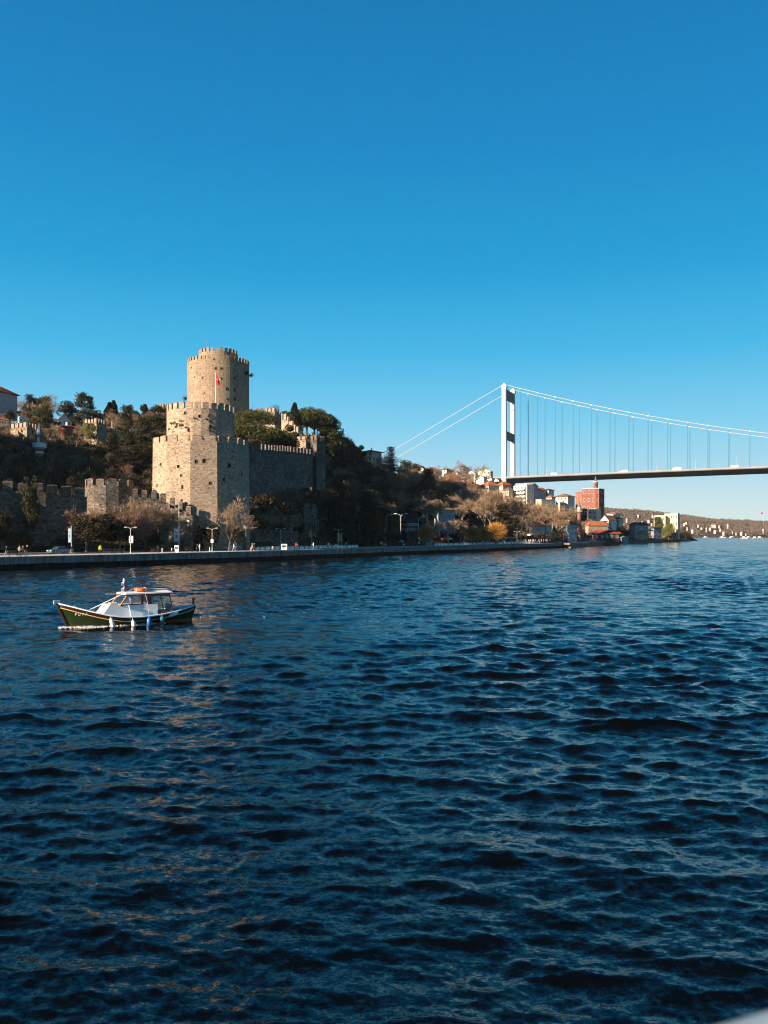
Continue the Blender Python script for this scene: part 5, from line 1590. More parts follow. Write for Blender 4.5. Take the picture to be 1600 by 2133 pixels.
def tree_palm(seed):
    rng = np.random.default_rng(seed); A = []; B_ = []
    for i in range(26):
        a = i * 2.4; el = rng.uniform(-.1, 1.2); pts = []
        for k in range(7):
            t = k / 6; pts.append(np.array([.42 * t * math.cos(a) * math.cos(el * .6), .42 * t * math.sin(a) * math.cos(el * .6), .62 + .40 * t * math.sin(el) - .33 * t * t]))
        for k in range(6):
            for j in range(8):
                p = pts[k] + (pts[k + 1] - pts[k]) * j / 8; s = np.array([-math.sin(a), math.cos(a), -.5]) * .10 * (1 if j % 2 else -1); s[2] = -.05
                A.append(p); B_.append(p + s)
    return trunk_mesh([(0, 0, -.03), (.01, 0, .62)], [.04, .03]), arr_mesh('crown', twig_quads(np.array(A), np.array(B_), .012), F_dark)

KIND = {
 'bare': [tree_bare(s, spread=.40 + .04 * (s % 3), trunk_h=.20 + .04 * (s % 2), levels=5, twig_w=.0024) for s in range(5)],
 'barered': [tree_bare(s + 20, spread=.44, trunk_h=.16, levels=5, twig_w=.003, twigm=F_twigr) for s in range(3)],
 'plane': [tree_bare(s + 40, spread=.40, trunk_h=.34, levels=5, twig_w=.0026, bark=F_pale, n0=4, twigm=F_twig) for s in range(3)],
 'poplar': [tree_bare(s + 60, spread=.24, trunk_h=.52, levels=5, twig_w=.0026, bark=F_pale, n0=5, lean=.06) for s in range(2)],
 'umbrella': [tree_umbrella(s) for s in range(3)],
 'round': [tree_round(s, F_dark) for s in range(3)],
 'roundgreen': [tree_round(s + 9, F_pine, .44, .15) for s in range(2)],
 'ivybush': [tree_round(s + 15, F_ivy, .42, .02, lobes=18) for s in range(2)],
 'cedar': [tree_cedar(s) for s in range(3)],
 'fir': [tree_cedar(s + 7, F_dark, 15, .24, 6000, 1, .06, .08) for s in range(2)],
 'thinfir': [tree_cedar(s + 12, F_cedar, 10, .20, 1800, 1, .25, .3) for s in range(1)],
 'cypress': [tree_cypress(s) for s in range(2)],
 'willow': [tree_willow(s) for s in range(2)],
 'palm': [tree_palm(1)],
}
NAME = {'bare': 'bare_tree', 'barered': 'bare_tree', 'plane': 'plane_tree', 'poplar': 'poplar_tree', 'umbrella': 'umbrella_pine', 'round': 'evergreen_tree', 'roundgreen': 'round_pine', 'ivybush': 'ivy_bush',
        'cedar': 'cedar_tree', 'fir': 'fir_tree', 'thinfir': 'fir_tree', 'cypress': 'cypress_tree', 'willow': 'willow_bush', 'palm': 'palm_tree'}
TR = random.Random(77)
def tree(kind, px, D, ytop, label, group, wide=1.0, ybase=None, zb=None, cat=None):
    z = zb if zb is not None else (H(ybase, D) if ybase else terr(px, D))
    h = H(ytop, D) - z
    h = max(h, 1.2)
    tr, cr = TR.choice(KIND[kind])
    p = P(px, D, z=z)
    t = empty(NAME[kind], p, TR.uniform(0, 6.28), label, cat or ('bush' if 'bush' in NAME[kind] else 'tree'), group)
    t.scale = (h * wide, h * wide, h)
    for nm, me in (('trunk', tr), ('crown', cr)):
        o = bpy.data.objects.new(nm, me); COL.objects.link(o); o.parent = t
    return t

G1 = 'trees on the skyline above the fortress walls'; G2 = 'evergreens on the slope left of the tall pale tower'; G3 = 'trees in front of the sea wall'
G4 = 'pines on the ridge right of the round keep'; G5 = 'bare trees on the hill between fortress and bridge'; G6 = 'trees along the quay road'; G7 = 'bare trees below the bridge end'; G8 = 'trees around the waterfront houses'
for k, px, D, yt, lab, wd in [
  ('bare', 38, 372, 818, 'pale bare tree beside the long white building', .8),
  ('fir', 62, 365, 824, 'pointed dark conifer, tallest of the row right of the white building', .9), ('fir', 73, 368, 831, 'pointed conifer, second of the row right of the white building', .9),
  ('fir', 83, 366, 833, 'small pointed conifer, third of the row right of the white building', .8), ('fir', 92, 370, 829, 'pointed conifer, fourth of the row, nearest the round bare tree', .8),
  ('fir', 99, 372, 828, 'pointed conifer touching the round bare tree', .8), ('roundgreen', 52, 345, 845, 'green brown bushy tree below the conifer row', 1.0),
  ('roundgreen', 84, 330, 838, 'big olive green bushy tree in front of the conifer row', 1.0), ('bare', 122, 352, 822, 'broad round bare tree on the skyline above the gabled house', 1.25),
  ('round', 140, 330, 834, 'dense dark round tree beside the gabled house', .9), ('cedar', 172, 350, 821, 'airy blue green cedar standing tallest on the left skyline', .95), ('cedar', 188, 352, 828, 'smaller airy cedar just right of the tallest one', .55),
  ('round', 203, 338, 853, 'low dark round tree above the ivy covered tower', 1.1), ('round', 158, 325, 862, 'dark bush between gabled house and ivy covered tower', 1.0), ('roundgreen', 110, 290, 868, 'olive bushy tree left of the white gabled house', 1.0),
  ('cypress', 228, 335, 838, 'dark twin topped evergreen, left top, above the golden bare tree', 2.2), ('cypress', 237, 336, 834, 'dark twin topped evergreen, right top, above the golden bare tree', 1.8),
  ('bare', 242, 300, 851, 'orange brown bare tree in front of the twin topped evergreen', 1.0), ('barered', 263, 310, 852, 'brown bare tree between the two dark evergreen tops', 1.0), ('round', 279, 335, 840, 'dark round topped tree in the middle of the left skyline', .7),
  ('barered', 288, 305, 856, 'wide brown bare tree under the dark round topped tree', 1.2), ('cypress', 303, 330, 842, 'small dark pointed tree left of the slim ruined tower', 1.6), ('round', 310, 335, 840, 'dark tree clump left of the slim ruined tower', .8),
  ('barered', 318, 300, 850, 'brown bare tree in front of the slim ruined tower', 1.0), ('bare', 10, 300, 866, 'bare tree behind the cream villa', .9), ('round', 22, 320, 852, 'dark small tree below the long white building', .8),
  ('bare', 105, 262, 880, 'bare bushy tree left of the red house', 1.1), ('bare', 92, 258, 884, 'bare bushy tree behind the shaded minaret', 1.0), ('bare', 168, 268, 880, 'bare tree between red house and ivy covered tower', .9),
  ('round', 30, 262, 884, 'dark bush left of the ruined square tower', .9),
  ('bare', 530, 340, 838, 'grey bare tree on the skyline right of the round keep', 1.0), ('bare', 585, 330, 842, 'grey bare tree behind the stone tower block', .8)]:
    tree(k, px, D, yt, lab, G1, wd)
tree('ivybush', 189, 253, 874, 'yellow green ivy mass covering the square tower front', None, .95, 924)
for k, px, D, yt, lab, wd in [
  ('cedar', 262, 247, 850, 'tall dark cedar with level branches against the brown trees', .75), ('cedar', 300, 243, 872, 'broad cedar right above the curtain of merlons', 1.0), ('cedar', 235, 240, 905, 'low spreading cedar left of the tallest cedar', 1.5),
  ('cedar', 330, 242, 848, 'cedar touching the left edge of the pale drum', .9), ('cedar', 312, 232, 925, 'dark spreading cedar behind the bastion top', 1.6), ('cedar', 280, 228, 930, 'dark cedar in the middle of the shaded slope', 1.6),
  ('fir', 270, 236, 900, 'dark fir among the spreading cedars', 1.2), ('cedar', 250, 226, 938, 'low cedar at the shadow edge', 1.8), ('roundgreen', 312, 250, 880, 'olive tree beside the narrow ruined tower', 1.0),
  ('cedar', 322, 222, 968, 'lowest cedar, behind the wall by the tall pale tower', 1.5), ('round', 205, 228, 930, 'dark bush below the ivy covered tower', 1.2)]:
    tree(k, px, D, yt, lab, G2, wd)
tree('ivybush', 122, 226, 962, 'small pale green bush catching light on the dark slope', None, 1.4, 986)
for k, px, D, yt, lab, wd in [
  ('round', 62, 166, 985, 'tall narrow dark evergreen covering the sea wall', .30), ('round', -8, 160, 1050, 'dark evergreen bush at the left edge before the sea wall', .9),
  ('barered', 192, 172, 1032, 'brown bushy tree at the left foot of the bastion', 1.0), ('barered', 222, 174, 1040, 'brown bushy tree in front of the bastion', 1.0), ('barered', 258, 177, 1040, 'brown bushy tree at the right foot of the bastion', 1.0),
  ('round', 212, 170, 1068, 'dark ivy clad bush under the brown bushy trees', 1.5), ('round', 180, 168, 1072, 'dark bush left under the brown bushy trees', 1.3), ('round', 250, 173, 1075, 'dark bush right under the brown bushy trees', 1.2),
  ('bare', 305, 180, 1030, 'spreading bare tree left of the shadowed tower foot', 1.15), ('bare', 330, 184, 1045, 'smaller bare tree against the tower foot', 1.0), ('bare', 478, 183, 1028, 'bare tree in front of the shaded tower face', 1.0),
  ('round', 440, 186, 1092, 'low dark bush at the tower foot', 1.2), ('round', 490, 186, 1098, 'low dark bush right of the bare tree by the tower', 1.2), ('round', 40, 163, 1105, 'low dark shrub at the foot of the sea wall', 1.5),
  ('round', 130, 168, 1120, 'low shrub behind the parked dark car', 1.8), ('round', 320, 182, 1108, 'dark shrub under the spreading bare tree', 1.5), ('cypress', 415, 184, 1095, 'small dark tree standing before the shaded tower foot', 1.4)]:
    tree(k, px, D, yt, lab, G3, wd, zb=2.3)
for k, px, D, yt, lab, wd in [
  ('umbrella', 533, 268, 851, 'upper umbrella pine with rounded crown right of the round keep', 1.05), ('umbrella', 512, 248, 880, 'lower umbrella pine touching the pale drum', 1.15), ('umbrella', 548, 247, 884, 'broad lower umbrella pine over the curtain wall', 1.25),
  ('umbrella', 572, 252, 893, 'right hand lower umbrella pine fading into shade', 1.0), ('roundgreen', 603, 352, 852, 'olive bush left of the cypress', 1.0), ('cypress', 614, 350, 839, 'dark narrow cypress on the ridge', 1.6),
  ('umbrella', 640, 372, 848, 'flat topped pine with gaps, left of the ridge group', 1.2), ('umbrella', 655, 368, 852, 'flat topped pine with sky showing through its trunks', 1.2), ('umbrella', 668, 372, 862, 'flat topped pine, third of the ridge group', 1.1),
  ('round', 684, 372, 868, 'dense dark tree at the right end of the ridge pines', 1.1), ('roundgreen', 697, 366, 876, 'olive dense tree on the ridge shoulder', 1.1), ('roundgreen', 708, 358, 895, 'lower olive tree on the ridge shoulder', 1.1),
  ('round', 590, 285, 882, 'dark ivy clump on the ruined stepping wall', 1.1), ('bare', 612, 285, 895, 'bare shrub between the stepping wall and the curtain wall', 1.0), ('round', 605, 280, 898, 'dark bush before the stepping wall', 1.0),
  ('bare', 722, 372, 902, 'grey bare tree just right of the ridge shoulder', .9), ('round', 735, 374, 918, 'dark round bush above the villa ridge', 1.1), ('round', 748, 380, 925, 'dark bush left of the multi storey villa', 1.0), ('round', 720, 345, 925, 'dark bush below the ridge shoulder', 1.3)]:
    tree(k, px, D, yt, lab, G4, wd)
for k, px, D, yt, lab, wd in [
  ('thinfir', 814, 395, 931, 'thin open fir against the sky under the bridge cables', .9), ('bare', 800, 396, 938, 'thin bare tree left of the open fir', .8), ('roundgreen', 843, 430, 958, 'round umbrella shaped green pine on the skyline', 1.6),
  ('fir', 711, 236, 1008, 'small lit conifer on the dark slope above the lamps', .9), ('fir', 766, 246, 1025, 'small lit conifer on the dark slope right of the double lamp', 1.1), ('cedar', 783, 245, 1068, 'olive conifer above the parked vans', 1.0),
  ('cedar', 815, 248, 1075, 'olive conifer right of the parked vans', 1.0), ('fir', 725, 240, 1035, 'dark conifer low on the slope', 1.2),
  ('fir', 892, 380, 978, 'dark pointed evergreen among the bare trees', 1.4), ('bare', 1000, 560, 962, 'bare tree sticking up above the cream house', .9), ('bare', 950, 520, 957, 'tall bare tree on the skyline left of the chimney house', 1.0)]:
    tree(k, px, D, yt, lab, G5, wd)
for k, px, D, yt, lab, wd in [
  ('poplar', 897, 290, 1036, 'tall pale trunked bare tree, left of the group by the road', 1.0), ('poplar', 907, 292, 1040, 'tall pale trunked bare tree, middle of the group by the road', 1.0), ('poplar', 916, 290, 1042, 'tall pale trunked bare tree, right of the group by the road', 1.0),
  ('plane', 900, 262, 1082, 'bare tree with a leaning pale trunk in front of the tall group', .9), ('plane', 935, 275, 1078, 'round crowned bare tree by the quay road', 1.15), ('willow', 885, 264, 1097, 'round golden bush left of the leaning trunk', 1.2),
  ('willow', 984, 292, 1096, 'round golden bush, left of the pair by the quay lamps', 1.25), ('willow', 1007, 300, 1096, 'round golden bush, right of the pair by the quay lamps', 1.2), ('willow', 1034, 312, 1088, 'brown golden bush under the big bare planes', 1.2),
  ('bare', 960, 290, 1088, 'low bare tree left of the golden bushes', 1.2), ('bare', 556, 212, 1058, 'lit bare tree behind the low roadside wall', 1.1), ('plane', 608, 216, 1064, 'small bare tree standing in for a floodlight cluster before the notched tower', .7),  # the small tree by the notched tower replaces a cluster of floodlights
  ('bare', 540, 216, 1068, 'bare shrub behind the roadside wall', 1.0),
  ('plane', 1008, 335, 1030, 'big bare plane tree, left of the large group', 1.1), ('plane', 1028, 345, 1017, 'big bare plane tree, tallest of the large group', 1.15), ('plane', 1052, 350, 1022, 'big bare plane tree behind the dark cedar', 1.1),
  ('plane', 1075, 350, 1034, 'big bare plane tree right of the dark cedar', 1.1), ('plane', 1096, 352, 1035, 'bare plane tree above the pinkish stone house', 1.1), ('cedar', 1047, 338, 1052, 'dark green cedar under the bare planes', 1.1),
  ('round', 1064, 340, 1075, 'dark evergreen at the foot of the bare planes', 1.0), ('plane', 1084, 342, 1082, 'pale leaning trunked plane near the stone house', .8), ('cedar', 1056, 342, 1078, 'lower dark cedar under the bare planes', 1.1),
  ('plane', 1126, 400, 1050, 'bare plane tree behind the pinkish stone house', 1.2), ('plane', 1150, 395, 1058, 'bare plane tree above the pale blue timber house', 1.3), ('plane', 1170, 415, 1048, 'bare plane tree left of the brick minaret', 1.2),
  ('plane', 1160, 385, 1075, 'dark bare tree between the quay houses', 1.0), ('plane', 964, 330, 1045, 'bare tree on the lit slope left of the large group', 1.1)]:
    tree(k, px, D, yt, lab, G6, wd)
for k, px, D, yt, lab, wd in [
  ('palm', 1246, 470, 1072, 'dark palm above the orange roofed hall', 1.6), ('round', 1188, 470, 1062, 'dark round tree left of the brick minaret', 1.0), ('bare', 1215, 462, 1075, 'bare bush right of the brick minaret', 1.2),
  ('bare', 1232, 466, 1080, 'bare bush above the orange roof', 1.2), ('plane', 1216, 440, 1098, 'bare tree in front of the stone hall', .9), ('barered', 1284, 520, 1090, 'reddish bare tree right of the white gable wall', 1.3), ('round', 1296, 530, 1094, 'dark tree left of the grey waterside mansion', 1.1),
  ('bare', 1275, 500, 1096, 'bare tree by the low quay shed', 1.1), ('barered', 1306, 545, 1096, 'brown tree against the grey waterside mansion', 1.0), ('round', 1304, 535, 1104, 'dark bush at the foot of the grey waterside mansion', 1.0),
  ('ivybush', 1393, 628, 1086, 'yellow green pointed tree before the yellow mansion', .8), ('ivybush', 1383, 632, 1094, 'olive bush before the yellow mansion', 1.0), ('barered', 1404, 636, 1104, 'brown bush under the yellow mansion', 1.2),
  ('barered', 1416, 680, 1098, 'brown bare tree right of the yellow mansion', 1.3), ('round', 1428, 715, 1108, 'dark bush near the tip of the point', 1.6), ('barered', 1434, 730, 1110, 'brown bush at the tip of the point', 1.5), ('round', 1408, 660, 1112, 'dark bush on the rocky shore', 1.6), ('round', 1396, 630, 1115, 'low dark bush at the water below the mansion', 1.6)]:
    tree(k, px, D, yt, lab, G8, wd)

# trees nothing tells apart: fill the slopes
LM = [(-1000, 'at the left edge'), (20, 'under the ruined square tower'), (70, 'below the minaret'), (115, 'below the red house'), (165, 'below the ivy covered tower'), (215, 'behind the bastion'), (262, 'left of the pale tower'),
      (520, 'just right of the pale tower'), (565, 'under the curtain wall'), (615, 'by the notched tower'), (655, 'under the corner tower'), (695, 'below the ridge pines'), (740, 'below the villa'), (800, 'below the open fir'), (830, 'below the round pine'),
      (868, 'below the white gable house'), (900, 'behind the tall bare trees'), (935, 'above the long grey house'), (970, 'below the chimney house'), (1005, 'below the cream house'), (1040, 'under the bridge tower'), (1068, 'below the apartment block'),
      (1100, 'above the stone house'), (1130, 'by the ochre wall'), (1160, 'below the villa with balcony'), (1195, 'by the brick minaret'), (1225, 'by the red tower house'), (1270, 'by the quay shed'), (1305, 'by the grey mansion'), (1350, 'behind the marquee'), (1390, 'behind the yellow mansion'), (1430, 'at the point')]
KW = {'bare': 'brown bare tree', 'barered': 'reddish bare tree', 'plane': 'pale limbed bare tree', 'round': 'dark leafy tree', 'roundgreen': 'olive leafy tree', 'cedar': 'dark cedar'}
_seen = {}
def where(px, D, k, h, shade, a, b):
    lm = [t for x, t in LM if x <= px][-1]
    f = (D - a) / max(1, b - a)
    base = KW[k] + ' ' + ('low down' if f < .33 else 'half way up' if f < .66 else 'high up') + ' ' + shade + ' ' + lm
    for add in ('', 'small ' if h < 6 else 'tall ', 'slender ', 'broad ', 'ragged ', 'leaning '):
        if add + base not in _seen: break
    _seen[add + base] = 1
    return add + base
def scatter(n, x0, x1, d0, d1, kinds, hh, shade, group, mind=5.0, seed=1, ok=None):
    rnd = random.Random(seed); pts = []
    tries = 0
    while len(pts) < n and tries < n * 40:
        tries += 1
        px = rnd.uniform(x0, x1); D = rnd.uniform(d0(px), d1(px))
        if ok and not ok(px, D): continue
        p = P(px, D, z=0)
        if any((p - q).length < mind for q in pts): continue
        pts.append(p); z = terr(px, D); h = rnd.uniform(*hh)
        k = rnd.choice(kinds)
        tree(k, px, D, HOR - (z + h - EYE) / D * F, where(px, D, k, h, shade, d0(px), d1(px)), group, rnd.uniform(.9, 1.3))
I = lambda pts: (lambda px: float(np.interp(px, [a for a, b in pts], [b for a, b in pts])))
scatter(30, -160, 300, I([(-160, 172), (0, 178), (300, 198)]), I([(-160, 235), (300, 228)]), ['round', 'barered', 'barered', 'cedar'], (3, 5.5), 'above the sea wall,', 'shaded trees above the sea wall', 6, 2)
scatter(26, 0, 340, I([(0, 255), (340, 262)]), I([(0, 345), (340, 335)]), ['roundgreen', 'bare', 'round', 'barered'], (4, 7.5), 'on the sunlit garden hill', 'lit garden trees on the upper left hill', 9, 3,
        lambda px, D: not (95 < px < 172 and D < 305) and not (-10 < px < 60 and D < 300))
scatter(16, -420, -30, I([(-420, 165), (0, 190)]), I([(-420, 205), (0, 240)]), ['round', 'cedar', 'bare'], (5, 9), 'on the left spur', 'trees on the left spur', 9, 4)
scatter(64, 520, 800, I([(520, 222), (600, 224), (680, 242), (800, 268)]), I([(520, 236), (600, 240), (640, 300), (680, 350), (800, 380)]), ['round', 'barered', 'barered', 'cedar', 'round', 'bare'], (4, 8), 'on the shaded slope', 'shaded trees right of the tall pale tower', 5, 5,
        lambda px, D: not (505 < px < 690 and 230 < D < 256) and not (610 < px < 670 and D < 232))
scatter(40, 800, 960, I([(800, 290), (960, 345)]), I([(800, 400), (960, 470)]), ['bare', 'barered', 'barered', 'round', 'bare'], (6, 11), 'on the middle hill', G5, 8, 6)
scatter(22, 850, 1000, I([(850, 400), (1065, 520)]), I([(850, 490), (1065, 600)]), ['bare', 'barered'], (7, 11), 'on the skyline ridge', 'bare trees on the skyline left of the bridge tower', 9, 7, lambda px, D: px < 968)
scatter(40, 960, 1200, I([(960, 350), (1100, 375), (1200, 425)]), I([(960, 470), (1030, 430), (1100, 420), (1200, 445)]), ['bare', 'barered', 'plane', 'plane'], (7, 12), 'on the wooded slope', G7, 8, 8)
scatter(10, 1200, 1300, I([(1200, 485), (1300, 560)]), I([(1200, 510), (1300, 620)]), ['bare', 'barered', 'round'], (4, 7), 'on the steep bank', 'trees around the salmon red tower house', 9, 9)
scatter(16, 1290, 1430, I([(1290, 600), (1430, 735)]), I([(1290, 700), (1430, 770)]), ['bare', 'barered', 'round'], (5, 9), 'on the wooded point', 'trees on the wooded point', 9, 10)

def undergrowth():
    """brush and low bushes that cover the slopes: a mass nobody could count"""
    rng = np.random.default_rng(9); out = {0: [], 1: []}
    zones = [(-420, 340, lambda p: quayD(p) + 46, 330, 1800, 1.0), (340, 520, lambda p: 214, 300, 300, .7), (520, 800, lambda p: quayD(p) + 30, 400, 2700, .45), (800, 1000, lambda p: quayD(p) + 34, 470, 1600, .55), (1000, 1200, lambda p: quayD(p) + 30, 560, 1200, .9),
             (1200, 1300, lambda p: quayD(p) + 40, 600, 250, .7), (1300, 1440, lambda p: quayD(p) + 45, 780, 350, .7)]
    for x0, x1, dn, d1, n, br in zones:
        for i in range(n):
            px = rng.uniform(x0, x1); D = dn(px) + (d1 - dn(px)) * rng.random() ** 1.2
            if 318 < px < 520 and D < 214: continue
            z = terr(px, D); p = P(px, D, z=z)
            r = rng.uniform(.7, 1.9) * (1 + (D > 380) * .5)
            k = 1 if rng.random() < br * .6 else 0
            c = blob_pts(rng, 34, (p.x, p.y, p.z + r * .4), (r, r, r * .85), .3)
            if k: out[1].append(twig_quads(c, c + rng.normal(size=c.shape) * .45 + np.array([0, 0, .5]), .03 * (1 + D / 400)))
            else: out[0].append(leaf_quads(rng, c, .30 * (1 + (D > 350) * .4)))
    a = arr_mesh('evergreen_undergrowth', np.vstack(out[0]), F_dark); b = arr_mesh('bare_undergrowth', np.vstack(out[1]), F_twigr)
    tag(link_mesh('evergreen_undergrowth', a), 'dark low evergreen bushes covering the hillside', 'undergrowth', kind='stuff')
    tag(link_mesh('bare_undergrowth', b), 'brown bare brush covering the hillside', 'undergrowth', kind='stuff')
undergrowth()

def wall_growth():
    """tufts rooted in the masonry: parts of the towers they grow on"""
    rng = np.random.default_rng(4); V = []
    for i in range(20):
        a = rng.uniform(math.radians(-150), math.radians(-60)); z = rng.choice([29, 30, 31, 32.5]) + rng.uniform(-1, 1) - 1.5
        c = blob_pts(rng, 26, (8.1 * math.cos(a), 8.1 * math.sin(a), z), (.5, .5, .35), .1); V.append(leaf_quads(rng, c, .16))
    link_mesh('wall_growth', arr_mesh('wall_growth', np.vstack(V), F_dark), parent=T_low)
    for a, z in ((15, 65.5 - 38), (190, 56 - 38), (-20, 65 - 38)):
        V = []
        a = math.radians(a); o = np.array([11.4 * math.cos(a), 11.4 * math.sin(a), z]); n = 120
        d = rng.normal(size=(n, 3)) * .5 + np.array([math.cos(a), math.sin(a), .5]) ; V.append(twig_quads(np.repeat(o[None], n, 0) + d * .2, o + d * 1.1, .04))
        link_mesh('wall_growth', arr_mesh('wall_growth', np.vstack(V), F_dark), parent=T_round)
wall_growth()

def far_wood():
    rng = np.random.default_rng(12); A = []
    n = 5200
    for i in range(n):
        px = rng.uniform(1240, 1700) if i < n * .9 else rng.uniform(1700, 2400)
        D = 1455 + 1000 * rng.random() ** 1.1
        if any(abs(px - a) < 9 and b - 170 < D < b + 12 for a, b in FARH): continue
        z = far_height(px, D); p = P(px, D, z=z)
        r = rng.uniform(3.5, 8)
        c = blob_pts(rng, 36, (p.x, p.y, p.z + r * .55), (r, r, r * .8), .55); A.append(leaf_quads(rng, c, 1.4))
    m = foliage_mat('far_wood_foliage', (.085, .066, .048), (.15, .12, .092))
    tag(link_mesh('far_wood', arr_mesh('far_wood', np.vstack(A), m)), 'hazy brown wood covering the hills across the water', 'wood', kind='stuff')
far_wood()
# ---------------------------------------------------------------- along the quay
_off = {}
def off_at(px, w):
    """the point seen in column px that lies w metres inland of the quay edge"""
    if w not in _off:
        _off[w] = [((p.x / p.y * F + 800), p.y) for p, d, n in shore_pts(-900, 1262, w, 6)]
    xs, ys = zip(*_off[w])
    D = float(np.interp(px, xs, ys))
    return P(px, D, z=QZ), D
def shore_dir(px):
    a = P(px, quayD(px), z=0); b = P(px + 12, quayD(px + 12), z=0); d = (b - a).normalized()
    return math.atan2(d.y, d.x)

M_pole = mat('galvanised_pole', (.52, .50, .47), .5, .2, vary=.08); M_black = mat('black_metal', (.02, .02, .022), .5, vary=.1)
M_led = mat('lamp_cover', (.75, .73, .68), .4)
def lamp_meshes(arm, rise, n=2):
    mb = MB(); mb.tube([(0, 0, 0), (0, 0, 1.2)], [.11, .10], 8).tube([(0, 0, 1.2), (0, 0, 6.4)], [.075, .055], 8); mb.box((0, 0, .06), (.36, .36, .12))
    arms = []
    for s in ((1, -1)[:n]):
        a = MB(); a.tube([(0, 0, 6.3), (s * .35, 0, 6.75), (s * arm * .75, 0, 6.75 + rise)], [.05, .045, .04], 6); arms.append(a.mesh('arm'))
    heads = []
    for s in ((1, -1)[:n]):
        h = MB(); h.box((s * arm * .98, 0, 6.78 + rise), (arm * .55, .24, .13), 0, .8); heads.append(h.mesh('lamp_head'))
    p = mb.mesh('pole'); p.materials.append(M_pole)
    for a in arms: a.materials.append(M_pole)
    for h in heads: h.materials.append(M_led)
    return p, arms, heads
LM2 = lamp_meshes(1.25, .12); LM1 = lamp_meshes(1.3, .05, 1)
def lamp(px, w, ytop, label, kind=LM2, group='double armed street lamps along the quay', rz=0, z=None, D=None):
    if D is None: p, D = off_at(px, w)
    else: p = P(px, D, z=terr(px, D))
    if z is not None: p.z = z
    h = H(ytop, D) - p.z
    t = empty('street_lamp', p, rz, label, 'street lamp', group)
    s = h / 6.9; t.scale = (max(.8, s), max(.8, s), s)
    for nm, ms in (('pole', [kind[0]]), ('arm', kind[1]), ('lamp_head', kind[2])):
        for m in ms: o = bpy.data.objects.new(nm, m); COL.objects.link(o); o.parent = t
    return t
rz = .0
for px, y, lab in [(272, 1098, 'double armed lamp carrying a white sign, left of the tall pale tower'), (442, 1100, 'double armed lamp carrying a square white sign, before the tall pale tower'), (585, 1101, 'plain double armed lamp before the roadside wall'),
                   (705, 1102, 'double armed lamp beside the tall yellow panel'), (968, 1104, 'double armed lamp left of the golden bushes'), (1004, 1105, 'double armed lamp in front of the right golden bush'),
                   (1033, 1107, 'double armed lamp right of the golden bushes'), (1077, 1107, 'double armed lamp below the bare plane trees'), (1120, 1107, 'double armed lamp before the pinkish stone house'), (1150, 1108, 'double armed lamp left of the pale blue timber house')]:
    t = lamp(px, 10.2, y, lab)
    if px in (272, 442):
        sc = MB()
        if px == 272: sc.box((.42, -.09, 3.6), (.5, .03, 1.9)).box((-.22, -.09, 3.6), (.25, .03, 1.9))
        else: sc.box((0, -.1, 3.0), (.75, .03, 1.0))
        for i in range(1):
            sc.build('sign_board', M_white, t)
lamp(733, 20, 1060, 'tall double armed lamp above the parked vans', group=None); lamp(835, 20, 1070, 'tall double armed lamp on a bent bracket over the dark road', group=None)
for px, w, y, lab in [(517, 16, 1055, 'single armed lamp against the right edge of the tall pale tower'), (804, 21, 1071, 'single armed lamp left of the tall double one'), (872, 21, 1076, 'single armed lamp left of the tall bare trees'), (797, 14, 1103, 'short single armed lamp over the parked cars'),
                      (1184, 5, 1110, 'curved lamp on the landing stage, leftmost'), (1201, 5, 1111, 'curved lamp on the landing stage, middle'), (1221, 5, 1112, 'curved lamp on the landing stage, rightmost')]:
    lamp(px, w, y, lab, LM1, 'single armed street lamps')
lamp(1309, 6, 1093, 'tall pale lamp post before the grey waterside mansion', LM1, None, math.pi, z=2.1, D=545)

def banner(px, w, y0, y1, wd, m, label, name='banner', marks=True):
    p, D = off_at(px, w); t = empty(name, p, 0, label, name.replace('_', ' '))
    z1 = H(y0, D) - p.z; z0 = H(y1, D) - p.z; W = wd / F * D
    MB().tube([(W / 2 + .1, 0, 0), (W / 2 + .1, 0, z1 + .5)], .06, 6).tube([(W / 2 + .1, 0, z1 + .1), (-W / 2, 0, z1 + .1)], .03, 5).build('pole', M_pole, t)
    MB().box((0, 0, (z0 + z1) / 2), (W, .04, z1 - z0)).build('panel', m, t)
    if marks:
        mk = MB(); h = z1 - z0
        for f, hh, ww, dx in ((.80, .03, .55, 0), (.66, .04, .4, .03), (.48, .07, .45, 0), (.40, .05, .35, .08), (.32, .045, .5, .04)):
            mk.box((dx * W, -.024, z0 + h * f), (W * ww, .008, h * hh))
        mk.build('lettering', mat('navy_print', (.02, .04, .10), .8), t)
        MB().lathe([(.16 * W, -.004), (.16 * W, .004)], 14).build('emblem', M_white, t).matrix_local = Matrix.Translation((.12 * W, -.026, z0 + h * .86)) @ Matrix.Rotation(math.pi / 2, 4, 'X')
M_bblue = mat('pale_blue_banner', (.28, .40, .52), .8, vary=.05); M_byel = mat('yellow_panel', (.34, .22, .05), .8, vary=.2)
banner(145, 16, 1101, 1130, 5.5, M_bblue, 'narrow pale blue banner on a pole before the sea wall'); banner(367, 15, 1102, 1128, 9, M_bblue, 'pale blue banner with dark print above the white booth')
banner(646, 15, 1105, 1119, 6, M_byel, 'yellowish panel on a post before the notched tower', 'sign_panel', False); banner(707, 14, 1112, 1128, 9, M_byel, 'tall yellow panel behind the double armed lamp', 'sign_panel', False); banner(738, 21, 1104, 1116, 6, M_byel, 'dull yellow panel by the parked vans', 'sign_panel', False)
banner(927 - 58, 18, 1114, 1122, 10, M_bblue, 'small blue road sign board by the bare leaning tree', 'road_sign', False)

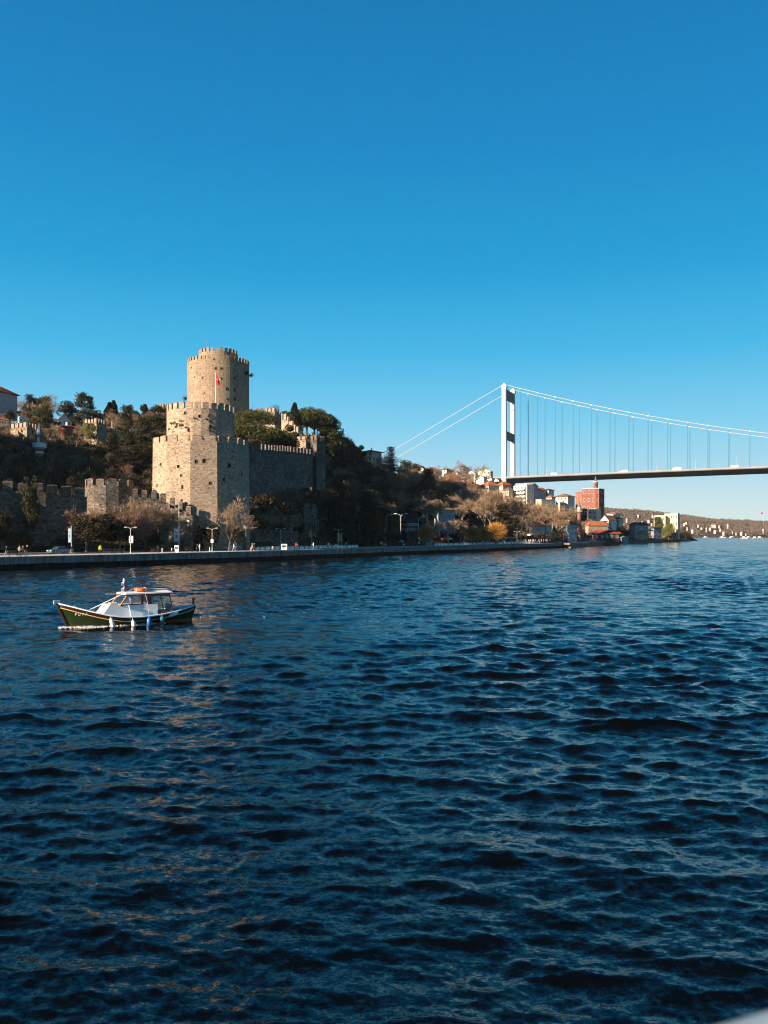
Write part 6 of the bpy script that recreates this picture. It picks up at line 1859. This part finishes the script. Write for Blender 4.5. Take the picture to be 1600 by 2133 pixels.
def tall_pole(px, w, y0, label, flood=False):
    p, D = off_at(px, w); h = H(y0, D) - p.z
    t = empty('floodlight_mast' if flood else 'flagpole', p, 0, label, 'mast' if flood else 'pole')
    MB().tube([(0, 0, 0), (0, 0, h)], [.11, .05], 8).build('pole', M_pole, t)
    if flood:
        for z in (h * .58, h * .68):
            for x in (-.5, .5): MB().box((x, -.15, z), (.55, .3, .35)).build('floodlight', M_led, t)
            MB().box((0, 0, z - .2), (1.5, .08, .08)).build('crossbar', M_pole, t)
    else: MB().lathe([(.02, h), (.1, h + .08), (.02, h + .16)], 8).build('finial', M_white, t)
tall_pole(373, 15, 1047, 'tall thin pole before the tall pale tower'); tall_pole(397, 16, 1056, 'mast with two pairs of floodlights at the tall tower foot', True)
tall_pole(663, 19, 1084, 'short thin pole right of the notched tower'); tall_pole(749, 19, 1090, 'thin pole by the parked vans')

def bench_meshes():
    a = MB()
    for i in range(4): a.box((0, -.2 + .13 * i, .45), (1.9, .10, .04))
    b = MB()
    for i in range(3): b.box((0, .30 + .02 * i, .62 + .14 * i), (1.9, .035, .10))
    c = []
    for x in (-.75, .75):
        l = MB(); l.box((x, -.18, .22), (.07, .06, .44)); l.box((x, .25, .47), (.07, .06, .95)); l.box((x, .03, .41), (.07, .5, .05)); c.append(l.mesh('leg'))
    s, bk = a.mesh('seat'), b.mesh('backrest')
    wood = mat('grey_brown_bench_wood', (.13, .085, .06), .8, vary=.2)
    s.materials.append(wood); bk.materials.append(wood)
    for l in c: l.materials.append(M_black)
    return s, bk, c
BM = bench_meshes()
for px, w, lab in [(27, 7.6, 'bench behind the walkers at far left'), (226, 8.6, 'bench left of the double armed lamp with white sign, leftmost of a pair'), (247, 8.6, 'bench left of the double armed lamp with white sign, rightmost of a pair'), (324, 8, 'bench left of the white booth'), (395, 8, 'bench behind the people right of the white booth')]:
    p, D = off_at(px, w); t = empty('bench', p, shore_dir(px), lab, 'bench', 'benches along the promenade')
    for nm, ms in (('seat', [BM[0]]), ('backrest', [BM[1]]), ('leg', BM[2])):
        for m in ms: o = bpy.data.objects.new(nm, m); COL.objects.link(o); o.parent = t
bo = MB().lathe([(.09, 0), (.09, .75), (.11, .78), (.10, .86), (.03, .92)], 10).mesh('bollard'); bo.materials.append(M_led)
for i, (px, near) in enumerate([(338, 'right of the bench before the sea wall'), (358, 'left of the white booth'), (437, 'below the lamp with the square sign'), (538, 'right of the couple in beige'), (556, 'left of the pair before the roadside wall'), (568, 'right of the pair before the roadside wall'), (523, 'left of the couple in beige')]):
    p, D = off_at(px, 6.8); o = bpy.data.objects.new('bollard', bo); COL.objects.link(o); o.location = p; tag(o, 'small pale bollard ' + near, 'bollard', 'pale bollards on the promenade')

def booth(px, w, wd, y0, label, m=M_white, win=True, name='booth'):
    p, D = off_at(px, w); W = wd / F * D; h = H(y0, D) - p.z
    t = empty(name, p, .1, label, name.replace('_', ' '))
    MB().box((0, 0, h * .42), (W, W * .8, h * .84)).build('cabin', m, t)
    MB().box((0, 0, h * .93), (W * 1.12, W * .92, h * .14), 0, .8).build('roof', m, t)
    if win: MB().box((0, -W * .4 - .01, h * .6), (W * .7, .03, h * .3)).build('hatch', mat('booth_opening', (.10, .09, .08), .5), t)
booth(368, 6.5, 8.5, 1136, 'small white booth standing on the promenade below the blue banner'); booth(592, 5.5, 12, 1133, 'white and cream snack cart before the roadside wall', M_offwhite, True, 'snack_cart')
booth(764, 26, 16, 1100, 'white kiosk above the road behind the fence', mat('bluish_white_wall', (.45, .52, .58), .8), True, 'kiosk'); booth(892, 10, 12, 1120, 'blue grey kiosk with a dark doorway by the leaning tree', mat('blue_grey_kiosk', (.16, .27, .36), .6), True, 'kiosk')
booth(1230, 6, 24, 1120, 'glass sided ferry shelter on the landing stage', M_pane, False, 'shelter')

def fence(px0, px1, w, label, step_=2.0):
    pts = shore_pts(px0, px1, w, 2); t = empty('white_fence', (pts[0][0].x, pts[0][0].y, QZ), 0, label, 'fence', 'white fences along the promenade')
    o0 = pts[0][0]; acc = 0; last = pts[0][0]; n = 0
    rail = MB()
    tot = [(p - o0, d) for p, d, _ in pts]
    rail.tube([(q.x, q.y, .72) for q, d in tot], .05, 5).build('rail', M_white, t)
    k = []; acc = 0
    for i in range(1, len(tot)):
        seg = (tot[i][0] - tot[i - 1][0]).length
        while acc <= seg:
            q = tot[i - 1][0] + (tot[i][0] - tot[i - 1][0]) * (acc / seg); k.append((q, tot[i][1])); acc += step_
        acc -= seg
    for q, d in k[:95]:
        MB().box((q.x, q.y, .33), (1.5, .12, .52), math.atan2(d.y, d.x)).box((q.x, q.y, .36), (.14, .16, .75), math.atan2(d.y, d.x)).build('panel', M_white, t)
fence(600, 800, 8.5, 'low white panelled fence before the parked vans'); fence(955, 1075, 8.5, 'low white panelled fence behind the crowd, left stretch'); fence(1078, 1160, 8.5, 'low white panelled fence behind the crowd, right stretch')

# cars ---------------------------------------------------------------
def car_meshes():
    prof = [(-2.1, .28), (-2.15, .62), (-2.0, .82), (-1.15, .93), (-.55, 1.38), (.75, 1.42), (1.45, .98), (2.05, .92), (2.12, .55), (2.05, .28)]
    body = MB(); n = len(prof); vs = []
    for y, sc in ((-.86, 1), (-.80, 1), (.80, 1), (.86, 1)):
        for x, z in prof:
            inset = .14 * max(0, (z - .93) / .5)
            yy = (abs(y) - inset) * (1 if y > 0 else -1)
            vs.append((x * (.985 if abs(y) > .82 else 1), yy, z - (.03 if abs(y) > .82 and z > .9 else 0)))
    fs = [(j * n + i, j * n + (i + 1) % n, (j + 1) * n + (i + 1) % n, (j + 1) * n + i) for j in range(3) for i in range(n)]
    fs += [tuple(range(n))[::-1], tuple(range(3 * n, 4 * n))]
    body.add(vs, fs)
    b = body.mesh('body'); bm = bmesh.new(); bm.from_mesh(b); bmesh.ops.recalc_face_normals(bm, faces=bm.faces); bm.to_mesh(b); bm.free()
    wins = []
    for s in (-1, 1):
        w = MB(); w.add([(-1.0, s * .868, .97), (1.25, s * .868, .99), (.68, s * .745, 1.34), (-.5, s * .745, 1.31)], [(0, 1, 2, 3)]); wins.append(w.mesh('side_window'))
    w = MB().add([(-1.12, -.70, .965), (-1.12, .70, .965), (-.60, .62, 1.36), (-.60, -.62, 1.36)], [(0, 1, 2, 3)]).mesh('windscreen'); wins.append(w)
    w = MB().add([(1.43, -.70, 1.02), (1.43, .70, 1.02), (.82, .62, 1.41), (.82, -.62, 1.41)], [(0, 1, 2, 3)]).mesh('rear_window'); wins.append(w)
    for w in wins: w.materials.append(M_pane)
    wh = MB(); wh.lathe([(.2, -.1), (.32, -.1), (.34, -.06), (.34, .06), (.32, .1), (.2, .1)], 14)
    tyre = wh.mesh('wheel'); tyre.transform(Matrix.Rotation(math.pi / 2, 4, 'X')); tyre.materials.append(M_black)
    rim = MB().lathe([(.19, -.105), (.19, .105)], 10).mesh('rim'); rim.transform(Matrix.Rotation(math.pi / 2, 4, 'X')); rim.materials.append(M_pole)
    hl = [MB().box((-2.12, y, .66), (.06, .34, .16)).mesh('headlight') for y in (-.6, .6)]
    for h in hl: h.materials.append(M_led)
    tl = [MB().box((2.1, y, .72), (.06, .30, .18)).mesh('tail_light') for y in (-.62, .62)]
    for h in tl: h.materials.append(mat('tail_light_red', (.35, .01, .01), .3))
    return b, wins, tyre, rim, hl, tl
CB, CW, CT, CRIM, CH, CTL = car_meshes()
_paint = {}
def paint(c):
    if c not in _paint: _paint[c] = mat('car_paint', c, .25, vary=.02, spec=.5, coat=.6)
    return _paint[c]
def car(p, rz, col, label, group, small=False, name='parked_car', cat='car'):
    t = empty(name, p, rz, label, cat, group)
    def add(nm, me, par, loc=None):
        o = bpy.data.objects.new(nm, me); COL.objects.link(o); o.parent = par
        if loc: o.location = loc
        return o
    if 'dummy' not in _paint: _paint['dummy'] = 1; CB.materials.append(None)
    b = add('body', CB, t); b.material_slots[0].link = 'OBJECT'; b.material_slots[0].material = paint(col)
    for w in CW: add(w.name.split('.')[0], w, t)
    if small: return t
    for x in (-1.32, 1.30):
        for y in (-.80, .80):
            w = add('wheel', CT, t, (x, y, .33)); add('rim', CRIM, w)
    for h in CH: add('headlight', h, t)
    for h in CTL: add('tail_light', h, t)
    return t
p, D = off_at(483, 13.5)
pc = car((p.x, p.y, QZ), shore_dir(483), (.62, .66, .70), 'white and blue patrol car passing below the tall pale tower', None, name='patrol_car')
MB().box((0, -.875, .62), (2.0, .012, .16)).build('stripe', mat('blue_stripe', (.02, .12, .35), .4), pc); MB().box((.1, 0, 1.47), (.22, 1.0, .10)).build('light_bar', mat('blue_light_bar', (.03, .15, .5), .2), pc)
p, D = off_at(124, 13.5); car((p.x, p.y, QZ), shore_dir(124), (.07, .10, .14), 'dark blue car parked before the sea wall', None)
rn = random.Random(31)
GC = 'cars parked along the quay road'
cols = [(.55, .55, .55), (.05, .05, .06), (.30, .33, .36), (.62, .61, .58), (.25, .03, .03), (.08, .13, .22), (.4, .4, .42)]
cname = ['silver', 'black', 'grey', 'white', 'red', 'dark blue', 'light grey']
def row(items, w, where, group=GC, dz=0):
    seen = {}
    for px, ci in items:
        p, D = off_at(px, w); z = max(QZ, terr(px, D)) + dz
        k = seen.get(ci, 0); seen[ci] = k + 1
        lab = '%s car parked %s' % (cname[ci], where) if k == 0 else '%s car parked %s, %s of its colour there' % (cname[ci], where, ['', 'second', 'third', 'fourth'][k])
        car((p.x, p.y, z), shore_dir(px) + (0 if rn.random() < .7 else math.pi), cols[ci], lab, group)
row([(744, 3), (786, 2), (800, 5), (812, 1)], 27, 'on the raised verge beside the kiosk')
row([(842, 0), (858, 1), (924, 4), (933, 2)], 15, 'between the bent bracket lamp and the leaning tree')
row([(968, 3), (977, 1), (990, 3), (1002, 6), (1014, 0), (1027, 5), (1040, 3), (1056, 2), (1068, 0), (1090, 1), (1105, 3), (1118, 6)], 15, 'behind the crowd near the golden bushes')

# vehicles on the bridge ----------------------------------------------
rn = random.Random(5)
kinds = [(.7, .68, .62), (.1, .1, .12), (.72, .7, .66), (.45, .2, .1), (.6, .6, .6)]
ang = math.atan2(BEX.y, BEX.x)
for i, s in enumerate([32, 49, 62, 90, 101, 118, 127, 139, 150, 168, 182, 193, 205, 218, 231, 243, 252, 266, 278, 291, 300]):
    lane = 4.0 + 3.4 * (i % 3); q = BO + BEX * s + BEY * lane; z = BDZ(s) + .004
    nm = ['first', 'second', 'third', 'fourth', 'fifth', 'sixth', 'seventh', 'eighth', 'ninth', 'tenth', 'eleventh', 'twelfth', 'thirteenth', 'fourteenth', 'fifteenth', 'sixteenth', 'seventeenth', 'eighteenth', 'nineteenth', 'twentieth', 'twenty-first'][i]
    if i % 4 == 1:
        t = empty('lorry', (q.x, q.y, z), ang, nm + ' vehicle from the tower on the bridge deck, a box lorry', 'lorry', 'vehicles crossing the bridge')
        MB().box((.8, 0, 2.1), (6.2, 2.3, 2.7)).build('cargo_box', M_white, t); MB().box((-3.3, 0, 1.5), (1.8, 2.2, 2.0), 0, .9).build('cab', paint(kinds[i % 5]), t)
        for x in (-3.2, 2.6):
            for y in (-1, 1):
                o = bpy.data.objects.new('wheel', CT); COL.objects.link(o); o.parent = t; o.location = (x, y, .4); o.scale = (1.3, 1.3, 1.3)
    else:
        t = car((q.x, q.y, z), ang, kinds[i % 5], nm + ' vehicle from the tower on the bridge deck, a car', 'vehicles crossing the bridge', True, name='car'); t.scale = (1.1, 1.1, 1.2)

# people ---------------------------------------------------------------
def person_mesh(pose):
    """one continuous skinned body; material slots: skin, jacket, trousers, shoes"""
    st = {'stand': dict(hip=.92, lk=(.10, .0, .50), la=(.11, .02, .08), rk=(-.10, -.02, .50), ra=(-.11, .02, .08), le=(.27, .02, 1.12), lh=(.26, -.10, .88), re=(-.27, .02, 1.12), rh=(-.26, -.08, .88), lean=0),
          'walk': dict(hip=.90, lk=(.10, -.22, .52), la=(.10, -.34, .12), rk=(-.10, .10, .47), ra=(-.10, .36, .14), le=(.27, .14, 1.12), lh=(.26, .10, .86), re=(-.27, -.12, 1.14), rh=(-.24, -.30, .94), lean=-.04),
          'hold': dict(hip=.92, lk=(.10, -.04, .50), la=(.11, .0, .08), rk=(-.10, .02, .50), ra=(-.13, .06, .08), le=(.26, -.08, 1.14), lh=(.12, -.34, 1.16), re=(-.26, -.06, 1.14), rh=(-.10, -.33, 1.22), lean=.0),
          'sit': dict(hip=.48, lk=(.13, -.42, .48), la=(.13, -.46, .08), rk=(-.12, -.42, .48), ra=(-.12, -.36, .08), le=(.26, -.10, .72), lh=(.14, -.34, .60), re=(-.26, -.08, .72), rh=(-.12, -.34, .60), lean=-.03)}[pose]
    hp = st['hip']; ln = st['lean']
    V = []; E_ = []; R_ = []
    def v(p, r): V.append(p); R_.append(r); return len(V) - 1
    pel = v((0, 0, hp), .15)
    sp = v((0, ln * .4, hp + .22), .14); ch = v((0, ln, hp + .44), .165); nk = v((0, ln, hp + .60), .065); hd = v((0, ln - .02, hp + .70), .085); ht = v((0, ln - .02, hp + .80), .080)
    E_ += [(pel, sp), (sp, ch), (ch, nk), (nk, hd), (hd, ht)]
    nose = v((0, ln - .11, hp + .70), .018); E_.append((hd, nose))
    dz = hp - .92
    for sx, k, e, h in ((1, 'l', 'le', 'lh'), (-1, 'r', 're', 'rh')):
        sh = v((sx * .19, ln, hp + .48), .062); el = v(tuple(np.array(st[e]) + np.array((0, ln, dz if pose != 'sit' else 0))), .046); wr = v(tuple(np.array(st[h]) + np.array((0, ln, dz if pose != 'sit' else 0))), .032)
        q = Vector(V[wr]); d = (q - Vector(V[el])).normalized(); pm = v(tuple(q + d * .08), .034)
        E_ += [(ch, sh), (sh, el), (el, wr), (wr, pm)]
        side = d.orthogonal().normalized()
        th = v(tuple(q + d * .07 + side * .05), .011); E_.append((wr, th))
        for f in (-.026, -.009, .009, .026):
            E_.append((pm, v(tuple(q + d * (.165 - abs(f)) + d.cross(side) * f), .010)))
        hj = v((sx * .09, .0, hp - .05), .095); kn = v(st[k + 'k'], .064); an = v(st[k + 'a'], .044); to = v((st[k + 'a'][0] * 1.15, st[k + 'a'][1] - .17, max(.04, st[k + 'a'][2] - .045)), .035)
        E_ += [(pel, hj), (hj, kn), (kn, an), (an, to)]
    me = bpy.data.meshes.new('tmp'); me.from_pydata(V, E_, [])
    o = bpy.data.objects.new('tmp', me); COL.objects.link(o)
    sk = o.modifiers.new('s', 'SKIN'); sk.use_smooth_shade = True
    sv = me.skin_vertices[0].data
    for i, r in enumerate(R_): sv[i].radius = (r, r * (.72 if i in (0, 1, 2) else 1)); sv[i].use_root = (i == 0)
    sb = o.modifiers.new('u', 'SUBSURF'); sb.levels = 1
    dg = bpy.context.evaluated_depsgraph_get()
    r = bpy.data.meshes.new_from_object(o.evaluated_get(dg)); bpy.data.objects.remove(o)
    for _ in range(4): r.materials.append(None)
    wrs = [Vector(st['lh']), Vector(st['rh'])]
    for p in r.polygons:
        c = p.center; mi = 1
        if c.z > hp + .575: mi = 0
        elif c.z < .10: mi = 3
        elif (pose != 'sit' and c.z < hp - .02 and abs(c.x) < .21) or (pose == 'sit' and c.z < hp + .04 and c.y < .2 and not (c.z > .52)): mi = 2
        for w in wrs:
            if (c - (w + Vector((0, ln, dz if pose != 'sit' else 0)))).length < .10 and mi != 2: mi = 0
        p.material_index = mi; p.use_smooth = True
    hair = MB(); n = 10; vs = []; fs = []
    for j in range(6):
        for i in range(n):
            a = 2 * math.pi * i / n; b = math.pi / 2 * j / 5
            low = .05 if math.sin(a) < -.3 else -.05
            zz = hp + .755 + .10 * math.sin(b) + (low if j == 0 else 0)
            vs.append((.094 * math.cos(a) * math.cos(b), ln - .01 + .104 * math.sin(a) * math.cos(b), zz))
    for j in range(5):
        for i in range(n): fs.append((j * n + i, j * n + (i + 1) % n, (j + 1) * n + (i + 1) % n, (j + 1) * n + i))
    hair.add(vs, fs)
    hm = hair.mesh('hair'); hm.materials.append(None); hm.polygons.foreach_set('use_smooth', [True] * len(hm.polygons))
    return r, hm
PM = {k: person_mesh(k) for k in ('stand', 'walk', 'hold', 'sit')}
_cloth = {}
CC = {'black': (.02, .02, .022), 'white': (.7, .68, .64), 'cream': (.58, .48, .36), 'beige': (.42, .30, .19), 'lime': (.50, .62, .03), 'grey': (.25, .25, .26), 'blue': (.05, .10, .25), 'pink': (.55, .22, .22), 'red': (.42, .04, .03), 'brown': (.16, .09, .05), 'jeans': (.06, .09, .16)}
def cloth(c):
    if c not in _cloth: _cloth[c] = mat(c + '_cloth', CC[c], .9, vary=.12)
    return _cloth[c]
SK = mat('skin', (.50, .30, .21), .6, vary=.05)
def person(px, w, pose, top, leg, hairc, label, group=None, face=0.0, sc=1.0, z=QZ):
    p, D = off_at(px, w); me, hm = PM[pose]
    o = bpy.data.objects.new('person', me); COL.objects.link(o); o.location = (p.x, p.y, z); o.rotation_euler = (0, 0, face); o.scale = (sc, sc, sc)
    for i, m in enumerate((SK, cloth(top), cloth(leg), cloth('black'))):
        o.material_slots[i].link = 'OBJECT'; o.material_slots[i].material = m
    h = bpy.data.objects.new('hair', hm); COL.objects.link(h); h.parent = o
    h.material_slots[0].link = 'OBJECT'; h.material_slots[0].material = cloth(hairc)
    return tag(o, label, 'person', group)
L90 = math.pi / 2
for a in [(13, 2.5, 'walk', 'black', 'grey', 'brown', 'person in a black jacket striding at the far left of the quay', L90), (41, 2.2, 'hold', 'cream', 'black', 'brown', 'person in a cream jacket standing in the group of three', .6),
          (49, 2.6, 'walk', 'black', 'black', 'brown', 'person in black in the middle of the group of three', -.8), (57, 2.4, 'stand', 'black', 'grey', 'white', 'person in black with a white cap, right of the group of three', -L90),
          (209, 4.0, 'stand', 'lime', 'black', 'black', 'person in a bright lime yellow jacket before the sea wall', .3), (149, 6.5, 'walk', 'black', 'grey', 'brown', 'person in black walking behind the dark blue car', L90),
          (411, 3.5, 'stand', 'black', 'black', 'brown', 'person in black, left of a pair right of the white booth', .9), (416, 3.8, 'hold', 'white', 'grey', 'brown', 'person in a white top, right of a pair right of the white booth', -.9),
          (487, 3.0, 'walk', 'white', 'cream', 'brown', 'person in white stepping past the patrol car', L90), (493, 3.3, 'walk', 'black', 'jeans', 'black', 'person in black stepping past the patrol car', -L90),
          (526, 2.6, 'walk', 'beige', 'cream', 'brown', 'person in a beige coat and cream trousers walking right', -L90), (530, 2.9, 'walk', 'black', 'black', 'white', 'person in black with a white hat beside the beige coat', -L90),
          (620, 4.2, 'sit', 'black', 'black', 'brown', 'person in black sitting before the white fence, left one', .2), (617, 4.6, 'stand', 'red', 'black', 'brown', 'person in dark red behind the sitter before the white fence', 0),
          (653, 3.2, 'hold', 'white', 'grey', 'brown', 'person stretching both hands forward beside the white fence', -1.2), (681, 3.6, 'walk', 'beige', 'brown', 'brown', 'person in beige, leftmost of three before the tall yellow panel', L90), (685, 4.0, 'hold', 'white', 'beige', 'black', 'person in white, middle of three before the tall yellow panel', 0),
          (690, 3.8, 'sit', 'cream', 'grey', 'brown', 'person sitting before the tall yellow panel', .3), (721, 3.4, 'stand', 'grey', 'black', 'brown', 'person in grey standing under the tall double armed lamp', .2), (700, 5.5, 'sit', 'white', 'grey', 'black', 'person in white sitting on the fence left of the lamp', 0),
          (793, 2.6, 'hold', 'cream', 'brown', 'beige', 'tall person in cream holding a child on the quay edge', 0), (797, 2.2, 'stand', 'pink', 'pink', 'beige', 'person in pink beside the tall one in cream', .4), (803, 3.0, 'sit', 'white', 'black', 'brown', 'person in white sitting right of the one in pink', .5),
          (841, 3.0, 'sit', 'white', 'beige', 'black', 'person in white sitting on the quay, left of a pair', 0), (847, 3.3, 'sit', 'black', 'black', 'black', 'person in black sitting on the quay, right of a pair', 0), (873, 2.6, 'stand', 'white', 'black', 'black', 'person in a white top and black trousers at the quay edge', 0.2),
          (866, 6.5, 'stand', 'brown', 'black', 'brown', 'person in brown waiting left of the blue grey kiosk', 0), (902, 5, 'walk', 'blue', 'jeans', 'black', 'person in blue right of the blue grey kiosk', L90),
          (945, 3, 'stand', 'black', 'black', 'black', 'person in black with hands down, left of the crowd', 0), (958, 3, 'stand', 'black', 'black', 'black', 'person in black right beside another at the left end of the crowd', .4), (965, 3.6, 'walk', 'white', 'cream', 'brown', 'person in white walking at the left end of the crowd', L90), (972, 3.5, 'walk', 'pink', 'beige', 'brown', 'person in pink walking near the left golden bush', -L90)]:
    person(*a[:7], None, a[7], rn.uniform(.96, 1.06))
_R = Matrix.Rotation(BOAT_RZ, 4, 'Z') @ Vector((-.05 * BS, .1, 0))
helm = person(0, 2.5, 'hold', 'blue', 'black', 'black', 'person in dark clothes standing at the helm inside the green boat wheelhouse', None, BOAT_RZ + L90, .93)
helm.location = (BOAT.x + _R.x, BOAT.y + _R.y, .16)
tops = ['black', 'white', 'cream', 'black', 'beige', 'pink', 'grey', 'white', 'blue', 'black', 'brown', 'red']
i = 0; px = 992.0
seen = {}
while px < 1258:
    w = rn.uniform(2, 6.5); tp = tops[rn.randrange(12)]; lg = rn.choice(['black', 'jeans', 'grey', 'cream', 'black'])
    where = 'before the golden bushes' if px < 1040 else 'before the bare plane trees' if px < 1095 else 'before the pinkish stone house' if px < 1165 else 'on the landing stage'
    key = (tp, lg, where)
    if key in seen: seen[key] += 1
    else: seen[key] = 1
    lab = 'person in %s top and %s trousers %s' % (tp, lg, where)
    if seen[key] > 1: lab = lab.replace('person', ['', '', 'second', 'third', 'fourth', 'fifth'][min(seen[key], 5)] + ' person')
    person(px, w, rn.choice(['stand', 'walk', 'hold', 'stand', 'sit']), tp, lg, rn.choice(['black', 'brown', 'beige']), lab, 'people strolling on the far quay', rn.uniform(-3, 3), rn.uniform(.95, 1.06))
    px += rn.choice([1.6, 2.4, 3.4, 4.6, 6.5])

# small craft and a flag far off ---------------------------------------
def far_boat(px, D, L_, label, cabin=True):
    t = empty('motor_boat', P(px, D, z=.05), rn.uniform(-.4, .4), label, 'boat', 'distant boats near the far shore')
    mb = MB(); vs = []; n = 8
    for i in range(n + 1):
        u = i / n; b = L_ * .14 * min(1, (1 - u) * 2.4 + .02) ** .6; x = -L_ / 2 + L_ * u; s = .9 + .5 * u * u
        vs += [(x, -b, s), (x, 0, -.4), (x, b, s)]
    fs = [(3 * i + k, 3 * i + 3 + k, 3 * i + 4 + k, 3 * i + 1 + k) for i in range(n) for k in (0, 1)] + [(3 * i, 3 * i + 2, 3 * i + 5, 3 * i + 3) for i in range(n)] + [(0, 1, 2)]
    mb.add(vs, fs).build('hull', M_white, t, fix=True)
    if cabin:
        MB().box((-L_ * .1, 0, 1.8), (L_ * .4, L_ * .18, 1.6), 0, .8).build('cabin', M_white, t); MB().box((-L_ * .1, 0, 2.72), (L_ * .36, L_ * .17, .2)).build('roof', M_offwhite, t)
rn = random.Random(14)
for px, D, L_, lab in [(1550, 1150, 9, 'white motor boat off the far shore, left one of three in open water'), (1573, 1120, 8, 'white motor boat off the far shore, middle one of three in open water'), (1583, 1180, 9, 'white motor boat off the far shore, right one of three in open water'),
                       (1526, 1330, 12, 'white boat moored below the far minaret'), (1505, 1400, 10, 'white boat moored left of the far minaret'), (1440, 900, 6, 'small white boat just off the tip of the wooded point'), (1560, 1390, 9, 'moored white boat at the far shore right of the minaret'), (1470, 1400, 8, 'moored white boat at the far shore, leftmost')]:
    far_boat(px, D, L_, lab)
def far_flag():
    D = 1900; p = P(1590, D, z=far_height(1590, D)); t = empty('flagpole', p, 0, 'tiny red flag on a tall pole far off on the right skyline', 'flag'); h = H(1067, D) - p.z
    MB().tube([(0, 0, 0), (0, 0, h)], .18, 6).build('pole', M_pole, t)
    vs = []; fs = []
    for i in range(8):
        for z in (0, 4.5): vs.append((-.2 - i * .7, .5 * math.sin(i * 1.1), h - 4 + z * .8))
    for i in range(7): fs.append((2 * i, 2 * i + 2, 2 * i + 3, 2 * i + 1))
    MB().add(vs, fs).add([(x, y + .08, z) for x, y, z in vs], [f[::-1] for f in fs]).build('flag', bpy.data.materials['red_flag_cloth'], t)
far_flag()

# ---------------------------------------------------------------- air
def haze():
    mb = MB(); mb.box((400, 1900, 118), (4400, 4400, 248))      # from below the water to above the bridge towers
    me = mb.mesh('haze'); m = bpy.data.materials.new('haze_air'); m.use_nodes = True
    nt = m.node_tree; nt.nodes.clear(); out = nd(nt, 'ShaderNodeOutputMaterial'); v = nd(nt, 'ShaderNodeVolumePrincipled')
    v.inputs['Color'].default_value = (.76, .86, .98, 1); v.inputs['Density'].default_value = .00003; v.inputs['Anisotropy'].default_value = 0.1
    nt.links.new(v.outputs[0], out.inputs['Volume'])
    tag(link_mesh('haze', me, m), kind='stuff')
haze()
